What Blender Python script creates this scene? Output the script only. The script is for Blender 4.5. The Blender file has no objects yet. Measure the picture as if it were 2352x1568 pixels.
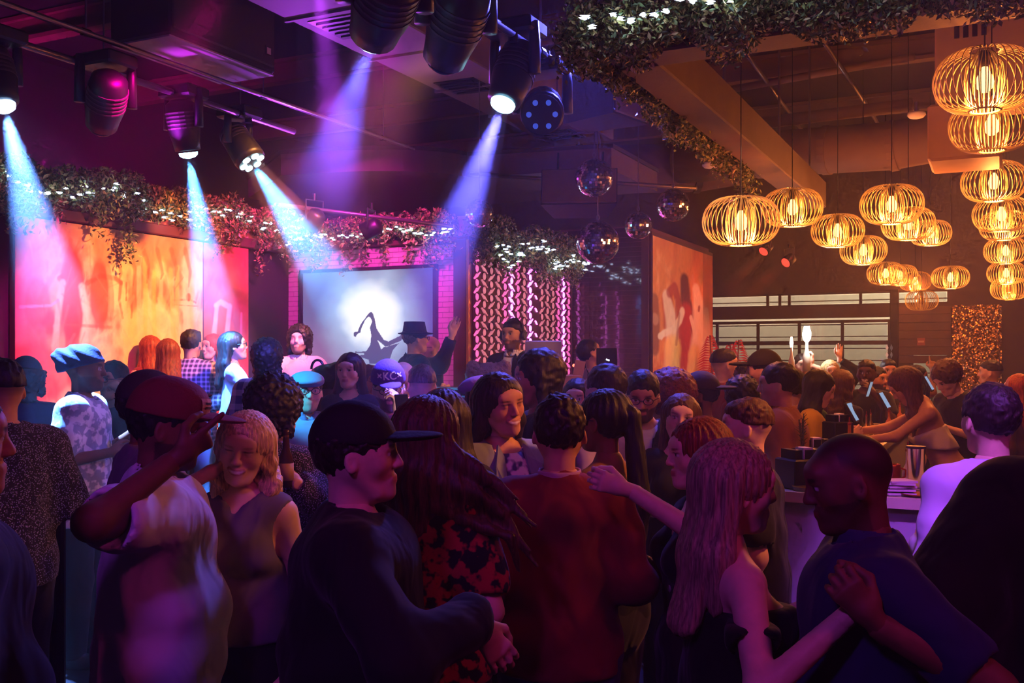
import bpy, math, random, time
import numpy as np
from mathutils import Vector, Matrix
rnd = random.Random(7)
T0 = time.time()
sc = bpy.context.scene
COL = sc.collection
F, HZ, CH = 2300.0, 822.0, 1.85            # focal length in px, horizon row, eye height (m)

# ------------------------------------------------------------------ camera
cam_d = bpy.data.cameras.new('camera'); cam = bpy.data.objects.new('camera', cam_d); COL.objects.link(cam)
cam.location = (0, 0, CH); cam.rotation_euler = (math.pi/2, 0, 0)
cam_d.sensor_width = 36.0; cam_d.lens = 36.0*F/2352.0; cam_d.shift_y = (HZ-784)/2352.0
cam_d.clip_start = 0.05; cam_d.clip_end = 200
sc.camera = cam
# ------------------------------------------------------------------ view, sampling aids
sc.view_settings.view_transform = 'Standard'; sc.view_settings.look = 'None'
sc.view_settings.gamma = 1.0; sc.view_settings.use_curve_mapping = False
sc.view_settings.exposure = 0.0
cy = sc.cycles
cy.use_denoising = True; cy.max_bounces = 4; cy.diffuse_bounces = 2; cy.glossy_bounces = 2
cy.transmission_bounces = 2; cy.transparent_max_bounces = 8; cy.volume_bounces = 0
cy.caustics_reflective = False; cy.caustics_refractive = False; cy.sample_clamp_indirect = 2.0
cy.use_adaptive_sampling = True; cy.adaptive_threshold = 0.1; cy.adaptive_min_samples = 12
# ------------------------------------------------------------------ world
world = bpy.data.worlds.new('world'); sc.world = world; world.use_nodes = True
bg = world.node_tree.nodes['Background']
bg.inputs[0].default_value = (0.30, 0.075, 0.46, 1); bg.inputs[1].default_value = 0.04

def srgb(r, g, b):
    f = lambda c: (c/255/12.92) if c/255 <= .04045 else ((c/255+.055)/1.055)**2.4
    return (f(r), f(g), f(b))
def W(px, py, Y):
    """point seen at pixel (px,py) of the 2352x1568 photograph at depth Y"""
    return Vector((Y*(px-1176)/F, Y, CH+Y*(HZ-py)/F))
# room frame: K is the corner of mural wall and screen wall, U runs away from us, V to the right
K = Vector((-2.45, 11.0, 0)); AX = math.radians(26)
U = Vector((math.sin(AX), math.cos(AX), 0)); V = Vector((math.cos(AX), -math.sin(AX), 0))
def R(u, v, z): return K+U*u+V*v+Vector((0, 0, z))
def uv_of(p):
    d = Vector((p[0], p[1], 0))-K; return d.dot(U), d.dot(V)

# ------------------------------------------------------------------ lamps of the venue and added fills (those set here have no fixtures)
def aim(o, target):
    d = Vector(target)-o.location; o.rotation_euler = d.to_track_quat('-Z', 'Y').to_euler()
def spot(name, loc, target, color, power, angle, blend=.4, radius=.06):
    l = bpy.data.lights.new(name, 'SPOT'); l.energy = power; l.color = color
    l.spot_size = math.radians(angle); l.spot_blend = blend; l.shadow_soft_size = radius
    o = bpy.data.objects.new(name, l); COL.objects.link(o); o.location = loc; aim(o, target)
    return o
def point(name, loc, color, power, radius=.05):
    l = bpy.data.lights.new(name, 'POINT'); l.energy = power; l.color = color; l.shadow_soft_size = radius
    o = bpy.data.objects.new(name, l); COL.objects.link(o); o.location = loc
    return o
def rp0(px, py, z): Y = (z-CH)*F/(HZ-py); return Vector((Y*(px-1176)/F, Y, z))
# stage washes
spot('mural_wash_orange', R(-2.2, 3.3, 4.3), R(-2.0, 0, 1.8), (1, .34, .09), 2000, 46, .7, .10)
spot('mural_wash_pink', R(-3.9, 2.6, 4.2), R(-3.45, 0, 1.9), (1, .0, .34), 1500, 40, .8, .10)
spot('garland_wash_red', R(-2.6, 2.6, 3.2), R(-1.3, .1, 3.15), (1, .03, .04), 420, 40, .8, .10)
spot('wall_wash_pink', R(-2.6, 3.0, 4.3), R(-.1, .45, 2.1), (1, .03, .60), 1500, 56, .8, .10)
spot('upper_fill_magenta', R(-2.6, -.7, 3.6), R(-.6, -3, 4.2), (1, .0, .60), 260, 130, .9, .10)  # unseen lamp added to tint the upper wall magenta
spot('dancer_painting_wash', R(2.8, 5.9, 4.0), R(3.7, 3.29, 1.9), (1, .42, .14), 1100, 60, .7, .10)
spot('painting_edge_red', R(4.2, 6.0, 3.9), R(5.0, 3.3, 2.0), (1, .02, .02), 170, 50, .7, .10)
# warm spots added without fixtures, aimed at the dance floor and the bar crowd
spot('warm_fill_floor', (3.5, 3.3, 3.9), (.15, 4.15, 1.5), (1, .30, .08), 620, 34, .8, .12)
spot('warm_fill_bar', R(4.0, 7.6, 4.4), R(.6, 5.9, 1.4), (1, .32, .08), 340, 70, .8, .12)
# dance floor washes hung over and behind the photographer
spot('floor_wash_violet', (-1.6, -1.0, 4.2), (-.5, 4.0, 1.0), (.40, .05, 1), 200, 95, .8, .25)
spot('floor_wash_magenta', (2.6, 0.3, 4.2), (.4, 3.6, 1.0), (1, .05, .45), 90, 80, .8, .25)
spot('jacket_wash_violet', (1.0, 1.6, 4.3), W(2285, 1000, 3.6), (.42, .10, 1), 850, 24, .6, .12)
spot('crowd_wash_blue', R(-2.0, 4.5, 4.4), (-.6, 4.6, .4), (.10, .10, 1), 900, 90, .8, .2)
# unseen lamps added: uplights for speaker, duct and beam, warm key, cyan spots
spot('speaker_bounce_fill', R(-3.2, 1.4, 3.45), rp0(455, 140, 4.12), (.62, .03, .9), 60, 60, .9, .05)  # stands in for light bouncing up from the crowd
spot('duct_fill_violet', R(-1.2, 1.2, 3.45), R(-2.6, 2.9, 4.6), (.45, .05, 1), 160, 100, .9, .08)  # added to turn the duct underside violet
spot('beam_wash_red', R(-.6, 4.2, 2.75), R(-1.0, 5.2, 3.5), (1, .02, .03), 60, 60, .9, .05)
spot('dj_key_warm', (3.0, 4.3, 4.3), W(1215, 800, 8.3), (1, .45, .19), 620, 13, .7, .08)  # added to warm the disc jockey and the laptop lid
spot('cyan_spot_left', (-3.2, 3.6, 3.9), W(706, 895, 5.9), (.03, .50, 1), 2600, 8, .5, .05)
spot('cyan_spot_jeans', (-3.4, 4.2, 4.0), W(500, 960, 8.2), (.03, .50, 1), 2200, 7, .5, .05)
# ------------------------------------------------------------------ materials
MATS = {}
def _bsdf(name):
    m = bpy.data.materials.new(name); m.use_nodes = True
    nt = m.node_tree; return m, nt, nt.nodes['Principled BSDF']
def mat(name, color, rough=.6, metal=0., emit=None, estr=0., vary=.12, scale=8., bump=0., bscale=60., spec=.5, trans=0., alpha=1., coat=0., ior=1.45):
    """principled surface with procedural colour variation and optional fine bump"""
    if name in MATS: return MATS[name]
    m, nt, b = _bsdf(name)
    N, Lk = nt.nodes.new, nt.links.new
    c = (*color, 1)
    if vary > 0:
        tc = N('ShaderNodeTexCoord'); no = N('ShaderNodeTexNoise'); no.inputs['Scale'].default_value = scale; no.inputs['Detail'].default_value = 3
        Lk(tc.outputs['Object'], no.inputs['Vector'])
        mx = N('ShaderNodeMix'); mx.data_type = 'RGBA'
        mx.inputs[6].default_value = tuple(x*(1-vary) for x in color)+(1,); mx.inputs[7].default_value = tuple(min(1, x*(1+vary)) for x in color)+(1,)
        Lk(no.outputs['Fac'], mx.inputs[0]); Lk(mx.outputs[2], b.inputs['Base Color'])
    else: b.inputs['Base Color'].default_value = c
    if bump > 0:
        tc = N('ShaderNodeTexCoord'); n2 = N('ShaderNodeTexNoise'); n2.inputs['Scale'].default_value = bscale; Lk(tc.outputs['Object'], n2.inputs['Vector'])
        bp = N('ShaderNodeBump'); bp.inputs['Strength'].default_value = bump; bp.inputs['Distance'].default_value = .01
        Lk(n2.outputs['Fac'], bp.inputs['Height']); Lk(bp.outputs[0], b.inputs['Normal'])
    b.inputs['Roughness'].default_value = rough; b.inputs['Metallic'].default_value = metal
    b.inputs['Specular IOR Level'].default_value = spec; b.inputs['IOR'].default_value = ior
    b.inputs['Transmission Weight'].default_value = trans; b.inputs['Alpha'].default_value = alpha
    b.inputs['Coat Weight'].default_value = coat
    if emit: b.inputs['Emission Color'].default_value = (*emit, 1); b.inputs['Emission Strength'].default_value = estr
    MATS[name] = m; return m
def vcol_mat(name, rough=.6, emit=0., noise=0., nscale=12., bump=0., bscale=80., spec=.4):
    """colour from the 'Col' attribute, roughened by noise"""
    if name in MATS: return MATS[name]
    m, nt, b = _bsdf(name); N, Lk = nt.nodes.new, nt.links.new
    at = N('ShaderNodeAttribute'); at.attribute_name = 'Col'; out = at.outputs['Color']
    if noise > 0:
        tc = N('ShaderNodeTexCoord'); no = N('ShaderNodeTexNoise'); no.inputs['Scale'].default_value = nscale; no.inputs['Detail'].default_value = 5; no.inputs['Distortion'].default_value = .8
        Lk(tc.outputs['Object'], no.inputs['Vector'])
        mr = N('ShaderNodeMapRange'); mr.inputs[1].default_value = .3; mr.inputs[2].default_value = .7; mr.inputs[3].default_value = 1-noise; mr.inputs[4].default_value = 1+noise*.4
        Lk(no.outputs['Fac'], mr.inputs[0])
        mx = N('ShaderNodeVectorMath'); mx.operation = 'SCALE'; Lk(out, mx.inputs[0]); Lk(mr.outputs[0], mx.inputs['Scale']); out = mx.outputs[0]
    if bump > 0:
        tc = N('ShaderNodeTexCoord'); n2 = N('ShaderNodeTexNoise'); n2.inputs['Scale'].default_value = bscale; Lk(tc.outputs['Object'], n2.inputs['Vector'])
        bp = N('ShaderNodeBump'); bp.inputs['Strength'].default_value = bump; bp.inputs['Distance'].default_value = .004
        Lk(n2.outputs['Fac'], bp.inputs['Height']); Lk(bp.outputs[0], b.inputs['Normal'])
    b.inputs['Roughness'].default_value = rough; b.inputs['Specular IOR Level'].default_value = spec
    if emit > 0:
        b.inputs['Base Color'].default_value = (.01, .01, .01, 1)
        Lk(out, b.inputs['Emission Color']); b.inputs['Emission Strength'].default_value = emit
    else: Lk(out, b.inputs['Base Color'])
    MATS[name] = m; return m
def emit_mat(name, color, strength):
    if name in MATS: return MATS[name]
    m = bpy.data.materials.new(name); m.use_nodes = True; nt = m.node_tree; nt.nodes.clear()
    e = nt.nodes.new('ShaderNodeEmission'); e.inputs[0].default_value = (*color, 1); e.inputs[1].default_value = strength
    o = nt.nodes.new('ShaderNodeOutputMaterial'); nt.links.new(e.outputs[0], o.inputs[0]); MATS[name] = m; return m
# ------------------------------------------------------------------ mesh collecting
class MB:
    def __init__(s): s.v = []; s.f = []
    def add(s, verts, faces):
        o = len(s.v); s.v.extend([tuple(q) for q in verts]); s.f.extend([tuple(i+o for i in f) for f in faces])
    def box(s, c, size, rot=None, bev=0.):
        hx, hy, hz = [k/2 for k in size]; c = Vector(c)
        if bev <= 0:
            P = [(x, y, z) for x in (-hx, hx) for y in (-hy, hy) for z in (-hz, hz)]
            Fc = [(0, 1, 3, 2), (4, 6, 7, 5), (0, 4, 5, 1), (2, 3, 7, 6), (0, 2, 6, 4), (1, 5, 7, 3)]
        else:       # chamfered prism: octagon outline in x-y, bevelled top and bottom rims
            b = min(bev, hx*.9, hy*.9, hz*.9)
            def ring(ix, z):
                a, e = hx-ix, hy-ix; k = b*.6
                return [(-a+k, -e, z), (a-k, -e, z), (a, -e+k, z), (a, e-k, z), (a-k, e, z), (-a+k, e, z), (-a, e-k, z), (-a, -e+k, z)]
            P = ring(b, -hz)+ring(0, -hz+b)+ring(0, hz-b)+ring(b, hz)
            Fc = [tuple(range(7, -1, -1)), tuple(range(24, 32))]
            for r in range(3):
                for i in range(8): j = (i+1) % 8; Fc.append((r*8+i, r*8+j, r*8+8+j, r*8+8+i))
        if rot is not None: P = [rot @ Vector(p) for p in P]
        s.add([c+Vector(p) for p in P], Fc)
    def tube(s, pts, r, n=8, cap=True, closed=False):
        pts = [Vector(p) for p in pts]; m = len(pts); rr = r if hasattr(r, '__len__') else [r]*m
        o = len(s.v); prev = None
        for i, p in enumerate(pts):
            if closed: d = pts[(i+1) % m]-pts[i-1]
            else: d = pts[min(i+1, m-1)]-pts[max(i-1, 0)]
            if d.length < 1e-9: d = Vector((0, 0, 1))
            d.normalize()
            if prev is None: a = d.orthogonal().normalized()
            else:
                a = prev-d*prev.dot(d)
                a = a.normalized() if a.length > 1e-6 else d.orthogonal().normalized()
            prev = a; b = d.cross(a)
            for k in range(n):
                t = 2*math.pi*k/n; s.v.append(tuple(p+(a*math.cos(t)+b*math.sin(t))*rr[i]))
        for i in range(m if closed else m-1):
            j = (i+1) % m
            for k in range(n):
                l = (k+1) % n; s.f.append((o+i*n+k, o+i*n+l, o+j*n+l, o+j*n+k))
        if cap and not closed:
            s.f.append(tuple(o+k for k in range(n-1, -1, -1))); s.f.append(tuple(o+(m-1)*n+k for k in range(n)))
    def lathe(s, prof, c=(0, 0, 0), n=20, rot=None):
        """prof: list of (radius, z)"""
        o = len(s.v); c = Vector(c)
        for r, z in prof:
            for k in range(n):
                t = 2*math.pi*k/n; p = Vector((r*math.cos(t), r*math.sin(t), z))
                s.v.append(tuple(c+(rot @ p if rot is not None else p)))
        for i in range(len(prof)-1):
            for k in range(n):
                l = (k+1) % n; s.f.append((o+i*n+k, o+i*n+l, o+i*n+n+l, o+i*n+n+k))
        s.f.append(tuple(o+k for k in range(n-1, -1, -1))); e = o+(len(prof)-1)*n; s.f.append(tuple(e+k for k in range(n)))
    def prism(s, poly, z0, z1):
        n = len(poly); s.add([(x, y, z0) for x, y in poly]+[(x, y, z1) for x, y in poly],
            [tuple(range(n-1, -1, -1)), tuple(range(n, 2*n))]+[(i, (i+1) % n, n+(i+1) % n, n+i) for i in range(n)])
    def mesh(s, name, m=None, smooth=False):
        me = bpy.data.meshes.new(name); me.from_pydata(s.v, [], s.f); me.update()
        if m: me.materials.append(m)
        if smooth: me.polygons.foreach_set('use_smooth', [True]*len(me.polygons))
        return me
    def build(s, name, m, parent=None, smooth=False, loc=None, rot=None):
        return link(name, s.mesh(name, m, smooth), parent, loc, rot)
def link(name, data, parent=None, loc=None, rot=None):
    o = bpy.data.objects.new(name, data); COL.objects.link(o)
    if parent is not None: o.parent = parent
    if loc is not None: o.location = loc
    if rot is not None: o.rotation_euler = rot
    return o
def np_mesh(name, v, q, m=None, smooth=True, col=None):
    """quads from numpy arrays; col = per-vertex rgb"""
    me = bpy.data.meshes.new(name); nv, nq = len(v), len(q)
    me.vertices.add(nv); me.vertices.foreach_set('co', np.asarray(v, np.float32).ravel())
    k = q.shape[1] if nq else 4
    me.loops.add(nq*k); me.loops.foreach_set('vertex_index', np.asarray(q, np.int32).ravel())
    me.polygons.add(nq); me.polygons.foreach_set('loop_start', np.arange(0, nq*k, k, dtype=np.int32))
    me.polygons.foreach_set('use_smooth', np.full(nq, smooth, bool))
    if col is not None:
        a = me.color_attributes.new('Col', 'FLOAT_COLOR', 'POINT')
        c = np.ones((nv, 4), np.float32); c[:, :3] = col; a.data.foreach_set('color', c.ravel())
    me.update(calc_edges=True); me.validate()
    if m: me.materials.append(m)
    return me
def tag(o, label=None, cat=None, group=None, kind=None):
    if label: o['label'] = label
    if cat: o['category'] = cat
    if group: o['group'] = group
    if kind: o['kind'] = kind
    return o
def thing(name, loc, label, cat, group=None, rz=0.):
    o = link(name, None, None, loc, (0, 0, rz)); o.empty_display_size = .1
    return tag(o, label, cat, group)
def copy_tree(o, parent=None):
    c = o.copy(); COL.objects.link(c); c.parent = parent
    for ch in list(o.children): copy_tree(ch, c)
    return c
ROOMROT = Matrix.Rotation(-AX, 3, 'Z')      # local x -> V, local y -> U
# ------------------------------------------------------------------ signed-distance modelling of bodies
def smin(a, b, k):
    h = np.maximum(k-np.abs(a-b), 0)/k
    return np.minimum(a, b)-h*h*k*.25
class Field:
    def __init__(s, lo, hi, h):
        s.xs, s.ys, s.zs = [np.arange(lo[i]-2*h, hi[i]+3*h, h, dtype=np.float32) for i in range(3)]
        s.S = np.full((len(s.xs), len(s.ys), len(s.zs)), .3, np.float32)
    def win(s, lo, hi):
        sl = []
        for ax, l, h in zip((s.xs, s.ys, s.zs), lo, hi):
            i, j = np.searchsorted(ax, l), np.searchsorted(ax, h)
            if j <= i: return None
            sl.append(slice(int(i), int(j)))
        return tuple(sl)
    def grid(s, w): return s.xs[w[0]][:, None, None], s.ys[w[1]][None, :, None], s.zs[w[2]][None, None, :]
    def put(s, w, d, k, op):
        A = s.S[w]
        if op == 'u': s.S[w] = smin(A, d, k) if k > 0 else np.minimum(A, d)
        elif op == 's': s.S[w] = -smin(-A, d, k) if k > 0 else np.maximum(A, -d)
    def cone(s, a, b, ra, rb, k=.03, op='u', da=None, db=None, rdir=None):
        """tapered limb; with da/db an elliptic section, rdir its wide direction"""
        a, b = np.asarray(a, np.float32), np.asarray(b, np.float32); m = max(ra, rb)+.06+k
        w = s.win(np.minimum(a, b)-m, np.maximum(a, b)+m)
        if w is None: return
        x, y, z = s.grid(w); d = b-a; L2 = float(d@d)+1e-9
        px, py, pz = x-a[0], y-a[1], z-a[2]
        t = np.clip((px*d[0]+py*d[1]+pz*d[2])/L2, 0, 1)
        qx, qy, qz = px-t*d[0], py-t*d[1], pz-t*d[2]
        if da is None:
            D = np.sqrt(qx*qx+qy*qy+qz*qz)-(ra+(rb-ra)*t)
        else:
            dn = d/math.sqrt(L2); r = np.asarray(rdir, np.float32); r = r-dn*(r@dn); r = r/np.linalg.norm(r); f = np.cross(r, dn)
            pr = qx*r[0]+qy*r[1]+qz*r[2]; pf = qx*f[0]+qy*f[1]+qz*f[2]; pa = qx*dn[0]+qy*dn[1]+qz*dn[2]
            wr = ra+(rb-ra)*t; wf = da+(db-da)*t; wm = np.minimum(wr, wf)
            k0 = np.sqrt((pr/wr)**2+(pf/wf)**2+(pa/wm)**2); k1 = np.sqrt((pr/wr**2)**2+(pf/wf**2)**2+(pa/wm**2)**2)+1e-6
            D = np.where(k0 < .05, -wm, k0*(k0-1)/k1)
        s.put(w, D, k, op)
    def ball(s, c, r, k=.02, op='u', rot=None):
        c = np.asarray(c, np.float32); r = np.asarray([r]*3 if np.isscalar(r) else r, np.float32); m = float(r.max())+.05+k
        w = s.win(c-m, c+m)
        if w is None: return
        x, y, z = s.grid(w); px, py, pz = x-c[0], y-c[1], z-c[2]
        if rot is not None:
            M = np.asarray(rot, np.float32).T
            px, py, pz = (M[i, 0]*px+M[i, 1]*py+M[i, 2]*pz for i in range(3))
        k0 = np.sqrt((px/r[0])**2+(py/r[1])**2+(pz/r[2])**2); k1 = np.sqrt((px/r[0]**2)**2+(py/r[1]**2)**2+(pz/r[2]**2)**2)+1e-6
        s.put(w, np.where(k0 < .05, -float(r.min()), k0*(k0-1)/k1), k, op)
    def plane(s, n, c):
        """keep the side where n.p < c"""
        x, y, z = s.xs[:, None, None], s.ys[None, :, None], s.zs[None, None, :]
        s.S = np.maximum(s.S, (n[0]*x+n[1]*y+n[2]*z-c).astype(np.float32))
    def disp(s, fn):
        x, y, z = s.xs[:, None, None], s.ys[None, :, None], s.zs[None, None, :]
        s.S = s.S+fn(x, y, z).astype(np.float32)
    def shell(s, t): s.S = np.maximum(s.S, -(s.S+t))
    def surf(s):
        """naive surface nets -> verts, quads"""
        S = s.S; S[0] = S[-1] = np.maximum(S[0].max(), .05); S[:, 0] = S[:, -1] = .05; S[:, :, 0] = S[:, :, -1] = .05
        I = S < 0
        A = I[:-1, :-1, :-1]; acc_any = A.copy(); acc_all = A.copy()
        off = [(i, j, k) for i in (0, 1) for j in (0, 1) for k in (0, 1)]
        nx, ny, nz = S.shape
        for i, j, k in off[1:]:
            B = I[i:nx-1+i, j:ny-1+j, k:nz-1+k]; acc_any |= B; acc_all &= B
        act = acc_any & ~acc_all; idx = np.argwhere(act)
        if len(idx) == 0: return np.zeros((0, 3), np.float32), np.zeros((0, 4), np.int32)
        vid = np.full(act.shape, -1, np.int32); vid[act] = np.arange(len(idx), dtype=np.int32)
        cv = {o: S[idx[:, 0]+o[0], idx[:, 1]+o[1], idx[:, 2]+o[2]] for o in off}
        pos = np.zeros((len(idx), 3), np.float32); cnt = np.zeros(len(idx), np.float32)
        for o in off:
            for ax in range(3):
                if o[ax]: continue
                p = list(o); p[ax] = 1; p = tuple(p); a, b = cv[o], cv[p]; m = (a < 0) != (b < 0)
                t = np.where(m, a/np.where(m, a-b, 1), 0); q = np.tile(np.array(o, np.float32), (len(idx), 1)); q[:, ax] = t
                pos += q*m[:, None]; cnt += m
        pos = pos/cnt[:, None]; h = float(s.xs[1]-s.xs[0])
        verts = np.stack([s.xs[idx[:, 0]], s.ys[idx[:, 1]], s.zs[idx[:, 2]]], 1)+pos*h
        Q = []
        for ax in range(3):
            sl0 = [slice(1, n-1) for n in S.shape]; sl1 = list(sl0); sl0[ax] = slice(0, S.shape[ax]-1); sl1[ax] = slice(1, S.shape[ax])
            a, b = I[tuple(sl0)], I[tuple(sl1)]; e = np.argwhere(a != b); ins = a[a != b]
            st = [1, 1, 1]; st[ax] = 0; e = e+np.array(st); u, v = (ax+1) % 3, (ax+2) % 3
            c = []
            for du, dv in ((-1, -1), (0, -1), (0, 0), (-1, 0)):
                g = e.copy(); g[:, u] += du; g[:, v] += dv; c.append(vid[g[:, 0], g[:, 1], g[:, 2]])
            q = np.stack(c, 1); q[~ins] = q[~ins][:, ::-1]; Q.append(q)
        Q = np.concatenate(Q).astype(np.int32); Q = Q[(Q >= 0).all(1)]
        return verts, Q
# ------------------------------------------------------------------ people
V3 = lambda *a: np.array(a, np.float32)
def rotx(d): c, s = math.cos(math.radians(d)), math.sin(math.radians(d)); return np.array([[1, 0, 0], [0, c, -s], [0, s, c]], np.float32)
def roty(d): c, s = math.cos(math.radians(d)), math.sin(math.radians(d)); return np.array([[c, 0, s], [0, 1, 0], [-s, 0, c]], np.float32)
def rotz(d): c, s = math.cos(math.radians(d)), math.sin(math.radians(d)); return np.array([[c, -s, 0], [s, c, 0], [0, 0, 1]], np.float32)
SKIN = {'fair': srgb(226, 178, 150), 'tan': srgb(200, 145, 112), 'olive': srgb(188, 138, 100), 'brown': srgb(128, 82, 58), 'dark': srgb(82, 52, 38)}
HAIR = {'black': srgb(22, 18, 20), 'dark': srgb(38, 27, 24), 'brown': srgb(82, 50, 32), 'auburn': srgb(120, 52, 30), 'red': srgb(150, 60, 32), 'blond': srgb(206, 166, 112), 'ash': srgb(150, 118, 92), 'grey': srgb(96, 84, 84), 'curlbrown': srgb(66, 40, 28)}
CR_C, CR_R = V3(0, -.012, .030), V3(.078, .097, .088)

def hair_mat(cname, curly=False):
    nm = 'hair_'+cname+('_curly' if curly else '')
    if nm in MATS: return MATS[nm]
    m, nt, b = _bsdf(nm); N, Lk = nt.nodes.new, nt.links.new
    c = HAIR[cname]; tc = N('ShaderNodeTexCoord'); mp = N('ShaderNodeMapping'); mp.inputs['Scale'].default_value = (1, 1, .12) if not curly else (1, 1, 1)
    no = N('ShaderNodeTexNoise'); no.inputs['Scale'].default_value = 160 if not curly else 70; no.inputs['Detail'].default_value = 3; no.inputs['Distortion'].default_value = .3 if not curly else 1.5
    Lk(tc.outputs['Object'], mp.inputs[0]); Lk(mp.outputs[0], no.inputs['Vector'])
    r = N('ShaderNodeValToRGB'); r.color_ramp.elements[0].color = (*[x*.45 for x in c], 1); r.color_ramp.elements[1].color = (*[min(1, x*1.7) for x in c], 1)
    r.color_ramp.elements[0].position = .3; r.color_ramp.elements[1].position = .7
    Lk(no.outputs['Fac'], r.inputs[0]); Lk(r.outputs[0], b.inputs['Base Color'])
    bp = N('ShaderNodeBump'); bp.inputs['Strength'].default_value = .45; bp.inputs['Distance'].default_value = .004; Lk(no.outputs['Fac'], bp.inputs['Height']); Lk(bp.outputs[0], b.inputs['Normal'])
    b.inputs['Roughness'].default_value = .52; b.inputs['Specular IOR Level'].default_value = .35
    MATS[nm] = m; return m
def cloth_mat(nm, pat, c, c2=None, scale=1.):
    """plain / plaid / floral / spots / stripes woven cloth"""
    key = 'cloth_'+nm
    if key in MATS: return MATS[key]
    m, nt, b = _bsdf(key); N, Lk = nt.nodes.new, nt.links.new; c2 = c2 or c
    tc = N('ShaderNodeTexCoord'); obj = tc.outputs['Object']
    mx = N('ShaderNodeMix'); mx.data_type = 'RGBA'; mx.inputs[6].default_value = (*c, 1); mx.inputs[7].default_value = (*c2, 1)
    if pat == 'plaid':
        sx = N('ShaderNodeSeparateXYZ'); Lk(obj, sx.inputs[0]); outs = []
        for ax in ('X', 'Z'):
            mu = N('ShaderNodeMath'); mu.operation = 'MULTIPLY'; mu.inputs[1].default_value = 26*scale; Lk(sx.outputs[ax], mu.inputs[0])
            fr = N('ShaderNodeMath'); fr.operation = 'FRACT'; Lk(mu.outputs[0], fr.inputs[0])
            gt = N('ShaderNodeMath'); gt.operation = 'GREATER_THAN'; gt.inputs[1].default_value = .58; Lk(fr.outputs[0], gt.inputs[0]); outs.append(gt)
        ad = N('ShaderNodeMath'); ad.operation = 'ADD'; Lk(outs[0].outputs[0], ad.inputs[0]); Lk(outs[1].outputs[0], ad.inputs[1])
        hv = N('ShaderNodeMath'); hv.operation = 'MULTIPLY'; hv.inputs[1].default_value = .5; Lk(ad.outputs[0], hv.inputs[0]); Lk(hv.outputs[0], mx.inputs[0])
    elif pat in ('floral', 'spots'):
        vo = N('ShaderNodeTexVoronoi' if pat == 'spots' else 'ShaderNodeTexNoise'); vo.inputs['Scale'].default_value = (55 if pat == 'spots' else 22)*scale; Lk(obj, vo.inputs['Vector'])
        cr = N('ShaderNodeValToRGB'); e = cr.color_ramp.elements; e[0].position = .44 if pat == 'floral' else .25; e[1].position = .52 if pat == 'floral' else .4
        if pat == 'floral': vo.inputs['Detail'].default_value = 2
        Lk(vo.outputs[0], cr.inputs[0]); Lk(cr.outputs[0], mx.inputs[0])
    else:
        no = N('ShaderNodeTexNoise'); no.inputs['Scale'].default_value = 7; Lk(obj, no.inputs['Vector']); Lk(no.outputs['Fac'], mx.inputs[0])
        mx.inputs[6].default_value = (*[x*.88 for x in c], 1); mx.inputs[7].default_value = (*[min(1, x*1.1) for x in c], 1)
    Lk(mx.outputs[2], b.inputs['Base Color'])
    n2 = N('ShaderNodeTexNoise'); n2.inputs['Scale'].default_value = 5; n2.inputs['Detail'].default_value = 2; n2.inputs['Distortion'].default_value = .8
    mp = N('ShaderNodeMapping'); mp.inputs['Scale'].default_value = (1.3, 1.3, .8); Lk(obj, mp.inputs[0]); Lk(mp.outputs[0], n2.inputs['Vector'])
    bp = N('ShaderNodeBump'); bp.inputs['Strength'].default_value = .6; bp.inputs['Distance'].default_value = .04
    Lk(n2.outputs['Fac'], bp.inputs['Height']); Lk(bp.outputs[0], b.inputs['Normal'])
    b.inputs['Roughness'].default_value = .85; b.inputs['Specular IOR Level'].default_value = .25; b.inputs['Sheen Weight'].default_value = .08
    MATS[key] = m; return m

def head_field(h, sp, neck_to, fem):
    """skull, face, ears and neck stub in head space (y forward)"""
    f = Field((-.11, -.14, -.19), (.11, .14, .14), h); w = sp.get('headw', 1.)
    f.ball(CR_C, CR_R*V3(w, 1, 1), .0)
    j = .94 if fem else 1.
    f.cone((0, .022, -.005), (0, .052, -.088), .064*w, .030*j, .035, da=.066, db=.030, rdir=(1, 0, 0))
    for sx in (-1, 1):
        f.cone((sx*.052*w, .0, -.03), (sx*.030*j*w, .045, -.088), .022, .019, .03)          # jaw
        f.ball((sx*.041*w, .055, -.018), .022, .03)                                  # cheekbone
    f.ball((0, .078, .042), (.05, .016, .022), .03)                                  # brow and forehead
    f.ball((0, .076, -.093), .017 if fem else .019, .02)                             # chin
    f.ball((0, .080, -.058), (.026, .016, .022), .02)                                # muzzle
    for sx in (-1, 1): f.ball((sx*.032, .101, .012), (.018, .020, .013), .014, 's')      # eye sockets
    f.cone((0, .089, .020), (0, .1055, -.020), .0078, .0108 if fem else .0125, .012)  # nose
    for sx in (-1, 1): f.ball((sx*.0115, .0965, -.0245), .0078, .008)
    for sx in (-1, 1):
        f.ball((sx*.0315, .0775, .0115), .0135, .003)                                # eyeball
        f.cone((sx*.018, .090, .0225), (sx*.046, .081, .0225), .0048, .004, .008)    # upper lid / brow
    ml = .031 if sp.get('smile') else .021; mz = -.0555 if not sp.get('smile') else -.048
    for sx in (-1, 1):
        f.cone((0, .0935, -.0515), (sx*ml, .085, mz), .0048, .0026, .006)            # lips
        f.cone((0, .0925, -.0620), (sx*ml, .085, mz-.002), .0056, .0026, .006)
    for sx in (-1, 1):
        f.ball((sx*.080*w, -.006, -.004), (.009, .019, .031), .006, rot=roty(-sx*12) @ rotz(sx*20))
        f.ball((sx*.089*w, -.001, .000), (.006, .010, .017), .004, 's')
    if neck_to is not None:
        nr = .042 if fem else .051*(1+.25*(sp.get('bld', 1)-1)); f.cone((0, -.022, -.05), neck_to, nr*.97, nr, .03)
    return f
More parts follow.
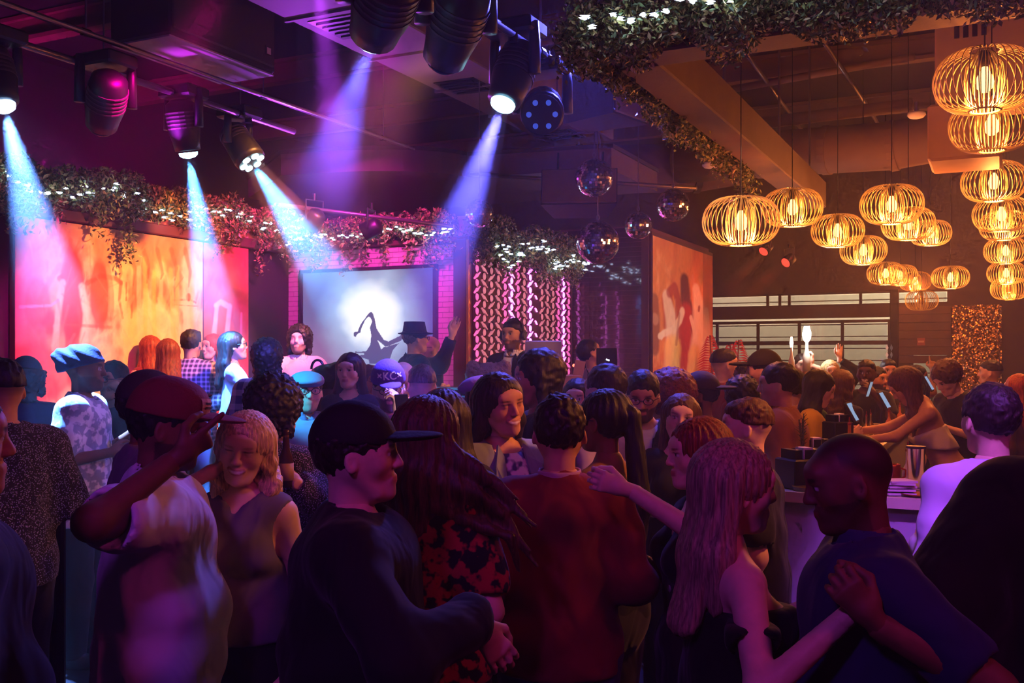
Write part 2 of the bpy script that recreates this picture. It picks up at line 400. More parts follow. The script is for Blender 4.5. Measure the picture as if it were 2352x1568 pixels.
def face_colors(v, sp, fem):
    sk = np.array(SKIN[sp['skin']], np.float32); hc = np.array(HAIR[sp['hair'][1]], np.float32)
    n = len(v); c = np.tile(sk, (n, 1)); x, y, z = v[:, 0], v[:, 1], v[:, 2]; ax = np.abs(x)
    def mixc(mask, col, a):
        m = (np.clip(mask, 0, 1)*a)[:, None]; c[:] = c*(1-m)+np.array(col, np.float32)*m
    red = sk*np.array([1.08, .80, .78])
    mixc(np.exp(-((ax-.042)**2/.0004+(z+.022)**2/.0005))*(y > .03), red, .5)
    mixc(np.exp(-(x**2/.00016+(z+.02)**2/.0003))*(y > .085), red, .4)
    sm = sp.get('smile')
    zz = z+.057-(9*ax**2 if sm else 0); lip = np.exp(-((ax/(.032 if sm else .023))**6+(zz/.0100)**4))*(y > .078)
    mixc(lip*1.3, (sk*np.array([.85, .42, .42])) if not fem else np.array(srgb(150, 40, 48)), .75)
    if sm: mixc(np.exp(-((ax/.024)**6+(zz/.0046)**4))*(y > .078), srgb(245, 235, 225), 1.)
    brow = np.exp(-(((ax-.033)/.0175)**4+((z-.0275-(ax-.02)*.10)/(.0058 if not fem else .0042))**4))*(y > .06)
    mixc(brow*1.3, hc*.8, .85)
    for sx in (-1, 1):
        d = np.sqrt((x-sx*.0315)**2+(z-.0115)**2); ok = (y > .078)
        if not sp.get('eyes_closed'):
            mixc(((np.abs(x-sx*.0315) < .0135) & (np.abs(z-.0095) < .0048) & ok).astype(np.float32), srgb(225, 220, 214), .9)
            mixc(((np.sqrt((x-sx*.0315)**2+(z-.0100)**2) < .0070) & (z < .0155) & ok).astype(np.float32), srgb(42, 26, 18), 1.)
        mixc(np.exp(-(((x-sx*.0315)/.0165)**4+((z-.0160)/.0034)**4))*ok, srgb(30, 20, 18), .85 if fem else .55)
    b = sp.get('beard', 0)
    if b:
        m = ((z < -.035+.35*np.maximum(.03-y, 0)*0) & (y > -.02) & ~((ax < .021) & (np.abs(z+.057) < .008))).astype(np.float32)
        m *= np.clip((-.038-z+.5*np.maximum(ax-.035, 0))/.01, 0, 1); m2 = ((ax < .03) & (z < -.036) & (z > -.05) & (y > .08)).astype(np.float32)
        mixc(np.maximum(m, m2)*(z > -.13), hc, b)
    s = sp.get('scalp', 0)
    if s:
        lim = np.where(y > .02, .062-.25*np.clip(ax-.05, 0, 1)*0, -.02+.9*np.clip(y+.06, 0, .09)*.9)
        mixc(np.clip((z-lim)/.030, 0, 1)*(ax < .0835), hc, s)
    return c
def strands(amp, n=26):
    def fn(x, y, z):
        a = np.arctan2(x, -y+.02); return amp*(np.sin(a*n+np.sin(z*40)*.8)+.6*np.sin(a*n*2.3+z*25+1.7))
    return fn
def curls(amp, q=150.):
    def fn(x, y, z):
        return amp*(np.sin(x*q+np.sin(z*q*.7)*1.3)*np.sin(y*q+np.sin(x*q*.6)*1.2)*np.sin(z*q+np.sin(y*q*.8)*1.4)*1.4+.5*np.sin(x*q*2.1+y*q*1.7)*np.sin(z*q*1.9))
    return fn
def hair_field(h, style, sp, g=None):
    ln = sp.get('hairlen', .30); lo = (-.20, -.24, -.14); hi = (.20, .13, .22)
    if style in ('long', 'wavylong', 'ponytail', 'swirl'): lo = (-.20, -.26, -ln-.12)
    if style == 'swirl': hi = (.42, .16, .2)
    g = V3(0, 0, -1) if g is None else g; sh_ = g+V3(0, 0, 1)
    if style in ('long', 'wavylong', 'ponytail', 'swirl', 'bob'):
        e_ = sh_*(ln+.1); lo = tuple(np.minimum(lo, np.array(lo)+e_)); hi = tuple(np.maximum(hi, np.array(hi)+np.maximum(e_, 0)*V3(1, 1, 0)))
    f = Field(lo, hi, h); w = sp.get('headw', 1.); Rr = CR_R*V3(w, 1, 1)
    _cone = f.cone
    fall = lambda p: V3(*p)+max(0., .0-p[2])*sh_
    f.cone = lambda a, b, *q, **kw_: _cone(fall(a), fall(b), *q, **kw_)
    hat = sp.get('hat')
    def face_cut(yc=.122, r=(.068, .082, .122), zc=-.034, k=.012): f.ball((0, yc, zc), r, k, 's')
    def nape(): f.plane((0, .52, -1), .002+.0)     # keep z > .52*y
    if style in ('short', 'fade', 'quiff'):
        t = {'short': V3(.009, .012, .012), 'fade': V3(.004, .006, .008), 'quiff': V3(.008, .010, .010)}[style]
        f.ball(CR_C+V3(0, -.004, .009), Rr+t, 0)
        if style != 'short': f.ball((0, .012, .078), (.066*w, .078, .042), .02)
        if style == 'quiff': f.ball((0, .065, .10), (.055, .035, .025), .03)
        f.disp(curls(.0036, 130)); f.disp(lambda x, y, z: .0022*np.sin(x*170+y*60+np.sin(z*90))); f.ball((0, .135, -.012), (.085, .075, .082), .010, 's')
        f.plane((0, .62, -1), -.010 if style == 'fade' else .020)
        for sx in (-1, 1): f.ball((sx*.088*w, .004, -.012), (.022, .030, .036), .006, 's')
        if style == 'fade': f.plane((0, 0, -1), -.020)
    elif style in ('long', 'bob', 'wavylong', 'ponytail', 'swirl'):
        f.ball(CR_C+V3(0, -.006, .004), Rr+V3(.016, .016, .014), 0)
        if style == 'ponytail':
            f.ball((0, -.118, .03), .032, .02); f.cone((0, -.13, .03), (0, -.165, -ln*.5), .034, .044, .02); f.cone((0, -.165, -ln*.5), (0, -.14, -ln), .044, .020, .03)
        else:
            L = .13 if style == 'bob' else ln
            f.cone((0, -.055, .02), (0, -.078-max(0, L-.2)*.12, -L*.5), .088*w, .098, .04, da=.058, db=.056, rdir=(1, 0, 0))
            f.cone((0, -.078, -L*.5), (0, -.092-max(0, L-.2)*.35, -L), .098, .080, .04, da=.056, db=.034, rdir=(1, 0, 0))
            for sx in (-1, 1):
                sb = sp.get('sideback', .018); f.cone((sx*.070*w, .012-sb, .045), (sx*.092*w, .010-sb*1.6, -L*.45), .026, .028, .03); f.cone((sx*.092*w, .010-sb*1.6, -L*.45), (sx*.098, .014-sb*2, -L*.82), .028, .016, .03)
            if style == 'swirl':
                for q in range(9):
                    z0 = .01-.024*q; e0 = (.19+.010*q+.012*(q % 3), -.01+.012*(q % 4), z0-.085-.006*(q % 2)); f.cone((.05, -.05-.006*q, z0), e0, .030, .013, .02); f.cone(e0, (.30+.02*(q % 4), .03+.01*(q % 3), z0-.17-.02*(q % 3)), .013, .003, .01)
        if style == 'ponytail': face_cut(.128, (.085, .085, .10), -.03); f.plane((0, .55, -1), .35 if False else 9)
        else: face_cut()
        f.disp(strands(.0026 if style != 'wavylong' else .0022)); 
        if style in ('wavylong',): f.disp(lambda x, y, z: .007*np.sin(z*75+np.sin(x*50)*1.5+y*40)*np.clip((.04-z)/.1, 0, 1))
        if style == 'ponytail':
            f.ball((0, .045, -.09), (.2, .085, .085), .01, 's')
            for sx in (-1, 1): f.ball((sx*.09*w, .004, -.008), (.022, .028, .036), .006, 's')
    elif style in ('curly', 'wavy', 'curlymed'):
        g = {'curly': .030, 'wavy': .020, 'curlymed': .036}[style]
        f.ball(CR_C+V3(0, -.010, .012), Rr+g, 0)
        if style in ('wavy', 'curlymed'):
            f.cone((0, -.06, -.02), (0, -.075, -.13), .085, .075, .04, da=.05, db=.04, rdir=(1, 0, 0))
            for sx in (-1, 1): f.cone((sx*.078*w, -.01, .02), (sx*.088*w, -.012, -.09), .030, .026, .02)
        f.disp(curls(.0085 if style != 'wavy' else .005, 120 if style != 'wavy' else 95)); face_cut(.130, (.072, .078, .10), -.02)
        if style == 'curly': f.plane((0, .55, -1), .035)
    elif style == 'afro':
        f.ball((0, -.030, .055), (.160, .155, .150), 0); f.disp(curls(.008, 150)); face_cut(.15, (.075, .10, .11), -.03)
    if hat: f.plane((0, .12, 1), .052)                                                  # hair tucked under the hat
    return f

def hand_piece(h, side, curl=.45, pose='relax'):
    """hand in its own space: y along the fingers, z back of the hand, thumb on the +side"""
    f = Field((-.085, -.07, -.10), (.085, .20, .05), h); sd = side
    f.cone((0, -.055, 0), (0, .012, 0), .027, .027, .01)
    f.cone((0, .012, -.002), (0, .075, 0), .030, .039, .02, da=.020, db=.014, rdir=(1, 0, 0))
    L = [.072, .080, .074, .058]
    for i in range(4):
        x = sd*(.029-.0195*i); p = V3(x, .080-.004*abs(i-1), 0); spread = sd*(1.5-i)*.05; ang = 0.; cc = curl
        if pose == 'point': cc = .05 if i == 0 else 1.35
        if pose == 'grip': cc = 1.0
        for j, (fr, da) in enumerate(((.45, 46), (.31, 58), (.24, 40))):
            ang += math.radians(da)*cc; d = V3(spread, math.cos(ang), -math.sin(ang)); d = d/np.linalg.norm(d); q = p+d*L[i]*fr
            r0 = (.0098, .0088, .0080)[j]*(.9 if i == 3 else 1); f.cone(p, q, r0, r0*.92, .005); p = q
    t0 = V3(sd*.026, .018, -.006); t1 = V3(sd*.050, .050, -.018-.02*curl); t2 = V3(sd*(.056-.020*curl), .082, -.026-.035*curl); t3 = V3(sd*(.052-.034*curl), .104, -.030-.045*curl)
    f.cone(t0, t1, .017, .0125, .012); f.cone(t1, t2, .0122, .0105, .006); f.cone(t2, t3, .0105, .0088, .004)
    return f
def ik(S, T, L1, L2, pole):
    d = T-S; n = float(np.linalg.norm(d)); dn = d/max(n, 1e-6)
    if n > (L1+L2)*.995: return S+dn*n*L1/(L1+L2)
    a = (L1*L1-L2*L2+n*n)/(2*n); hgt = math.sqrt(max(L1*L1-a*a, 0)); p = pole-dn*float(pole@dn); p = p/max(float(np.linalg.norm(p)), 1e-6)
    return S+dn*a+p*hgt

NPEOPLE = [0]
def text_mesh(txt, size):
    cu = bpy.data.curves.new('lettering', 'FONT'); cu.body = txt; cu.size = size; cu.align_x = 'CENTER'; cu.align_y = 'CENTER'; cu.offset = size*.02
    o = bpy.data.objects.new('lettering', cu); COL.objects.link(o); bpy.context.view_layer.update(); me = bpy.data.meshes.new_from_object(o)
    v = [(q.co.x, q.co.y) for q in me.vertices]; fc = [tuple(p_.vertices) for p_ in me.polygons]; bpy.data.objects.remove(o); bpy.data.meshes.remove(me); bpy.data.curves.remove(cu); return v, fc
def person(label, px, top, Y, face=180, floor=0., fem=False, build=1., skin='tan', hair=('short', 'dark'), hat=None, hatc=None,
           shirt=('plain', (.02, .02, .02), None), sleeve=.6, hem=.86, loose=.014, neckline=.075, bottom=('pants', srgb(20, 20, 26)), arms=('down', 'down'),
           head=(0, 0, 0), lean=(0, 0), glasses=None, collar=None, pat='plain', group=None, shoes=True, legs=True, detail=1., yaw_sh=0, **kw):
    NPEOPLE[0] += 1
    sp = dict(kw); sp.update(skin=skin, hair=hair, hat=hat, bld=build)
    seed = NPEOPLE[0]*1.37
    # --- posed skeleton for a 1.75 m figure
    pel = V3(0, 0, .95); RL = rotx(-lean[0]) @ roty(lean[1])
    up = lambda *p: pel+RL @ (V3(*p)-pel)
    sh = (.146 if fem else .168)*(1+.5*(build-1)); chw, chd = ((.128, .095) if fem else (.150, .108)); waw, wad = ((.118, .088) if fem else (.142, .102)); hiw, hid = ((.165, .118) if fem else (.158, .112))
    chw, waw, hiw = chw*build**.7, waw*build, hiw*build**.8; chd, wad, hid = chd*build**.8, wad*build**1.15, hid*build**.9
    RH = RL @ rotz(-head[0]) @ rotx(head[1]) @ roty(head[2])
    nb = up(0, -.012, 1.45); hc = nb+RL @ V3(0, .012, .064)+RH @ V3(0, .012, .110)
    topz = float((hc+RH @ V3(0, 0, .118))[2])+(.016 if hair[0] not in ('bald', 'buzz') else 0)+(.01 if hat else 0)+(.055 if hair[0] == 'afro' else 0)
    Tw = W(px, top, Y); s = (Tw.z-floor)/topz; h0 = hc*s
    a = math.radians(face); ca, sa = math.cos(a), math.sin(a)       # facing: 0 away, 90 right, 180 camera
    toW = lambda p: np.array([ca*p[0]+sa*p[1], -sa*p[0]+ca*p[1], p[2]])
    hw = toW(h0); root = thing('person', (Tw.x-hw[0], Y-hw[1], floor), label, 'person', group, -a)
    def px_local(q):                # pixel target -> unit-figure space
        p = np.array(W(*q))-np.array(root.location); return V3(ca*p[0]-sa*p[1], sa*p[0]+ca*p[1], p[2])/s
    S = [up(x, -.005, 1.398) for x in (sh, -sh)]; A = []
    for i, sd in enumerate((1, -1)):            # right arm first
        m = arms[i]; Si = S[i]; curl, pose, roll = .45, 'relax', 0
        if isinstance(m, dict): curl, pose, roll = m.get('curl', .45), m.get('pose', 'relax'), m.get('roll', 0); sub = m
        else: sub = {'at': m}
        at = sub['at']
        if isinstance(at, str):
            E, Wr = {'down': (V3(sd*.055, -.03, -.275), V3(sd*.035, .05, -.51)), 'bent': (V3(sd*.07, -.05, -.26), V3(-sd*.02, .17, -.22)), 'front': (V3(sd*.06, .03, -.27), V3(-sd*.06, .24, -.13)),
                     'up': (V3(sd*.13, .12, .20), V3(sd*.06, .16, .46)), 'drink': (V3(sd*.09, .16, -.20), V3(-sd*.05, .26, .03)), 'back': (V3(sd*.1, -.08, -.25), V3(sd*.02, -.14, -.44)), 'out': (V3(sd*.22, .05, -.17), V3(sd*.36, .18, -.05)), 'hip': (V3(sd*.16, -.1, -.22), V3(sd*.02, .02, -.38))}[at]
            E, Wr = Si+RL @ E, Si+RL @ Wr
        else:
            Wr = px_local(at); pole = V3(*sub.get('pole', (sd*.4, -.3, -1))); E = ik(Si, Wr, .29, .265, pole)
        A.append((Si, E, Wr, curl, pose, roll, sub))
    hipj = [V3(x*.092*max(1, build**.6), 0, .90) for x in (1, -1)]; knee = [V3(x*.105, .012, .49) for x in (1, -1)]; ank = [V3(x*.11, -.015, .085) for x in (1, -1)]
    st = sp.get('stride', 0)
    if st: knee[0] = V3(.10, .10*st, .50); ank[0] = V3(.11, .16*st, .10); knee[1] = V3(-.1, -.03*st, .49); ank[1] = V3(-.11, -.2*st, .10)
    hv = max(.0045, min(.0095, .0015*Y))/detail; tv = max(.0125, min(.020, .0030*Y))
    lo = np.min([p for t in A for p in t[:3]]+[V3(-hiw-.02, -hid-.03, .03)], 0)-.07; hi = np.max([p for t in A for p in t[:3]]+[V3(hiw+.02, hid+.09, 1.5), nb], 0)+.07
    fz = .035                                          # sole height
    def torso(f, e=0., k=.05, arms_to=2., drape=0.):
        f.cone((0, -.005, .87), (0, 0, .97), hiw*.96+e, hiw*.93+e, k, da=hid+e, db=hid*.95+e, rdir=(1, 0, 0))
        w1 = max(waw, drape*hiw)+e
        f.cone((0, 0, .97), up(0, 0, 1.12), max(hiw*.88, w1-e)+e, w1, k, da=max(hid*.9, wad*.98)+e, db=wad+e, rdir=(1, 0, 0))
        f.cone(up(0, 0, 1.12), up(0, .004, 1.34), w1, chw+e, k, da=wad+e, db=chd+e, rdir=RL @ V3(1, 0, 0))
        f.cone(up(-sh*.80, -.006, 1.392), up(sh*.80, -.006, 1.392), .054+e*.8, .054+e*.8, .06)
        for sx in (-1, 1): f.cone(up(sx*.02, -.015, 1.462), up(sx*sh*.85, -.012, 1.408), .045+e*.5, .032+e*.7, .05)
        if fem:
            for sx in (-1, 1): f.ball(up(sx*.066, .088*build**.5, 1.275), .062+e, .04)
        elif build > 1.15: f.ball((0, .05, 1.08), (waw*.9+e, wad*.95+e, .14), .05)
    def arm(f, i, e0, e1, frac=2., k=.03):
        Si, E, Wr = A[i][:3]; b = (.90 if fem else 1.)*(1+.5*(build-1))
        if frac <= 0: return
        t = min(frac, 1.); f.cone(Si, Si+(E-Si)*t, .051*b+e0, (.051-.011*t)*b+(e1 if frac <= 1 else (e0+e1)/2), k)
        if frac > 1:
            t = min(frac-1, 1.); f.cone(E, E+(Wr-E)*t, .040*b+(e0+e1)/2, (.040-.012*t)*b+e1, k)
    def leg(f, e=0., k=.03, to=2., flare=0.):
        for i in range(2):
            f.cone(hipj[i], knee[i], .088*build**.7+e, .056+e, k); f.cone(knee[i], ank[i], .056+e, .038+e+flare, k)
    V_all, Q_all, C_all = [], [], []; nv = [0]
    def push(v, q, c):
        if len(v) == 0: return
        V_all.append(v.astype(np.float32)); Q_all.append(q+nv[0]); C_all.append(np.broadcast_to(np.asarray(c, np.float32), (len(v), 3))); nv[0] += len(v)
    sk = SKIN[skin]
    # --- body: trunk and limbs
    f = Field((lo[0], lo[1], .03), (hi[0], hi[1], max(hi[2], 1.55)), tv)
    torso(f)
    f.cone(nb-RL @ V3(0, 0, .05), hc+RH @ V3(0, -.022, -.05), .051*(1+.25*(build-1)) if not fem else .042, .0495*(1+.25*(build-1)) if not fem else .041, .03)
    nn = RH @ V3(0, 0, 1); f.plane(nn, float(nn@(hc+RH @ V3(0, 0, -.110))))
    leg(f)
    for i in range(2): arm(f, i, 0, 0)
    for i in range(2): f.cone(ank[i]+V3(0, -.03, -.03), ank[i]+V3(0, .15, -.045), .034, .028, .03)
    push(*f.surf(), sk)
    # --- head (finer), in head space then posed
    nk = RH.T @ (nb-hc); f = head_field(hv, sp, nk, fem); f.plane((0, 0, -1), .135)
    v, q = f.surf(); push(v @ RH.T+hc, q, face_colors(v, sp, fem))
    # --- hands
    hh = max(.0048, min(.0085, .0013*Y))
    for i, sd in enumerate((1, -1)):
        Si, E, Wr, curl, pose, roll, sub = A[i]
        if sub.get('nohand'): continue
        v, q = hand_piece(hh, -sd, curl, pose).surf()
        y = Wr-E; y = y/np.linalg.norm(y)
        if 'hdir' in sub: y = V3(*sub['hdir']); y = y/np.linalg.norm(y)
        z = V3(sd, .25, .15); z = z-y*float(z@y); z = z/np.linalg.norm(z); x = np.cross(y, z)
        M = np.stack([x, y, z], 1) @ roty(roll); hs = .90 if fem else 1.
        push((v*hs) @ M.T+Wr+y*.035, q, sk)
    me = np_mesh('body', np.concatenate(V_all)*s, np.concatenate(Q_all), vcol_mat('skin', .55, noise=.10, nscale=25, bump=.05, bscale=220, spec=.3), True, np.concatenate(C_all))
    body = link('body', me, root)
    # --- clothes
    def wrinkles(amp):
        def fn(x, y, z):
            return amp*(np.sin(z*34+np.sin(x*19+seed)*1.6+y*9+seed)*.7*np.clip(1.25-np.abs(z-1.05)*1.6, .3, 1)+np.sin(x*31-z*13+np.sin(z*9+seed)*2)*.55+np.sin((x+y)*55+z*21+seed*2)*.22)
        return fn
    wz = tv*.95
    def garment(name, fld, m, parent=root): 
        v, q = fld.surf(); return link(name, np_mesh(name, v*s, q, m, True), parent) if len(v) else None
    if shirt:
        p_, c_, c2_ = shirt if len(shirt) == 3 else (*shirt, None)
        f = Field((lo[0]-.03, lo[1]-.03, hem-.12), (hi[0]+.03, hi[1]+.03, max(hi[2], 1.55)), wz)
        torso(f, loose, .06, drape=sp.get('drape', .86))
        skirt = sp.get('skirt')
        if skirt: f.cone((0, 0, .95), (0, 0, skirt), hiw+loose, hiw*1.12+loose, .06, da=hid+loose, db=hid*1.2+loose, rdir=(1, 0, 0))
        elif hem < .98: f.cone((0, 0, .95), (0, 0, hem-.05), hiw+loose, hiw+loose, .05, da=hid+loose+.006, db=hid+loose+.008, rdir=(1, 0, 0))
        for i in range(2):
            g = sleeve[i] if hasattr(sleeve, '__len__') else sleeve
            arm(f, i, loose*.9, loose*1.2+(.006 if g < 1.2 else 0), g, .05)
        f.disp(wrinkles(.0062 if Y < 6 else .005))
        if loose > .03 and Y < 7: f.disp(lambda x, y, z: .0085*np.sin((x+y*.8)*34+z*7+np.sin(z*5+seed)*2.2+seed)*np.clip((1.38-z)/.35, 0, 1)*np.clip((z-.7)/.2+.4, .4, 1))
        for i in range(2):              # flat sleeve openings
            g = sleeve[i] if hasattr(sleeve, '__len__') else sleeve
            if 0 < g < 1.95:
                Si, E, Wr = A[i][:3]; a0, b0, t = (Si, E, g) if g <= 1 else (E, Wr, g-1); d = (b0-a0)/np.linalg.norm(b0-a0); c0 = a0+(b0-a0)*t
                f.ball(c0+d*.085, .082, .004, 's')
            elif g <= 0:
                Si, E = A[i][:2]; d = (E-Si)/np.linalg.norm(E-Si); f.ball(Si+d*.075+V3((1, -1)[i]*.035, 0, .0), (.085, .12, .12), .01, 's')
        if sp.get('offsh') is not None: n_ = RL @ V3(0, 0, 1); f.plane(n_, float(n_ @ up(0, 0, sp['offsh'])))
        nl = neckline
        f.ball(nb+RL @ V3(0, .022, .045), (nl, nl*.95, .075), .008, 's')
        vz = sp.get('vneck', 0)
        if vz: f.cone(nb+RL @ V3(0, .10, .02), up(0, chd+.05, 1.42-vz), .055, .012, .01, 's')
        n_ = V3(0, 0, -1); f.plane(n_, -(skirt if skirt else hem))
        so = garment('shirt' if not skirt else 'dress', f, cloth_mat('%d_top' % NPEOPLE[0], p_, c_, c2_, sp.get('pscale', 1.)))
        jk = sp.get('jacket')
        if jk:
            jp, jc = jk[0], jk[1]; je = sp.get('jloose', .030); jh = sp.get('jhem', .80); f = Field((lo[0]-.06, lo[1]-.06, jh-.10), (hi[0]+.06, hi[1]+.06, max(hi[2], 1.55)), wz)
            torso(f, je, .06, drape=.9); f.cone((0, 0, .98), (0, 0, jh-.06), hiw+je, hiw*1.04+je, .05, da=hid+je+.005, db=hid+je+.012, rdir=(1, 0, 0))
            js = sp.get('jsleeve', 1.93)
            for i in range(2): arm(f, i, je*.75, je*.75, js, .05)
            f.disp(wrinkles(.006))
            for i in range(2):
                Si, E, Wr = A[i][:3]; a0, b0, t_ = (Si, E, js) if js <= 1 else (E, Wr, js-1); d = (b0-a0)/np.linalg.norm(b0-a0); f.ball(a0+(b0-a0)*t_+d*.07, .066, .004, 's')
            f.ball(nb+RL @ V3(0, .02, .055), (.082, .078, .075), .008, 's')
            op = sp.get('jopen', .055)
            if op > 0:
                f.cone(nb+RL @ V3(0, .07, .0), up(0, chd+.07, 1.10), .075, op, .01, 's'); f.cone(up(0, wad+.08, 1.10), V3(0, hid+.10, jh-.1), op, op*1.2, .01, 's')
            f.plane((0, 0, -1), -jh); jo = garment('jacket', f, cloth_mat('%d_jacket' % NPEOPLE[0], jp, jc, jk[2] if len(jk) > 2 else None, sp.get('pscale', 1.)))
            if sp.get('lapel') and Y < 12:
                for sx in (-1, 1):
                    q = [up(sx*.060, .055, 1.475), up(sx*.105, .075+chd*.35, 1.40), up(sx*.115, chd+je*.8, 1.30), up(sx*.05, chd+je*1.1, 1.16), up(sx*.062, chd+je*1.0, 1.30), up(sx*.05, .085, 1.43)]
                    m2 = MB(); m2.add([V3(*k_)*s for k_ in q]+[(V3(*k_)+RL @ V3(0, .012, .004))*s for k_ in q], [(6, 7, 8, 9, 10, 11), (5, 4, 3, 2, 1, 0)]+[(i_, (i_+1) % 6, 6+(i_+1) % 6, 6+i_) for i_ in range(6)]); m2.build('lapel', MATS['cloth_%d_jacket' % NPEOPLE[0]], jo)
        if collar:
            f = Field(tuple(nb-.16), tuple(nb+.18), max(.006, wz*.6)); n_ = RL @ V3(0, -.10, 1); cb = nb+RL @ V3(0, .010, .010)
            f.cone(cb, cb+RL @ V3(0, -.004, .050), .082, .071, 0); f.cone(cb-RL @ V3(0, 0, .03), cb+RL @ V3(0, .0, .09), .064, .062, .004, 's')
            f.plane(n_, float(n_@(cb+RL @ V3(0, 0, .052)))); f.plane(-n_, -float(n_@(cb-RL @ V3(0, 0, .012))))
            f.cone(cb+RL @ V3(0, .085, .04), cb+RL @ V3(0, .085, -.03), .028, .006, .004, 's')
            garment('collar', f, mat('collar_%d' % NPEOPLE[0], collar, .85), so)
    if bottom and legs:
        kind, bc = bottom; f = Field((lo[0], lo[1]-.03, .02), (hi[0], hi[1]+.03, 1.08), wz)
        e = .014 if kind != 'wide' else .03
        f.cone((0, -.005, .86), (0, 0, .99), hiw*.97+e, hiw*.93+e, .05, da=hid+e, db=hid+e*.8, rdir=(1, 0, 0)); leg(f, e, .03, flare=.012 if kind == 'pants' else .035)
        f.disp(wrinkles(.0035)); f.plane((0, 0, 1), 1.02); f.plane((0, 0, -1), -.065)
        garment('trousers', f, cloth_mat('%d_bottom' % NPEOPLE[0], 'plain', bc))
    if shoes and legs:
        for i in range(2):
            f = Field(tuple(ank[i]-V3(.09, .12, .12)), tuple(ank[i]+V3(.09, .25, .10)), wz*.7)
            f.cone(ank[i]+V3(0, -.035, -.035), ank[i]+V3(0, .16, -.045), .044, .040, .02); f.cone(ank[i]+V3(0, 0, .02), ank[i]+V3(0, .02, -.03), .048, .046, .03); f.plane((0, 0, -1), -.004)
            garment('shoe', f, mat('shoe_%s' % ('dark' if NPEOPLE[0] % 3 else 'light'), srgb(18, 18, 22) if NPEOPLE[0] % 3 else srgb(200, 200, 205), .5))
    # --- hair, hat, glasses (head space)
    def hgarm(name, fld, m, parent=root):
        v, q = fld.surf()
        return link(name, np_mesh(name, (v @ RH.T+hc)*s, q, m, True), parent) if len(v) else None
    hq = max(.0055, min(.010, .0017*Y))
    if hair[0] not in ('bald', 'buzz', 'none'): hgarm('hair', hair_field(hq, hair[0], sp, RH.T @ V3(0, 0, -1)), hair_mat(hair[1], hair[0] in ('curly', 'afro', 'curlymed')))
    if hat:
        hm = mat('hat_%d' % NPEOPLE[0], hatc or srgb(20, 18, 20), .8, vary=.15, bump=.2, bscale=90); tilt = sp.get('hattilt', 0)
        RT = rotx(tilt); f = Field((-.22, -.24, -.06), (.22, .26, .24), hq*.8); wr = CR_R+V3(.017, .017, .016)
        if hat in ('cap', 'backcap', 'trucker'):
            sg = -1 if hat == 'backcap' else 1
            f.ball(CR_C+V3(0, 0, .012), wr+V3(0, 0, .012 if hat == 'trucker' else .004), 0)
            if hat == 'trucker': f.ball((0, sg*.05, .085), (.068, .055, .05), .04)
            f.plane((0, sg*-.06, -1), -.040); cp = hgarm('cap', f, hm)
            g = Field((-.13, -.26, -.02), (.13, .26, .14), hq*.7); g.ball((0, sg*.125, .050), (.084, .098, .014), 0); g.disp(lambda x, y, z: (x*x*3.2))
            g.ball(CR_C+V3(0, 0, .012), CR_R+V3(.008, .008, .01), .002, 's'); g.plane((0, -sg, 0), -.045); hgarm('brim', g, hm, cp)
            if sp.get('capmark'):
                mk = sp['capmark']
                def onto(x_, z_):
                    ix, iz = int(np.argmin(np.abs(f.xs-x_))), int(np.argmin(np.abs(f.zs-z_))); col_ = f.S[ix, :, iz]; js_ = np.where(col_ < 0)[0]
                    if len(js_) == 0: return V3(x_, .09, z_)
                    j = js_[-1]; a_, b_ = col_[j], col_[j+1]; return V3(x_, f.ys[j]+(f.ys[1]-f.ys[0])*a_/(a_-b_), z_)
                def fit(pts, name, m_, off, fcs):
                    m2 = MB(); m2.add([(RH @ (onto(x_, z_)+V3(0, off, 0))+hc)*s for x_, z_ in pts], fcs); m2.build(name, m_, cp, False)
                if 'col' in mk:
                    n_ = 9; pts = [(-.045+.09*i_/(n_-1)+mk.get('dx', 0), .060+.045*j_/5) for i_ in range(n_) for j_ in range(6)]
                    fit(pts, 'patch', mat('patch_%d' % NPEOPLE[0], mk['col'], .8), .003, [(i_*6+j_, i_*6+j_+1, i_*6+j_+7, i_*6+j_+6) for i_ in range(n_-1) for j_ in range(5)])
                    for r_ in range(2): fit([(-.033+.066*i_/8+mk.get('dx', 0), .088-.013*r_+dz_) for i_ in range(9) for dz_ in (0, .006)], 'patch_print', mat('patch_print', srgb(50, 20, 20), .8), .0055, [(2*i_, 2*i_+1, 2*i_+3, 2*i_+2) for i_ in range(8)])
                if 'text' in mk:
                    tv, tf = text_mesh(mk['text'], mk.get('size', .05)); fit([(-x_+mk.get('dx', 0), mk.get('z', .085)+y_) for x_, y_ in tv], 'embroidery', mat('embroidery_white', srgb(240, 235, 240), .7), .004, tf)
        elif hat == 'fedora':
            f.cone((0, -.01, .05), (0, -.012, .125), .094, .080, 0, da=.108, db=.094, rdir=(1, 0, 0)); f.plane((0, 0, 1), .150); f.ball((0, 0, .185), (.035, .075, .045), .02, 's')
            f.ball((0, 0, .048), (.145, .165, .011), .012); hgarm('hat', f, hm)
        elif hat == 'flatcap':
            f.ball((0, .0, .075), (.098, .125, .052), 0); f.ball((0, .075, .062), (.085, .075, .025), .03); f.plane((0, -.2, -1), -.040); hgarm('flat_cap', f, hm)
        elif hat in ('durag', 'beanie', 'hood'):
            if hat == 'hood': f.cone((0, -.02, .04), (0, -.03, -.05), .108, .10, 0, da=.12, db=.10, rdir=(1, 0, 0)); f.ball((0, .14, -.03), (.08, .10, .11), .01, 's')
            else:
                f.ball(CR_C+V3(0, -.004, .006), wr+V3(-.002, .004, .004), 0)
                if hat == 'durag': f.cone((0, -.05, .06), (0, -.135, .075), .075, .045, .04); f.cone((0, -.11, .03), (0, -.135, -.02), .04, .02, .03); f.disp(lambda x, y, z: .004*np.sin(z*110+y*60))
                f.plane((0, .25, -1), -.022 if hat == 'durag' else -.02)
            hgarm('head_wrap' if hat != 'hood' else 'hood', f, hm)
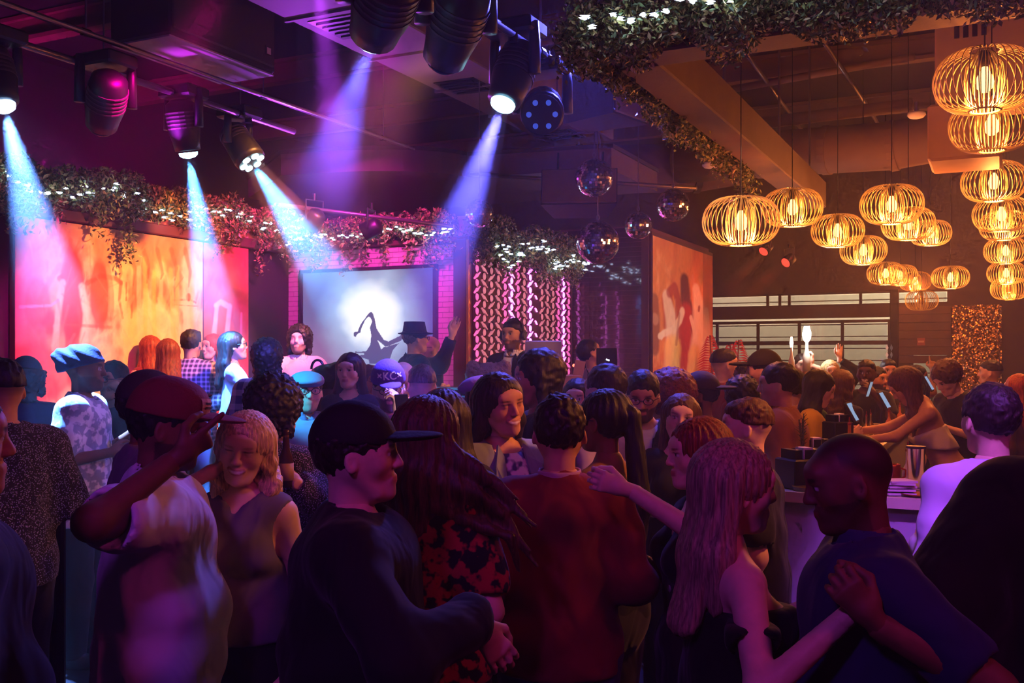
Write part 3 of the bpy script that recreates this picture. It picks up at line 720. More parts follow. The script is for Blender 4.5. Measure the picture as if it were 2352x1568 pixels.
    if glasses:
        mb = MB(); P = lambda p: (RH @ V3(*p)+hc)*s
        for sx in (-1, 1):
            mb.tube([P((sx*.033+.024*math.cos(t), .104-.0*abs(math.cos(t)), .010+.018*math.sin(t))) for t in np.linspace(0, 2*math.pi, 14, endpoint=False)], .0022*s, 5, closed=True)
            mb.tube([P((sx*.057, .102, .014)), P((sx*.083, .06, .014)), P((sx*.086, -.005, .012))], .002*s, 5)
        mb.tube([P((-.009, .106, .013)), P((.009, .106, .013))], .0022*s, 5)
        mb.build('glasses', mat('glasses_frame', srgb(24, 22, 24), .35), root)
    ex = sp.get('extra')
    if ex: ex(root, s, hc, RH, A, up, RL)
    root['_hand'] = [0]
    del root['_hand']
    return root, s, A
# ------------------------------------------------------------------ the room
def v_at(px, u):
    a = (px-1176)/F; return (a*(K.y+U.y*u)-K.x-U.x*u)/(V.x-a*V.y)
def u_at(px, v):
    a = (px-1176)/F; return (a*(K.y+V.y*v)-K.x-V.x*v)/(U.x-a*U.y)
def z_at(py, p): return CH+p.y*(HZ-py)/F
def rbox(mb, u0, u1, v0, v1, z0, z1, bev=0.):
    mb.box(R((u0+u1)/2, (v0+v1)/2, (z0+z1)/2), (abs(v1-v0), abs(u1-u0), abs(z1-z0)), ROOMROT, bev)
def struct(name, mb, m, label=None, parent=None):
    o = mb.build(name, m, parent)
    if parent is None: tag(o, label, None, None, 'structure')
    return o
m_floor = mat('floor_dark_stone', srgb(46, 40, 46), .35, vary=.3, scale=3, bump=.05)
m_dark = mat('paint_plum_black', srgb(40, 28, 40), .8, vary=.2, scale=2)
m_ceil = mat('paint_ceiling_black', srgb(34, 24, 34), .9, vary=.25, scale=1.5)
m_wood = mat('dark_stained_wood', srgb(74, 40, 34), .5, vary=.35, scale=6)
m_trim = mat('purple_brown_trim', srgb(92, 48, 54), .5, vary=.2)
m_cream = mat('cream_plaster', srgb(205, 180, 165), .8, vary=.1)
m_grout = mat('grout_grey', srgb(90, 74, 80), .85)
m_tilep = mat('tile_glazed_pale', srgb(188, 158, 170), .18, vary=.12, scale=9, coat=.3)
m_tiled = mat('tile_glazed_plum', srgb(58, 30, 42), .10, vary=.3, scale=7, coat=.6)
m_blackmetal = mat('black_metal', srgb(20, 20, 24), .4, .6)
m_steel = mat('grey_steel', srgb(120, 112, 118), .35, .8)
m_gold = mat('gold_edge', srgb(190, 140, 70), .3, .9)
mb = MB(); rbox(mb, -14, 9.4, -3, 12, -.12, 0); struct('floor', mb, m_floor, 'dark stone dance floor under the crowd')
mb = MB(); rbox(mb, -14, 9.4, -3, 12, 5.3, 5.42); struct('ceiling', mb, m_ceil, 'black painted ceiling deck high above the room')
mb = MB(); rbox(mb, -14, 9.4, -3.12, -3, 0, 5.3); struct('wall_outer', mb, m_ceil, 'black outer wall behind the mural partition')
mb = MB(); rbox(mb, -14, 9.4, 12, 12.12, 0, 5.3); struct('wall_right', mb, m_dark, 'dark side wall of the bar area')
# raised seating platform along mural and screen, and under the disc jockey
mb = MB(); rbox(mb, -4.4, 0, 0, 3.3, 0, .35); rbox(mb, -1.9, 0, 3.3, 4.3, 0, .35); rbox(mb, 0, 2.5, 2.27, 4.3, 0, .35); struct('floor_platform', mb, m_wood, 'low wooden platform in front of the stage walls')
# left partition with ledge and light-washed upper strip
mb = MB(); rbox(mb, -9, 0, -.22, 0, 0, 3.0); struct('wall_left', mb, m_dark, 'left partition wall carrying the long mural')
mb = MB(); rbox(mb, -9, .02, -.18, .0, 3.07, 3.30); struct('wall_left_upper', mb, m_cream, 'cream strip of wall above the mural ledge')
mb = MB(); rbox(mb, -9, .02, -.2, .10, 2.98, 3.08, .01); struct('trim_1', mb, m_trim, 'purple ledge running along the top of the mural')
mb = MB(); rbox(mb, -9, .02, -.2, .04, 3.30, 3.36, .01); struct('trim_2', mb, m_dark, 'dark cap along the top of the left wall')
# screen wall
mb = MB(); rbox(mb, 0, .22, -.2, 2.27, 0, 3.02); o_sw = struct('wall_back', mb, m_grout, 'pink lit tiled wall around the big screen')
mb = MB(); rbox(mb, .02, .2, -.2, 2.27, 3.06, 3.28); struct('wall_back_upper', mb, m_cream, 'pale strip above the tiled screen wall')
mb = MB(); rbox(mb, -.05, .2, -.1, 2.27, 3.01, 3.07, .01); struct('trim_3', mb, m_trim, 'thin ledge above the tiled screen wall')
def tile_mesh(w, h, t=.014, b=.004):
    q = MB(); q.box((0, 0, 0), (w, t, h), None, 0); me = q.mesh('tile'); 
    return me
def tiles(parent, u, v0, v1, z0, z1, w, h, m, skip=None, stagger=True, gap=.004, name='tile'):
    me = tile_mesh(w-gap, h-gap); me.materials.append(m); nrow = int((z1-z0)/h); ncol = int(math.ceil((v1-v0)/w))+1; k = 0
    for r in range(nrow):
        for c in range(ncol):
            vc = v0+(c+(.5 if stagger and r % 2 else 0))*w; zc = z1-(r+.5)*h
            if vc-w/2 < v0-.001-w*.6 or vc+w/2 > v1+w*.55: continue
            if vc+w/2 > v1+.002 or vc-w/2 < v0-.002:          # cut tile at the edge
                a, b = max(vc-w/2, v0), min(vc+w/2, v1)
                if b-a < .02: continue
            else: a, b = vc-w/2, vc+w/2
            if skip and a > skip[0]-.01 and b < skip[1]+.01 and zc-h/2 > skip[2] and zc+h/2 < skip[3]: continue
            o = link(name, me, parent, R(u-.004+rnd.uniform(-.0012, .0012), (a+b)/2, zc), (rnd.uniform(-.006, .006), 0, -AX+rnd.uniform(-.006, .006))); o.scale.x = (b-a-gap)/(w-gap); k += 1
    return k
SCR = (.20, 1.89, 1.74, 2.80)
tiles(o_sw, 0, 0.0, 2.11, 1.40, 3.0, .15, .053, m_tilep, SCR)
# dark glossy side return between mural and screen (left wall end, tiled)
# post with gold edge at the right end of the screen wall
mb = MB(); rbox(mb, -.06, .22, 2.10, 2.245, 0, 3.04, .008); struct('trim_4', mb, m_wood, 'dark wooden post right of the big screen')
mb = MB(); rbox(mb, -.062, .22, 2.247, 2.275, 0, 3.03, .004); struct('trim_5', mb, m_gold, 'narrow gold strip on the edge of the wooden post')
# lattice wall backing, dark tiled wall, partition behind the dancer painting
mb = MB(); rbox(mb, .0, 2.5, 2.05, 2.262, 0, 3.0); struct('wall_lattice', mb, m_dark, 'partition wall behind the carved lattice')
mb = MB(); rbox(mb, 2.505, 5.42, 2.05, 3.24, 0, 3.42); o_tw = struct('wall_tile', mb, mat('grout_plum', srgb(112, 74, 88), .8), 'glossy plum tiled wall behind the disc jockeys')
tiles(o_tw, 2.505, 2.27, 3.235, 1.45, 3.40, .192, .0575, m_tiled, None, False)
mb = MB(); rbox(mb, 2.48, 2.51, 3.215, 3.30, 0.35, 3.36); struct('trim_6', mb, m_wood, 'dark corner strip beside the dancer painting')
# far wall with clerestory and glazed overhead door
UF = 8.96
m_plank = mat('brown_wall_plank', srgb(84, 58, 44), .6, vary=.4, scale=5)
vL, vD, vP, vE = v_at(1600, UF), v_at(2046, UF), v_at(2062, UF), 9.5
zc0, zc1 = 2.74, 2.97; zd1 = 2.50; zd0 = .25
mb = MB()
rbox(mb, UF, UF+.2, -3, vE+2.4, zc1, 5.3)                       # above the clerestory
rbox(mb, UF, UF+.2, -3, vL, 0, zc1)
rbox(mb, UF, UF+.2, vL, vD, zd1+.04, zc0)                       # header
vW0, vW1 = v_at(2092, UF), v_at(2180, UF)
rbox(mb, UF, UF+.2, vD, vW0, 0, zc0); rbox(mb, UF, UF+.2, vW0, vW1, 0, .9); rbox(mb, UF, UF+.2, vW0, vW1, 1.96, zc0); rbox(mb, UF, UF+.2, vW1, vE+2.4, 0, zc1); rbox(mb, UF, UF+.2, vL, vW1, 0, .2)
o_far = struct('wall_far', mb, mat('far_wall_brown', srgb(66, 46, 40), .75, vary=.25, scale=3), 'brown far wall with windows behind the bar')
m_glass = bpy.data.materials.new('window_glass'); m_glass.use_nodes = True; nt = m_glass.node_tree; nt.nodes.clear()
_o = nt.nodes.new('ShaderNodeOutputMaterial'); _m = nt.nodes.new('ShaderNodeMixShader'); _t = nt.nodes.new('ShaderNodeBsdfTransparent'); _g = nt.nodes.new('ShaderNodeBsdfGlossy'); _fr = nt.nodes.new('ShaderNodeFresnel')
_t.inputs[0].default_value = (.82, .84, .84, 1); _g.inputs['Roughness'].default_value = .02; _fr.inputs[0].default_value = 1.7
nt.links.new(_fr.outputs[0], _m.inputs[0]); nt.links.new(_t.outputs[0], _m.inputs[1]); nt.links.new(_g.outputs[0], _m.inputs[2]); nt.links.new(_m.outputs[0], _o.inputs[0])
m_frame = mat('dark_window_frame', srgb(40, 28, 28), .45, .3)
def window(name, label, v0, v1, z0, z1, cols, rows, fr=.05, mul=.035, d=.06):
    """frame with its mullions, each pane its own mesh; cols / rows are lists of inner boundaries"""
    root = link(name, None); tag(root, label, None, None, 'structure'); mb = MB(); uu = UF+.05
    rbox(mb, uu-d/2, uu+d/2, v0, v0+fr, z0, z1); rbox(mb, uu-d/2, uu+d/2, v1-fr, v1, z0, z1); rbox(mb, uu-d/2, uu+d/2, v0, v1, z1-fr, z1); rbox(mb, uu-d/2, uu+d/2, v0, v1, z0, z0+fr)
    mb.build('window_frame', m_frame, root)
    vs = [v0+fr]+cols+[v1-fr]; zs = [z0+fr]+rows+[z1-fr]
    for c in cols: q = MB(); rbox(q, uu-d*.4, uu+d*.4, c-mul/2, c+mul/2, z0, z1); q.build('mullion', m_frame, root)
    for r_ in rows: q = MB(); rbox(q, uu-d*.45, uu+d*.45, v0, v1, r_-mul*.7, r_+mul*.7); q.build('rail', m_frame, root)
    for i in range(len(vs)-1):
        for j in range(len(zs)-1):
            q = MB(); a = rnd.uniform(-.006, .006); rbox(q, uu-.004+a*.0, uu+.004, vs[i]+mul*.3, vs[i+1]-mul*.3, zs[j]+mul*.3, zs[j+1]-mul*.3); q.build('pane', m_glass, root)
vv = lambda *p: [v_at(x, UF) for x in p]
window('window_1', 'long clerestory window strip under the ceiling of the far wall', vL, v_at(2180, UF), zc0, zc1, vv(1762, 1790, 1812, 1976, 2052), [], .03, .045)
window('window_2', 'glazed overhead door with dark frames behind the bar crowd', vL, vD, zd0, zd1, vv(1646, 1740, 1835, 1934), [1.12, 1.66, 2.11], .05, .05)
window('window_3', 'small square window in the brown plank wall', vW0, vW1, .9, 1.96, [v_at(2140, UF)], [], .04, .02)
root = link('wall_planks', None); tag(root, 'horizontal dark planks cladding the far wall right of the door', None, None, 'structure')
zz = 2.70
for i in range(7):
    h = .135; q = MB(); rbox(q, UF-.02-.004*(i % 2), UF, vP, v_at(2184, UF), zz-h+.008, zz, .003); q.build('plank', m_plank, root); zz -= h
mb = MB(); rbox(mb, UF-.06, UF+.02, vD-.01, vP+.02, 0, zc1+.02, .006); struct('trim_7', mb, m_frame, 'dark vertical post beside the overhead door')
# street outside the windows
mb = MB(); rbox(mb, 9.4, 17, -4, 14, -.15, -.03); struct('floor_street', mb, mat('street_asphalt', srgb(70, 70, 72), .8), 'grey street outside the windows')
m_sid = mat('street_siding', srgb(150, 140, 125), .8, vary=.15)
root = link('wall_street', None); tag(root, 'pale siding of the building across the street', None, None, 'structure')
mb = MB(); rbox(mb, 13.0, 13.3, -2, 13, 0, 6); mb.build('backing', m_sid, root)
for i in range(22): q = MB(); rbox(q, 12.94-.012*(i % 2), 13.0, -2, 13, .3+i*.25, .3+i*.25+.235, .01); q.build('siding_board', m_sid, root)
point('street_lamp_light', R(11.2, 5.2, 4.2), (1, .88, .62), 700, .25)
point('street_lamp_light_b', R(11.0, 1.8, 4.0), (1, .80, .62), 500, .25)

# ------------------------------------------------------------------ flat pictures (mural, dancer painting, screen)
rs = np.random.RandomState(3)
def vnoise(X, Y, seed=0, oct=4):
    """smooth value noise in numpy"""
    out = np.zeros_like(X); a = 1.; tot = 0
    for o in range(oct):
        r_ = np.random.RandomState(seed+o*17); G = r_.rand(64, 64); f = 2**o
        x, y = X*f, Y*f; xi, yi = np.floor(x).astype(int), np.floor(y).astype(int); fx, fy = x-xi, y-yi; fx = fx*fx*(3-2*fx); fy = fy*fy*(3-2*fy)
        g = lambda i, j: G[i % 64, j % 64]
        out += a*((g(xi, yi)*(1-fx)+g(xi+1, yi)*fx)*(1-fy)+(g(xi, yi+1)*(1-fx)+g(xi+1, yi+1)*fx)*fy); tot += a; a *= .5
    return out/tot
class Canvas:
    """colours painted on a grid; s 0..1 left to right, t 0..1 bottom to top"""
    def __init__(s, nx, ny, asp): 
        s.nx, s.ny = nx, ny; t, x = np.meshgrid(np.linspace(0, 1, ny), np.linspace(0, 1, nx)); s.x, s.t, s.asp = x, t, asp; s.C = np.zeros((nx, ny, 3)); s.w = (vnoise(x*9*asp, t*9, 91)-.5)
    def mix(s, m, c): m = np.clip(m, 0, 1)[..., None]; s.C = s.C*(1-m)+np.array(c)*m
    def ell(s, cx, cy, rx, ry, c, soft=.15, a=1., wob=.25):
        d = np.sqrt(((s.x-cx)/rx)**2+((s.t-cy)/ry)**2)+s.w*wob; s.mix(a*np.clip((1-d)/soft, 0, 1), c)
    def line(s, pts, r, c, soft=.3, a=1., wob=.3, r1=None):
        m = np.zeros_like(s.x); r1 = r if r1 is None else r1; n = len(pts)-1
        for i in range(n):
            (x0, y0), (x1, y1) = pts[i], pts[i+1]; dx, dy = (x1-x0)*s.asp, y1-y0; L = dx*dx+dy*dy+1e-9
            t = np.clip(((s.x-x0)*s.asp*dx+(s.t-y0)*dy)/L, 0, 1); d = np.sqrt(((s.x-x0)*s.asp-t*dx)**2+(s.t-y0-t*dy)**2); rr = (r+(r1-r)*(i+t)/n)*(1+s.w*wob)
            m = np.maximum(m, np.clip((rr-d)/(rr*soft+1e-6)+.0, 0, 1))
        s.mix(m*a, c)
    def poly(s, pts, c, a=1.):
        x, y = s.x+s.w*.012, s.t+s.w*.012; ins = np.zeros(x.shape, bool); n = len(pts)
        for i in range(n):
            (x0, y0), (x1, y1) = pts[i], pts[(i+1) % n]
            cond = ((y0 > y) != (y1 > y)) & (x < (x1-x0)*(y-y0)/(y1-y0+1e-12)+x0); ins ^= cond
        s.mix(ins*a, c)
    def plane(s, name, P00, P10, P01, m, parent):
        """P00 lower left corner, P10 lower right, P01 upper left"""
        P00, P10, P01 = [np.array(p) for p in (P00, P10, P01)]
        v = P00+s.x[..., None]*(P10-P00)+s.t[..., None]*(P01-P00); nx, ny = s.nx, s.ny
        i, j = np.meshgrid(np.arange(nx-1), np.arange(ny-1), indexing='ij'); b = i*ny+j
        q = np.stack([b, b+ny, b+ny+1, b+1], -1).reshape(-1, 4)
        return link(name, np_mesh(name, v.reshape(-1, 3), q, m, False, np.clip(s.C.reshape(-1, 3), 0, 1)), parent)
def brush(cv, n, seed, a):
    """loose brush strokes that pick up and shift the paint under them"""
    r_ = np.random.RandomState(seed)
    for k in range(n):
        x0, t0 = r_.rand(), r_.rand(); i, j = int(x0*(cv.nx-1)), int(t0*(cv.ny-1)); c = cv.C[i, j]*(.75+.5*r_.rand())*np.array([1.05, .9+.2*r_.rand(), .8+.3*r_.rand()])
        L = .03+.10*r_.rand(); th = r_.randn()*.5+math.pi/2; pts = [(x0, t0), (x0+L*math.cos(th)/cv.asp, t0+L*math.sin(th))]
        cv.line(pts, .004+.014*r_.rand()**2, c, .6, a*(.4+.6*r_.rand()), .5)
# mural on the left wall (u -3.45 .. -0.75)
u0, u1 = u_at(18, 0), u_at(556, 0); z0, z1 = 1.0, 2.97
cv = Canvas(300, 210, (u1-u0)/(z1-z0)); px_s = lambda px: (u_at(px, 0)-u0)/(u1-u0)
def mt(px, py): s_ = px_s(px); p = R(u0+s_*(u1-u0), 0, 0); return s_, (z_at(py, p)-z0)/(z1-z0)
n1 = vnoise(cv.x*7, cv.t*3.2, 5); n2 = vnoise(cv.x*16, cv.t*7, 25)
cream, ochre, rust, plum = np.array(srgb(236, 214, 180)), np.array(srgb(228, 196, 110)), np.array(srgb(190, 84, 56)), np.array(srgb(120, 60, 84))
cv.C[:] = cream*.75+ochre*.25; cv.mix((n1-.36)*3.2, ochre); cv.mix((n2-.54)*4.5, rust*.8+cream*.2); cv.mix(np.clip((cv.t-.72)*4+(n2-.5)*4, 0, .6), rust)
cv.mix(np.clip((cv.t-.80)*3.2+(n1-.5)*1.6, 0, .55), srgb(214, 150, 110))
cv.mix(np.clip((px_s(120)-cv.x)*12+(n1-.5)*2.5, 0, 1)*.75, srgb(150, 96, 120))
for (a, b, rx, ry, c, al) in ((150, 680, .050, .23, rust*.55, .95), (150, 800, .03, .20, rust*.5, .8), (213, 676, .042, .165, rust*.8, .9), (240, 690, .012, .1, rust, .5), (70, 700, .05, .12, plum, .5), (95, 790, .10, .13, plum*.9, .45), (418, 683, .014, .022, rust*.5, .9), (60, 860, .16, .14, srgb(190, 60, 70), .7)):
    cx, cy_ = mt(a, b); cv.ell(cx, cy_, rx, ry, c, .22, al, .35)
def mline(pts, r, c, a=.8, r1=None): cv.line([mt(*p) for p in pts], r, c, .5, a, .6, r1)
mline([(120, 640), (135, 632), (160, 636), (185, 650), (215, 634), (250, 640), (262, 650)], .016, rust*.7, .8)
mline([(110, 800), (118, 700), (128, 650)], .02, cream, .8); mline([(172, 660), (182, 720), (178, 790)], .025, cream, .9); mline([(262, 648), (258, 690), (266, 730)], .014, rust, .7, .006); mline([(275, 650), (274, 690)], .006, rust*.7, .7); mline([(290, 655), (286, 730)], .006, rust*.7, .6); mline([(382, 690), (420, 688), (436, 696)], .006, rust*.6, .8); mline([(386, 700), (440, 704)], .004, rust*.6, .7)
mline([(30, 705), (100, 702), (118, 690)], .008, srgb(230, 190, 205), .7); mline([(130, 745), (240, 752)], .009, rust, .6); mline([(60, 830), (75, 760), (84, 850)], .035, srgb(215, 110, 120), .6)
for k in range(9):
    a = 300+k*18+rnd.uniform(-6, 6); mline([(a, 610+rnd.uniform(-20, 20)), (a+rnd.uniform(-8, 8), 700), (a+rnd.uniform(-14, 14), 850)], .018, ochre*1.05 if k % 3 else cream, .55)
for k in range(6):
    a = 250+k*32; mline([(a, 575), (a+12, 600+rnd.uniform(0, 30)), (a+8, 640+rnd.uniform(0, 20))], .020, rust*.85, .6, .006)
brush(cv, 420, 30, .45)
# second sheet of the mural past the seam
cv.mix((cv.x > px_s(452))*.8, srgb(150, 50, 70)); cv.mix((np.abs(cv.x-px_s(452)) < .004)*1., srgb(60, 20, 30))
for a in (475, 505): mline([(a, 850), (a+2, 760), (a+8, 705)], .020, srgb(238, 200, 190), .85)
mline([(480, 702), (492, 694), (506, 702)], .018, srgb(238, 200, 190), .8); mline([(540, 720), (538, 800)], .010, srgb(230, 170, 180), .6)
ro = thing('mural_painting', R((u0+u1)/2, .05, z0), 'large warm abstract mural with red arches on the left wall', 'painting')
mb = MB(); mb.box((0, 0, (z1-z0)/2), (.06, (u1-u0), z1-z0), None); o = mb.build('canvas_board', m_wood, ro); o.rotation_euler = (0, 0, 0)
ro.rotation_euler = (0, 0, -AX)
cv.plane('painted_surface', (.034, -(u1-u0)/2, 0), (.034, (u1-u0)/2, 0), (.034, -(u1-u0)/2, z1-z0), vcol_mat('mural_paint', .75, noise=.16, nscale=7, bump=.15), ro)
# dancer painting
u0, u1 = 2.56, u_at(1632, 3.3); z0, z1 = .9, 3.30; Vp = 3.30
cv = Canvas(200, 200, (u1-u0)/(z1-z0)); cv.asp = .58
def dt(px, py): s_ = (u_at(px, Vp)-u0)/(u1-u0); p = R(u0+s_*(u1-u0), Vp, 0); return s_, (z_at(py, p)-z0)/(z1-z0)
n1 = vnoise(cv.x*6, cv.t*5, 8); n2 = vnoise(cv.x*14, cv.t*10, 33)
org, redd, whit, yel, dk = np.array(srgb(226, 150, 78)), np.array(srgb(186, 52, 36)), np.array(srgb(255, 246, 226)), np.array(srgb(250, 222, 120)), np.array(srgb(96, 30, 26))
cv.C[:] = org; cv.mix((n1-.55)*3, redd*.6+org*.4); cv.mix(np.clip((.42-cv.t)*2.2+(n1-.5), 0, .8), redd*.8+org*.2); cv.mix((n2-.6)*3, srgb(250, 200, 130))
def dl(pts, r, c, a=.95, r1=None): cv.line([dt(*p) for p in pts], r, c, .35, a, .35, r1)
dl([(1497, 690), (1500, 740), (1498, 800)], .045, srgb(120, 70, 60), .75); dl([(1499, 730), (1500, 735)], .03, srgb(210, 170, 140), .7)
dl([(1528, 690), (1535, 790), (1530, 880)], .06, redd*.9, .8); dl([(1525, 680), (1536, 730), (1545, 790), (1540, 900)], .040, whit, .85, .11)
dl([(1533, 672), (1544, 660), (1552, 690), (1553, 730)], .035, redd*.85, .8); dl([(1567, 645), (1570, 690), (1577, 720), (1572, 790)], .05, dk, .95, .075); dl([(1570, 720), (1568, 800), (1574, 900)], .075, redd, .95, .10)
dl([(1510, 772), (1520, 765), (1540, 758), (1556, 735), (1562, 715)], .020, whit, 1, .030); dl([(1510, 768), (1514, 776)], .012, whit, .9)
dl([(1594, 665), (1600, 700), (1604, 760), (1596, 880)], .045, whit, .9, .13); dl([(1601, 706), (1600, 712)], .014, redd*.6, .8); dl([(1582, 730), (1592, 770), (1612, 800)], .02, whit, .9)
dl([(1618, 715), (1622, 760), (1618, 840)], .030, whit*.95, .8); dl([(1540, 800), (1538, 900)], .085, yel, .8); dl([(1590, 820), (1588, 900)], .08, yel, .8); dl([(1555, 720), (1548, 790)], .012, redd*.7, .5)
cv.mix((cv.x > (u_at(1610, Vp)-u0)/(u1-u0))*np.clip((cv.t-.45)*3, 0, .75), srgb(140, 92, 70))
brush(cv, 220, 31, .18)

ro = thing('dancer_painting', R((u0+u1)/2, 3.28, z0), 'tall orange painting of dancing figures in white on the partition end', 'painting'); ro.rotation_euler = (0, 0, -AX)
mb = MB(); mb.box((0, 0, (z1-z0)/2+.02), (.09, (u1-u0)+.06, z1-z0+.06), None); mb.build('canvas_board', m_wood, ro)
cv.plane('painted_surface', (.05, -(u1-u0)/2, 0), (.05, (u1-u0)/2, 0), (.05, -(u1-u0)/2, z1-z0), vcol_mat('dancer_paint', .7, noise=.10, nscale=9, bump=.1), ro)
# big screen
v0, v1, z0, z1 = .225, 1.865, 1.775, 2.765
cv = Canvas(260, 160, (v1-v0)/(z1-z0))
def st(px, py): s_ = (v_at(px, 0)-v0)/(v1-v0); p = R(-.05, v0+s_*(v1-v0), 0); return s_, (z_at(py, p)-z0)/(z1-z0)
n1 = vnoise(cv.x*6, cv.t*5, 12, 5); gx, gt = st(858, 725); d = np.sqrt(((cv.x-gx)*1.55)**2+((cv.t-gt)*.95)**2)+(n1-.5)*.16
cv.C[:] = srgb(104, 98, 150); cv.mix(np.clip((.5-cv.x)*1.4, 0, 1)*np.clip((.55-cv.t)*1.7, 0, .8), srgb(190, 110, 160)); cv.mix(np.clip(cv.x-.7, 0, 1)*2.2, srgb(72, 66, 160))
cv.mix(np.clip((.70-d)/.42, 0, 1)**1.2, srgb(176, 205, 236)); cv.mix(np.clip((.40-d)/.20, 0, 1), (1, 1, 1))
sil = srgb(66, 74, 120)
P_ = lambda pts: [st(680+x/5.226, 600+y/5.226) for x, y in pts]
cv.poly(P_([(925, 600), (880, 650), (800, 760), (770, 840), (720, 850), (722, 895), (740, 910), (770, 865), (800, 855), (815, 800), (860, 700), (900, 660), (930, 690), (945, 720), (915, 800), (925, 900), (915, 1000), (870, 1080), (730, 1085), (735, 1100), (845, 1105), (840, 1125), (730, 1130), (735, 1155), (830, 1160), (900, 1180), (905, 1230), (1130, 1230), (1190, 1060), (1260, 985), (1080, 1030), (1045, 1060), (1030, 1000), (1000, 940), (1110, 1030), (1290, 950), (1330, 850), (1310, 845), (1280, 890), (1130, 965), (1080, 940), (990, 800), (975, 690), (950, 620)]), sil)
ro = thing('wall_screen', R(-.03, (v0+v1)/2, z0), 'big wall screen showing a glowing silhouette with raised arm', 'screen'); ro.rotation_euler = (0, 0, -AX)
wd, ht = v1-v0, z1-z0; mb = MB()
for s_ in (-1, 1): mb.box((s_*(wd/2+.018), 0, ht/2), (.036, .07, ht+.072)); mb.box((0, 0, ht/2+s_*(ht/2+.018)), (wd+.072, .07, .036))
mb.box((0, .02, ht/2), (wd, .03, ht)); mb.build('bezel', mat('screen_bezel', srgb(40, 30, 60), .3), ro)
cv.plane('display', (-wd/2, -.012, 0), (wd/2, -.012, 0), (-wd/2, -.012, ht), vcol_mat('screen_picture', .3, emit=1.15), ro)
# ------------------------------------------------------------------ ceiling equipment
m_duct = mat('duct_painted', srgb(118, 96, 108), .6, vary=.12, scale=3)
m_ductw = mat('duct_insulated', srgb(112, 84, 70), .7, vary=.15, scale=3)
def rp(px, py, z):           # point on the horizontal plane z under pixel
    Y = (z-CH)*F/(HZ-py); return Vector((Y*(px-1176)/F, Y, z))
# rectangular supply duct
a = rp(700, 64, 4.4); uA, vA = uv_of(a); uB = uv_of(rp(1330, 330, 4.4))[0]
ro = thing('supply_duct', R((uA-3+uB)/2, vA+.38, 4.4), 'long rectangular duct with slotted vents under the ceiling', 'duct', None, -AX); L = uB-uA+3
mb = MB(); mb.box((0, 0, .25), (.76, L, .5), None, .01); mb.build('duct_body', m_duct, ro)
for k in range(7): q = MB(); q.box((0, -L/2+L*(k+.5)/7, .25), (.80, .03, .54)); q.build('duct_flange', m_duct, ro)
for pp in ((815, 58), (1262, 312), (1050, 200)):
    c = rp(*pp, 4.4); uc, vc = uv_of(c); y = uc-(uA-3+uB)/2
    q = MB()
    for k in range(5): q.box((-.06+.0*k, y-.16+.08*k, -.012), (.34, .035, .02))
    q.box((-.06, y, -.004), (.42, .46, .008)); q.build('vent_grille', m_blackmetal, ro)
for y in (-L*.3, 0, L*.3):
    
    for s_ in (-1, 1): q = MB(); q.tube([(s_*.36, y, .5), (s_*.36, y, .9)], .008, 6); q.build('hanger_rod', m_steel, ro)
# curved soffit over the screen
ro = thing('curved_soffit', R(.8, 1.6, 3.75), 'curved plum soffit slab hanging over the screen corner', 'soffit', None, -AX)
mb = MB(); pl = [(-2.6, 1.4), (-2.6, -.3)]+[(-1.5+1.9*math.sin(t), -1.3+1.0-1.0*math.cos(t)) for t in np.linspace(0.1, 1.5, 10)]+[(1.9, -.1), (1.9, 1.4)]; mb.prism(pl, 0, .22); mb.build('slab', mat('soffit_paint', srgb(86, 62, 76), .8), ro)
mb = MB(); mb.prism([(x*1.01, y*1.01) for x, y in pl], .22, .26); mb.build('slab_edge', m_dark, ro)
# steel joists and conduits over the whole room
for i, u in enumerate((-6.5, -4.2, -1.9, .4, 2.7, 5.0, 7.2)):
    mb = MB(); rbox(mb, u-.07, u+.07, -3, 12, 5.24, 5.28); rbox(mb, u-.02, u+.02, -3, 12, 5.06, 5.24); rbox(mb, u-.07, u+.07, -3, 12, 5.02, 5.06)
    tag(mb.build('ceiling_joist', m_ductw), 'dark steel joist under the ceiling, number %s from the camera side' % ('first', 'second', 'third', 'fourth', 'fifth', 'sixth', 'seventh')[i], 'joist', 'steel joists under the ceiling')
def pipe(name, label, pts, r, m, cat='pipe', group=None):
    mb = MB(); mb.tube(pts, r, 10); return tag(mb.build(name, m, None, True), label, cat, group)
pipe('conduit', 'thin conduit running diagonally above the bar', [rp(1705, 110, 4.9), rp(1850, 310, 4.9)], .022, m_steel)
pipe('conduit', 'conduit with junction plates crossing over the wire lamps', [rp(1895, 100, 4.85), rp(1990, 240, 4.85), rp(2020, 290, 4.85)], .022, m_steel)
pipe('sprinkler_pipe', 'brown pipe running level above the concrete beam', [rp(1730, 285, 4.6), rp(2095, 240, 4.6)], .07, m_ductw)
pipe('sprinkler_pipe', 'brown pipe close behind the green hedge beam', [rp(1680, 205, 4.9), rp(2100, 130, 4.9)], .04, m_ductw)
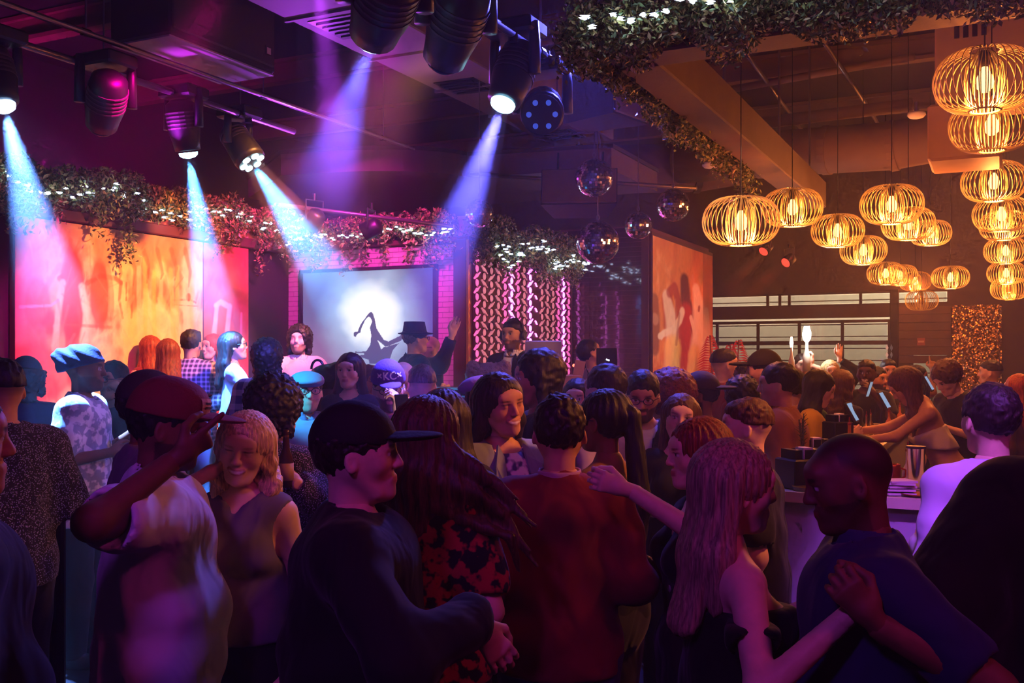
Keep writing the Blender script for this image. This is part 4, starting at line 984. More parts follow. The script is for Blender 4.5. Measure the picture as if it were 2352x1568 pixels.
# big round duct over the bar
ro = thing('round_duct', (0, 0, 0), 'thick round duct bending over the far end of the bar', 'duct')
pts = [W(1560, 372, 12.2), W(1750, 355, 11.6), W(1900, 345, 11.2), W(2050, 335, 10.8), W(2140, 318, 10.6), W(2200, 285, 10.6), W(2230, 230, 10.7)]
mb = MB(); mb.tube(pts, .26, 20); mb.build('duct_body', m_ductw, ro, True)
for k in (1, 2, 3): mb = MB(); d = (pts[k+1]-pts[k]).normalized()*.04; mb.tube([pts[k]-d, pts[k]+d], .275, 20); mb.build('duct_band', m_ductw, ro)
ro = thing('round_duct', (0, 0, 0), 'dark round duct behind the mirror balls', 'duct')
pts = [W(1230, 395, 13), W(1330, 390, 12.6), W(1600, 385, 12.4), W(1680, 372, 12.6)]; mb = MB(); mb.tube(pts, .30, 20); mb.build('duct_body', mat('duct_plum', srgb(80, 48, 56), .8), ro, True)

for k in (1, 2): mb = MB(); mb.tube([pts[k]-Vector((.04, 0, 0)), pts[k]+Vector((.04, 0, 0))], .315, 20); mb.build('duct_band', m_dark, ro)
# air handling cabinet upper right
c = W(2235, 130, 7.6); ro = thing('air_handler', c, 'beige air handling cabinet behind the top right wire lamp', 'air handler', None, -AX)
mb = MB(); mb.box((.25, 0, .1), (1.0, .7, 1.0), None, .02); mb.build('cabinet', mat('air_handler_paint', srgb(170, 140, 100), .6), ro)
mb = MB(); [mb.box((-.10+.06*k, -.36, .18), (.035, .02, .26)) for k in range(4)]; mb.build('louvre', m_blackmetal, ro)
mb = MB(); mb.box((-.05, -.05, -.62), (.5, .6, .42), None, .02); mb.build('lower_plenum', mat('air_handler_paint2', srgb(176, 134, 88), .6), ro)
# lighting pipes and flown loudspeakers
def tpipe(name, label, p0, p1, r, m, grp=None):
    ro = thing(name, (0, 0, 0), label, 'pipe', grp); mb = MB(); mb.tube([p0, p1], r, 10); mb.build('tube', m, ro, True)
    n = 4
    for k in range(n):
        q = p0.lerp(p1, (k+.5)/n); mb = MB(); mb.tube([q, Vector((q.x, q.y, 5.0))], .007, 6); mb.build('drop_rod', m_steel, ro); mb = MB(); mb.tube([q-(p1-p0).normalized()*.03, q+(p1-p0).normalized()*.03], r*1.35, 10); mb.build('clamp', m_blackmetal, ro)
    return ro
pl0 = R(*uv_of(W(238, 165, 7.0)), 3.86); pl0 = Vector((W(238, 165, 7.0).x, 7.0, 3.86))
PL = lambda d: pl0+U*d
tpipe('lighting_pipe', 'long lighting pipe holding the row of moving heads on the left', PL(-3.5), PL(2.1), .026, m_steel)
e0 = Vector((W(560, 222, 8.0).x, 8.0, 4.0)); 
ro = tpipe('cable_rail', 'slim twin rail catching red light above the left moving heads', e0-U*4.2, e0+U*2.9, .020, m_blackmetal)
mb = MB(); mb.tube([e0-U*4.2+V*.06-Vector((0, 0, .02)), e0+U*2.9+V*.06-Vector((0, 0, .02))], .014, 8); mb.build('second_rail', m_steel, ro)
pr0 = Vector((W(1175, 75, 6.2).x, 6.2, 3.86)); PR = lambda d: pr0+U*d
tpipe('lighting_pipe', 'short lighting pipe with moving heads near the top centre', PR(-3.2), PR(.95), .026, m_steel)
pipe('lighting_pipe', 'thin pipe above the screen holding two small wash lights', [W(640, 470, 9.0), W(1040, 520, 9.6)], .02, m_steel)
pipe('lighting_pipe', 'dim pipe running behind the mirror balls', [W(1080, 400, 10.5), W(1600, 432, 9.5)], .022, m_steel)
m_spk = mat('speaker_black', srgb(24, 20, 24), .55, vary=.1, bump=.25, bscale=300); m_grille = mat('speaker_grille', srgb(58, 48, 50), .6, bump=.5, bscale=500)
c = rp(390, 77, 4.14)+U*.57-V*.29
ro = thing('loudspeaker', c, 'huge black loudspeaker cabinet hanging at the top left', 'speaker', None, -AX)
mb = MB(); mb.box((0, 0, .40), (.58, 1.15, .80), None, .02); mb.build('cabinet', m_spk, ro); mb = MB(); mb.box((.29, 0, .42), (.03, 1.10, .74), None, .01); mb.build('grille', m_grille, ro)
mb = MB(); mb.box((.308, .47, .16), (.006, .075, .075)); g = mb.build('badge', mat('badge_dark', srgb(30, 26, 28), .4), ro); mb = MB(); mb.box((.312, .47, .16), (.004, .045, .05)); mb.build('badge_print', mat('badge_pale', srgb(200, 180, 190), .5), ro)
mb = MB(); mb.box((0, 0, -.006), (.565, 1.13, .012)); mb.build('bottom_panel', mat('speaker_bottom', srgb(165, 150, 165), .5), ro)

for x, y in ((-.2, -.45), (-.2, .45), (.2, -.45), (.2, .45)): mb = MB(); mb.tube([(x, y, .8), (x, y, 1.1)], .008, 6); mb.build('hanging_rod', m_steel, ro)
def speaker(label, p, size, rz, tilt=0):
    ro = thing('loudspeaker', p, label, 'speaker', None, rz); ro.rotation_euler = (tilt, 0, rz); w, d, h = size
    mb = MB(); mb.add([(-w/2, -d/2, -h/2), (w/2, -d/2, -h/2), (w*.36, d/2, -h/2), (-w*.36, d/2, -h/2), (-w/2, -d/2, h/2), (w/2, -d/2, h/2), (w*.36, d/2, h/2), (-w*.36, d/2, h/2)], [(0, 3, 2, 1), (4, 5, 6, 7), (0, 1, 5, 4), (1, 2, 6, 5), (2, 3, 7, 6), (3, 0, 4, 7)]); mb.build('cabinet', m_spk, ro)
    mb = MB(); mb.box((0, -d/2-.012, 0), (w*.97, .025, h*.94), None, .008); mb.build('grille', mat('speaker_grille_brown', srgb(92, 72, 66), .7, bump=.4, bscale=400), ro)
    
    for s_ in (-1, 1): mb = MB(); mb.tube([(s_*w*.3, 0, h/2), (s_*w*.3, 0, h/2+.25)], .012, 6); mb.build('bracket', m_blackmetal, ro)
speaker('brown fronted loudspeaker hanging above the lower mirror balls', W(1332, 445, 9.6), (.72, .34, .36), -.12, -.25)
speaker('blue lit loudspeaker beside the hedge corner at the ceiling', W(1385, 225, 7.8), (.5, .5, .40), .9, 0)
# smoke detectors
for lab, p in (('round white smoke detector near the green hedge beam', W(1632, 380, 9.5)), ('small white emergency fixture beside the round duct', W(2105, 265, 9.0))):
    ro = thing('smoke_detector', p, lab, 'detector'); mb = MB(); mb.lathe([(.05, .03), (.075, .025), (.08, 0), (.06, -.02), (.03, -.028)], n=18); mb.build('housing', mat('detector_white', srgb(225, 215, 205), .5), ro, True); mb = MB(); mb.tube([(0, 0, .02), (0, 0, .12)], .02, 8); mb.build('stem', m_steel, ro)

# ------------------------------------------------------------------ moving heads and beams
m_fix = mat('fixture_black', srgb(22, 20, 26), .45, vary=.1); m_fixg = mat('fixture_grey', srgb(70, 60, 62), .5)
def beam_mat(nm, dens):
    m = bpy.data.materials.new(nm); m.use_nodes = True; nt = m.node_tree; nt.nodes.clear(); o = nt.nodes.new('ShaderNodeOutputMaterial'); s_ = nt.nodes.new('ShaderNodeVolumeScatter')
    s_.inputs['Color'].default_value = (.95, .95, 1, 1); s_.inputs['Density'].default_value = dens; s_.inputs['Anisotropy'].default_value = .1; nt.links.new(s_.outputs[0], o.inputs['Volume']); return m
def frame_to(d):
    return Vector(d).to_track_quat('Y', 'Z').to_matrix()
def moving_head(label, top, lens, target, size=.26, lit=None, kind='spot', group='moving head lights'):
    """yoke lamp: clamped at 'top', lens at 'lens', shining toward 'target'"""
    lens, target, top = Vector(lens), Vector(target), Vector(top); d = (target-lens).normalized(); L = size*1.25; piv = lens-d*L*.62
    ro = thing('moving_head_light', top, label, 'stage light', group); rel = lambda p: p-top
    mb = MB(); mb.tube([(0, 0, .03), (0, 0, -.05)], .03, 8); mb.build('clamp', m_blackmetal, ro)
    bz = rel(piv).z+size*.95; mb = MB(); mb.box((rel(piv).x*.9, rel(piv).y*.9, (bz-.02)), (size*1.15, size*.85, .09), ROOMROT, .015); mb.build('base', m_fix, ro)
    ax = d.cross(Vector((0, 0, 1))); ax = ax.normalized() if ax.length > .05 else V.copy()
    for s_ in (-1, 1):
        q = rel(piv)+ax*s_*size*.56; mb = MB(); mb.tube([q-Vector((0, 0, size*.12)), q+Vector((0, 0, size*.55)), Vector((q.x*.97+rel(piv).x*.03, q.y, bz))], [size*.13, size*.12, size*.10], 8); mb.build('yoke_arm', m_fix, ro, True)
    M = frame_to(d); c = rel(piv); r = size*.44; mb = MB()
    prof = [(r*.55, -L*.55), (r*.9, -L*.45), (r, -L*.2), (r, L*.15), (r*.86, L*.40), (r*.80, L*.585)] if kind == 'spot' else [(r*.5, -L*.5), (r*.95, -L*.35), (r*1.05, L*.1), (r*1.12, L*.5), (r*1.08, L*.60)]
    Rz = M @ Matrix.Rotation(-math.pi/2, 3, 'X'); mb.lathe(prof, c, 18, Rz); hd = mb.build('head', m_fix, ro, True)
    for k in range(5):
        q = MB(); rr = r*1.03; q.lathe([(rr, -.006), (rr, .006)], c+d*(-L*.25+L*.085*k), 18, Rz); q.build('cooling_fin', m_fixg, hd)
    lc = rel(lens)+d*.008; bm = mat('lens_dark', srgb(20, 22, 60), .05) if lit is None else emit_mat('lens_%s' % label[:14], lit, 14 if kind == 'spot' else 16)
    if kind == 'spot': mb = MB(); mb.lathe([(r*.60, -.004), (r*.56, .018), (r*.38, .034), (r*.06, .042)], lc, 18, Rz); mb.build('lens', bm, ro, True)
    else:
        mb = MB(); mb.lathe([(r*1.0, 0), (r*1.0, .004)], lc, 18, Rz); mb.build('lens_plate', m_fix, ro)
        a = Rz @ Vector((1, 0, 0)); b = Rz @ Vector((0, 1, 0))
        for k in range(6):
            t = k*math.pi/3; mb = MB(); lr = r*.27 if lit else r*.14; mb.lathe([(lr, 0), (lr, .008), (lr*.45, .014)], lc+d*.004+(a*math.cos(t)+b*math.sin(t))*r*.66, 12, Rz); mb.build('lens', bm if lit else emit_mat('lens_blue_dim', (.08, .14, 1), .55), ro)
    return ro, lens, d
def shaft_mat(nm, dens, L):
    """smoky haze: swirls, thinning out along the shaft"""
    m = bpy.data.materials.new(nm); m.use_nodes = True; nt = m.node_tree; nt.nodes.clear(); N, Lk = nt.nodes.new, nt.links.new; o = N('ShaderNodeOutputMaterial'); s_ = N('ShaderNodeVolumeScatter')
    s_.inputs['Color'].default_value = (.95, .95, 1, 1); s_.inputs['Anisotropy'].default_value = .1; Lk(s_.outputs[0], o.inputs['Volume'])
    tc = N('ShaderNodeTexCoord'); sx = N('ShaderNodeSeparateXYZ'); Lk(tc.outputs['Object'], sx.inputs[0])
    mr = N('ShaderNodeMapRange'); mr.inputs[1].default_value = L*.3; mr.inputs[2].default_value = L; mr.inputs[3].default_value = 1.; mr.inputs[4].default_value = 0.; Lk(sx.outputs['Z'], mr.inputs[0])
    no = N('ShaderNodeTexNoise'); no.inputs['Scale'].default_value = 3.2; no.inputs['Detail'].default_value = 3; no.inputs['Distortion'].default_value = .8; Lk(tc.outputs['Object'], no.inputs['Vector'])
    m2 = N('ShaderNodeMapRange'); m2.inputs[1].default_value = .3; m2.inputs[2].default_value = .7; m2.inputs[3].default_value = .45; m2.inputs[4].default_value = 1.35; Lk(no.outputs['Fac'], m2.inputs[0])
    a = N('ShaderNodeMath'); a.operation = 'MULTIPLY'; Lk(mr.outputs[0], a.inputs[0]); Lk(m2.outputs[0], a.inputs[1]); b = N('ShaderNodeMath'); b.operation = 'MULTIPLY'; b.inputs[1].default_value = dens; Lk(a.outputs[0], b.inputs[0]); Lk(b.outputs[0], s_.inputs['Density']); return m
def beam(label, lens, d, length, r0, r1, dens, color, power, blend=.35, spread=1.0):
    """haze inside the shaft of light plus the lamp that lights it"""
    lens = Vector(lens)+d*.06; mb = MB(); mb.lathe([(r0, 0.0), (r1, length)], (0, 0, 0), 28)
    o = mb.build('beam_haze', shaft_mat('haze_'+label[:18], dens, length), None, False, lens, d.to_track_quat('Z', 'Y').to_euler()); tag(o, label, 'light beam', None, 'stuff')
    ang = 2*math.degrees(math.atan2(r1-r0, length)); s_ = spot('beam_lamp', lens+d*.012, lens+d*3, color, power, ang*spread, blend, .03); return o
# ------------------------------------------------------------------ the stage lights in view
CY, BL, VI = (.02, .45, 1), (.10, .16, 1), (.24, .12, 1)
def on_line(fn, px):        # point of a pipe above/below a pixel column
    best = min((abs(1176+F*fn(t/50).x/fn(t/50).y-px), t/50) for t in range(-200, 120)); return fn(best[1])
t = on_line(PL, 8); ln = W(8, 240, t.y-.02)
_, l, d = moving_head('moving head at the left edge throwing a violet blue beam', t, ln, W(185, 930, 5.95), .27, (.35, .6, 1)); beam('violet blue light shaft at the left edge', l, d, 1.5, .05, .32, .10, (.12, .32, 1), 9500)
t = on_line(PL, 238); moving_head('unlit moving head second from the left edge', t, W(232, 292, t.y), W(190, 520, 7.6), .30, None)
t = on_line(PL, 432); ln = W(432, 349, t.y)
_, l, d = moving_head('moving head throwing a narrow cyan beam on the mural side', t, ln, W(535, 950, 8.2), .27, (.3, .9, 1)); beam('narrow cyan blue light shaft in front of the mural', l, d, 1.6, .05, .32, .20, (.07, .30, 1), 7000)
t = on_line(PL, 572); ln = W(577, 370, t.y)
_, l, d = moving_head('six lens wash light throwing the broad cyan beam', t, ln, W(915, 880, 7.9), .27, (.5, .9, 1), 'wash'); beam('broad cyan light shaft left of the screen', l, d, 1.6, .075, .40, .26, (.04, .38, 1), 5000)
t = on_line(PR, 870); ln = W(856, 84, t.y)
_, l, d = moving_head('moving head at the top edge throwing a blue beam down left', t, ln, W(742, 430, 6.0), .34, (.3, .4, 1)); beam('blue violet light shaft falling from the top centre', l, d, 1.9, .06, .38, .17, (.10, .10, 1), 2200)
t = on_line(PR, 1035); moving_head('unlit ribbed moving head at the top centre', t, W(1018, 142, t.y), W(960, 320, t.y+.4), .34, None)
t = on_line(PR, 1178); ln = W(1156, 236, t.y)
_, l, d = moving_head('moving head with bright lens shining blue over the fan crowd', t, ln, W(880, 985, 5.5), .30, (.3, .75, 1)); beam('blue light shaft between screen and mirror balls', l, d, 1.6, .05, .32, .24, (.12, .11, 1), 3200)
t = on_line(PR, 1255); moving_head('six lens wash light dark except small blue lenses', t, W(1245, 262, t.y-.05), W(1225, 460, 4.5), .30, None, 'wash')
# violet shaft from a lamp above the frame
p0 = W(720, -120, 5.2); d = (W(775, 330, 5.6)-p0).normalized(); beam('soft violet light shaft falling from above the frame', p0, d, 2.0, .10, .36, .08, (.55, .05, 1), 1500)
# small par lights on the pipe over the screen and by the far wall
def par(label, p, target, lens=None, size=.16):
    p = Vector(p); d = (Vector(target)-p).normalized(); Rz = frame_to(d) @ Matrix.Rotation(-math.pi/2, 3, 'X'); ro = thing('par_light', p, label, 'stage light', 'small par lights')
    mb = MB(); mb.lathe([(size*.3, -size*.6), (size*.5, -size*.45), (size*.55, size*.5), (size*.5, size*.5)], (0, 0, 0), 16, Rz); mb.build('can', m_fix, ro, True)
    mb = MB(); mb.lathe([(size*.46, size*.50), (size*.46, size*.53)], (0, 0, 0), 16, Rz); mb.build('lens', emit_mat('par_'+label[:10], *lens) if lens else mat('lens_dark', srgb(20, 22, 60), .05), ro)
    ax = d.cross(Vector((0, 0, 1))).normalized(); mb = MB(); mb.tube([ax*size*.6, ax*size*.62+Vector((0, 0, size*1.1)), -ax*size*.62+Vector((0, 0, size*1.1)), -ax*size*.6], size*.06, 6); mb.build('yoke', m_fix, ro)
    mb = MB(); mb.tube([(0, 0, size*1.1), (0, 0, size*1.5)], size*.1, 8); mb.build('clamp', m_blackmetal, ro); return d
par('round par light hanging left above the screen', W(722, 505, 9.1), W(600, 700, 9.6))
d = par('round par light hanging over the middle of the screen', W(853, 525, 9.3), W(640, 640, 9.5), ((1, .04, .06), 3))
beam('faint red glow from the par light over the screen', W(845, 528, 9.3), (W(740, 575, 9.3)-W(845, 528, 9.3)).normalized(), .75, .04, .17, .22, (1, .02, .05), 30)
for i, (a, b) in enumerate((((1812, 597), (1735, 660)), ((1760, 570), (1690, 650)))):
    p, q = W(*a, 13.2), W(*b, 12.9); par(('red par light hanging low in front of the clerestory window', 'red par light hidden behind the nearest wire lamp')[i], p, q, ((1, .05, .03), 2), .14)
    beam(('short red light shaft in front of the clerestory', 'red light shaft beside the dancer painting')[i], p+(q-p).normalized()*.1, (q-p).normalized(), 1.1, .06, .20, .18, (1, .02, .02), 60)

# ------------------------------------------------------------------ hedges and string lights
def foliage(name, label, path, n, spread, size, cols, hang=0., seed=1, parent=None, group=None):
    """thousands of small folded leaves scattered along a path; spread = (across, up, down)"""
    r_ = np.random.RandomState(seed); P = np.array([tuple(p) for p in path]); seg = np.linalg.norm(np.diff(P, axis=0), axis=1); cum = np.r_[0, np.cumsum(seg)]; t = r_.rand(n)*cum[-1]
    c = np.stack([np.interp(t, cum, P[:, i]) for i in range(3)], 1)
    # clumpy thickness along the path
    cl = .55+.75*np.interp(t, np.linspace(0, cum[-1], 40), r_.rand(40)); ang = r_.rand(n)*2*math.pi; rad = np.sqrt(r_.rand(n))
    dirp = P[-1]-P[0]; dirp = dirp/np.linalg.norm(dirp); side = np.cross(dirp, [0, 0, 1]); side = side/np.linalg.norm(side)
    c = c+side*(np.cos(ang)*rad*spread[0]*cl)[:, None]; dz = np.sin(ang)*rad; c[:, 2] += np.where(dz > 0, dz*spread[1], dz*spread[2])*cl
    if hang > 0:        # trailing sprays
        k = int(n*.16); st_ = r_.choice(len(P)*6, 18); tt = np.linspace(0, cum[-1], len(P)*6)[st_]; w = r_.randint(0, 18, k); f = r_.rand(k); ln = .4+.6*r_.rand(18)
        for i in range(3): c[:k, i] = np.interp(tt[w], cum, P[:, i])+r_.randn(k)*.035
        c[:k] += side*(spread[0]*.7); c[:k, 2] -= f*hang*ln[w]
    s = size*(.6+.8*r_.rand(n)); a = r_.randn(n, 3); a /= np.linalg.norm(a, axis=1)[:, None]; b = np.cross(a, r_.randn(n, 3)); b /= np.linalg.norm(b, axis=1)[:, None]; nn = np.cross(a, b)
    v = np.empty((n, 4, 3)); v[:, 0] = c-a*s[:, None]; v[:, 1] = c+b*(s*.45)[:, None]+nn*(s*.15)[:, None]; v[:, 2] = c+a*s[:, None]; v[:, 3] = c-b*(s*.45)[:, None]+nn*(s*.15)[:, None]
    col = np.array(cols)[r_.randint(0, len(cols), n)]*(.7+.6*r_.rand(n, 1)); col = np.repeat(col, 4, 0)
    return link(name, np_mesh(name, v.reshape(-1, 3), np.arange(n*4).reshape(-1, 4), vcol_mat('leaf', .5, spec=.5), False, col), parent)
GREEN = [srgb(76, 100, 50), srgb(110, 124, 60), srgb(58, 78, 46), srgb(150, 150, 76), srgb(190, 170, 110)]
def strand(name, label, pts, per_m, r, m, seed=2, jit=.03, parent=None):
    ro = thing(name, (0, 0, 0), label, 'string lights'); r_ = random.Random(seed); P = [Vector(p) for p in pts]; fine = []
    for i in range(len(P)-1):
        n = max(2, int((P[i+1]-P[i]).length*per_m))
        for k in range(n): fine.append(P[i].lerp(P[i+1], k/n)+Vector((r_.gauss(0, jit), r_.gauss(0, jit), r_.gauss(0, jit))))
    mb = MB(); mb.tube(fine, .003, 4); mb.build('wire', m_blackmetal, ro)
    base = MB(); base.lathe([(.25*r, -r), (.8*r, -.5*r), (r, 0), (.8*r, .5*r), (.25*r, r)], n=6); vs, fs = base.v, base.f; mb = MB()
    for p in fine: mb.add([Vector(q)+p+Vector((r_.gauss(0, .012), r_.gauss(0, .012), -.012)) for q in vs], fs)
    o = mb.build('bulbs', m, ro); tag(o, None, None, None, 'stuff'); return ro
m_bulb = emit_mat('bulb_cold_white', (.55, .68, 1), 16)
def zig(fn, n, amp, seed):
    r_ = random.Random(seed); return [fn(k/n)+Vector((0, 0, amp*math.sin(k*1.1+seed)*.8+r_.uniform(-amp, amp)*.5)) for k in range(n+1)]
def hedge(label, path, n, spread, hang, seed, size=.035, cols=GREEN):
    ro = thing('garland', path[0], label, 'garland', 'leafy garlands'); P = [Vector(p)-Vector(path[0]) for p in path]
    mb = MB(); mb.tube(P, .03, 6); mb.build('branch', mat('twig', srgb(50, 36, 26), .9), ro)
    o = foliage('leaves', None, P, n, spread, size, cols, hang, seed, ro); tag(o, None, None, None, 'stuff'); return ro
hedge('long leafy garland along the top of the mural wall', [R(-4.2+.7*k, .10, 3.26) for k in range(7)], 17000, (.17, .20, .20), .55, 4, .022)
hedge('leafy garland with trailing sprays above the big screen', [R(-.10, 0.05+.42*k, 3.20) for k in range(6)], 10000, (.13, .14, .15), .45, 6, .022)
hedge('bushy garland on top of the carved lattice', [R(-.05+.5*k, 2.36, 3.02) for k in range(6)], 18000, (.17, .27, .22), .35, 8, .021)
strand('string_lights', 'cold white string lights woven through the mural garland', zig(lambda t: R(-4.2+4.1*t, .22, 3.24), 16, .07, 1), 17, .0065, m_bulb, 1)
strand('string_lights', 'cold white string lights draped over the screen garland', zig(lambda t: R(-.25, .02+2.2*t, 3.14), 14, .06, 4), 24, .0065, m_bulb, 2, .016)
strand('string_lights', 'cold white string lights clustered on the lattice garland', zig(lambda t: R(.0+2.45*t, 2.56, 2.98), 12, .10, 9), 24, .0065, m_bulb, 3, .045)
# hanging beam frame with hedges over the bar
m_conc = mat('beam_concrete', srgb(86, 66, 58), .8, vary=.3, scale=4, bump=.15)
cb = rp(1405, 150, 3.45); uC, vC = uv_of(cb)
ro = thing('hanging_beam', R(uC, vC, 3.45), 'grey concrete beam frame hung over the bar with green hedges', 'beam', None, -AX)
mb = MB(); mb.box((.12, 2.9, .14), (.24, 6.0, .28), None, .01); mb.build('long_beam', m_conc, ro); mb = MB(); mb.box((1.9, 0.0, .14), (3.8, .26, .28), None, .01); mb.build('cross_beam', m_conc, ro)
mb = MB(); [mb.tube([(.12, y, .28), (.12, y, 1.8)], .012, 6) for y in (.4, 2, 4, 5.6)]; [mb.tube([(x, 0, .28), (x, 0, 1.8)], .012, 6) for x in (1.5, 3)]; mb.build('drop_rod', m_steel, ro)
hedge('thick dark hedge on the near face of the hanging beam', [R(uC-.18-.0*k, vC-.14+.62*k, 3.60) for k in range(7)], 38000, (.16, .17, .22), .26, 11, .017)
hedge('yellow lit trailing hedge along the outer side of the hanging beam', [R(uC-.05+.75*k, vC-.10, 3.53) for k in range(6)], 16000, (.09, .12, .16), .32, 12, .018)
strand('string_lights', 'cold white string lights along the top of the beam hedge', zig(lambda t: R(uC-.40, vC+.02+2.0*t, 3.585), 11, .02, 3), 20, .0075, m_bulb, 5, .016)

# ------------------------------------------------------------------ mirror balls
def ball_mesh(rad, seed):
    r_ = random.Random(seed); mb = MB(); rows = max(18, int(rad*150)); mb2 = MB()
    for i in range(rows):
        a0, a1 = math.pi*i/rows, math.pi*(i+1)/rows; am = (a0+a1)/2; n = max(6, int(2*rows*math.sin(am)))
        for k in range(n):
            t0, t1 = 2*math.pi*k/n, 2*math.pi*(k+1)/n; tm = (t0+t1)/2; N = Vector((math.sin(am)*math.cos(tm), math.sin(am)*math.sin(tm), math.cos(am)))
            ex = Vector((-math.sin(tm), math.cos(tm), 0)); ey = N.cross(ex); w = rad*math.sin(am)*(t1-t0)*.46; h = rad*(a1-a0)*.46
            N2 = (N+Vector((r_.gauss(0, .06), r_.gauss(0, .06), r_.gauss(0, .06)))).normalized(); ex2 = (ex-N2*ex.dot(N2)).normalized(); ey2 = N2.cross(ex2); c = N*rad
            mb.add([c-ex2*w-ey2*h, c+ex2*w-ey2*h, c+ex2*w+ey2*h, c-ex2*w+ey2*h], [(0, 1, 2, 3)])
    return mb.mesh('mirror_tiles', mat('mirror_facet', (.95, .94, .97), .10, 1., vary=0))
for i, (px, py, dpx, dm, yt, lab) in enumerate(((1365, 408, 87, .31, 190, 'upper mirror ball of the pair hanging in line'), (1373, 557, 98, .36, 430, 'largest mirror ball hanging lowest'), (1466, 518, 63, .25, 430, 'small mirror ball left of the dancer painting'), (1546, 471, 75, .30, 290, 'mirror ball nearest the yellow hedge'), (1101, 490, 65, .26, 270, 'mirror ball crossed by the blue beam'))):
    Y = dm*F/dpx; c = W(px, py, Y); ro = thing('mirror_ball', c, lab, 'mirror ball', 'mirror balls'); o = link('mirror_tiles', ball_mesh(dm/2, i+3), ro); tag(o, None, None, None, 'stuff')
    mb = MB(); mb.lathe([(dm/2*.97*math.sin(a)+.001, -dm/2*.97*math.cos(a)) for a in np.linspace(0, math.pi, 14)], n=24); mb.build('core', mat('ball_core', srgb(30, 26, 32), .5), ro, True)
    mb = MB(); mb.tube([(0, 0, dm/2), (0, 0, 5.3-c.z)], .004, 6); mb.build('cable', m_steel, ro); mb = MB(); mb.tube([(.012*math.sin(t), 0, dm/2+.03+.022*math.cos(t)) for t in np.linspace(0, 6, 10)], .004, 6); mb.build('hook', m_steel, ro)

# ------------------------------------------------------------------ wire globe pendants
m_wire = mat('brass_wire', srgb(255, 226, 150), .32, .35, vary=.1); LD = .50
def cage(nw, prof, rr, twist=0.):
    mb = MB()
    for k in range(nw):
        t = 2*math.pi*k/nw; mb.tube([(r*math.cos(t+twist*i), r*math.sin(t+twist*i), z) for i, (r, z) in enumerate(prof)], rr, 4, False)
    return mb
a = LD/2
outer = [(a*(.30+.70*math.sin(th)**.8) if 0 < th < math.pi else a*.30, a*.62*math.cos(th)) for th in np.linspace(0, math.pi, 17)]
inner = [(a*.13, a*.62), (a*.22, a*.52), (a*.36, a*.30), (a*.40, 0), (a*.38, -a*.3), (a*.33, -a*.52), (a*.30, -a*.62)]
me_out = cage(36, outer, .0032).mesh('outer_cage', m_wire); me_in = cage(26, inner, .0028).mesh('inner_cage', m_wire)
mb = MB(); [mb.tube([(a*.30*math.cos(t), a*.30*math.sin(t), z) for t in np.linspace(0, 2*math.pi, 20, endpoint=False)], .005, 6, closed=True) for z in (a*.62, -a*.62)]; mb.tube([(a*.13*math.cos(t), a*.13*math.sin(t), a*.62) for t in np.linspace(0, 2*math.pi, 12, endpoint=False)], .005, 6, closed=True); me_ring0 = mb.mesh('cage_ring', m_wire)
def ringm(r_, z):
    q = MB(); q.tube([(r_*math.cos(t), r_*math.sin(t), z) for t in np.linspace(0, 2*math.pi, 20, endpoint=False)], .005, 6, closed=True); return q.mesh('cage_ring', m_wire)
rings = [ringm(a*.30, a*.62), ringm(a*.30, -a*.62), ringm(a*.13, a*.62)]
mb = MB(); mb.lathe([(.012, .075), (.022, .05), (.038, .02), (.045, -.01), (.038, -.04), (.018, -.06)], n=14); me_bulb = mb.mesh('bulb', emit_mat('bulb_amber', (1, .55, .16), 4), True)
me_bulb_off = mb.mesh('bulb', mat('bulb_dark', srgb(120, 80, 50), .2), True)
mb = MB(); mb.lathe([(.02, a*.62), (.028, a*.58), (.028, .09), (.015, .07)], n=12); me_sock = mb.mesh('socket', m_blackmetal, True)
LAMPS = [(2262, 185, 222, 'largest wire globe lamp at the top right edge', 1), (2278, 288, 186, 'wire globe lamp half hidden under the largest one', .5), (1702, 508, 175, 'wire globe lamp nearest the dancer painting', 1), (1820, 477, 136, 'wire globe lamp under the end of the concrete beam', 1), (1924, 530, 118, 'wire globe lamp hanging below the beam end', 1), (1983, 575, 104, 'smaller wire globe lamp stepping down to the right', 1),
         (2048, 470, 140, 'wire globe lamp leading the middle cluster', 1), (2086, 514, 118, 'wire globe lamp behind the leader of the middle cluster', 1), (2137, 535, 92, 'wire globe lamp at the right of the middle cluster', 1), (2283, 417, 142, 'wire globe lamp with long cord at the right side', 1), (2300, 492, 124, 'wire globe lamp second down the right column', .6), (2306, 518, 106, 'wire globe lamp third down the right column', 1), (2310, 576, 94, 'wire globe lamp fourth down the right column', .7), (2311, 627, 82, 'wire globe lamp fifth down the right column', .8), (2318, 663, 80, 'dim wire globe lamp lowest in the right column', .25),
         (2034, 628, 82, 'wire globe lamp low in front of the clerestory window', 1), (2068, 632, 76, 'wire globe lamp overlapping the low one before the clerestory', .8), (2102, 646, 70, 'wire globe lamp at the end of the low trio', .6), (2183, 637, 82, 'lone wire globe lamp above the small square window', 1), (2117, 690, 72, 'unlit wire globe lamp before the clerestory pane', 0)]
for px, py, w_, lab, on in LAMPS:
    Y = LD*F/w_; c = W(px, py, Y); ro = thing('globe_pendant', c, lab, 'pendant lamp', 'wire globe pendants over the bar', rnd.uniform(0, 6))
    for nm, me in (('outer_cage', me_out), ('inner_cage', me_in), *[('cage_ring', m_) for m_ in rings], ('bulb', me_bulb if on > .3 else me_bulb_off), ('socket', me_sock)): link(nm, me, ro)
    mb = MB(); mb.tube([(0, 0, a*.6), (0, 0, 5.3-c.z)], .004, 5); mb.build('cord', m_blackmetal, ro)
    if on: point('pendant_glow', c-Vector((0, 0, .095)), (1, .25, .05), 48*on, .03)
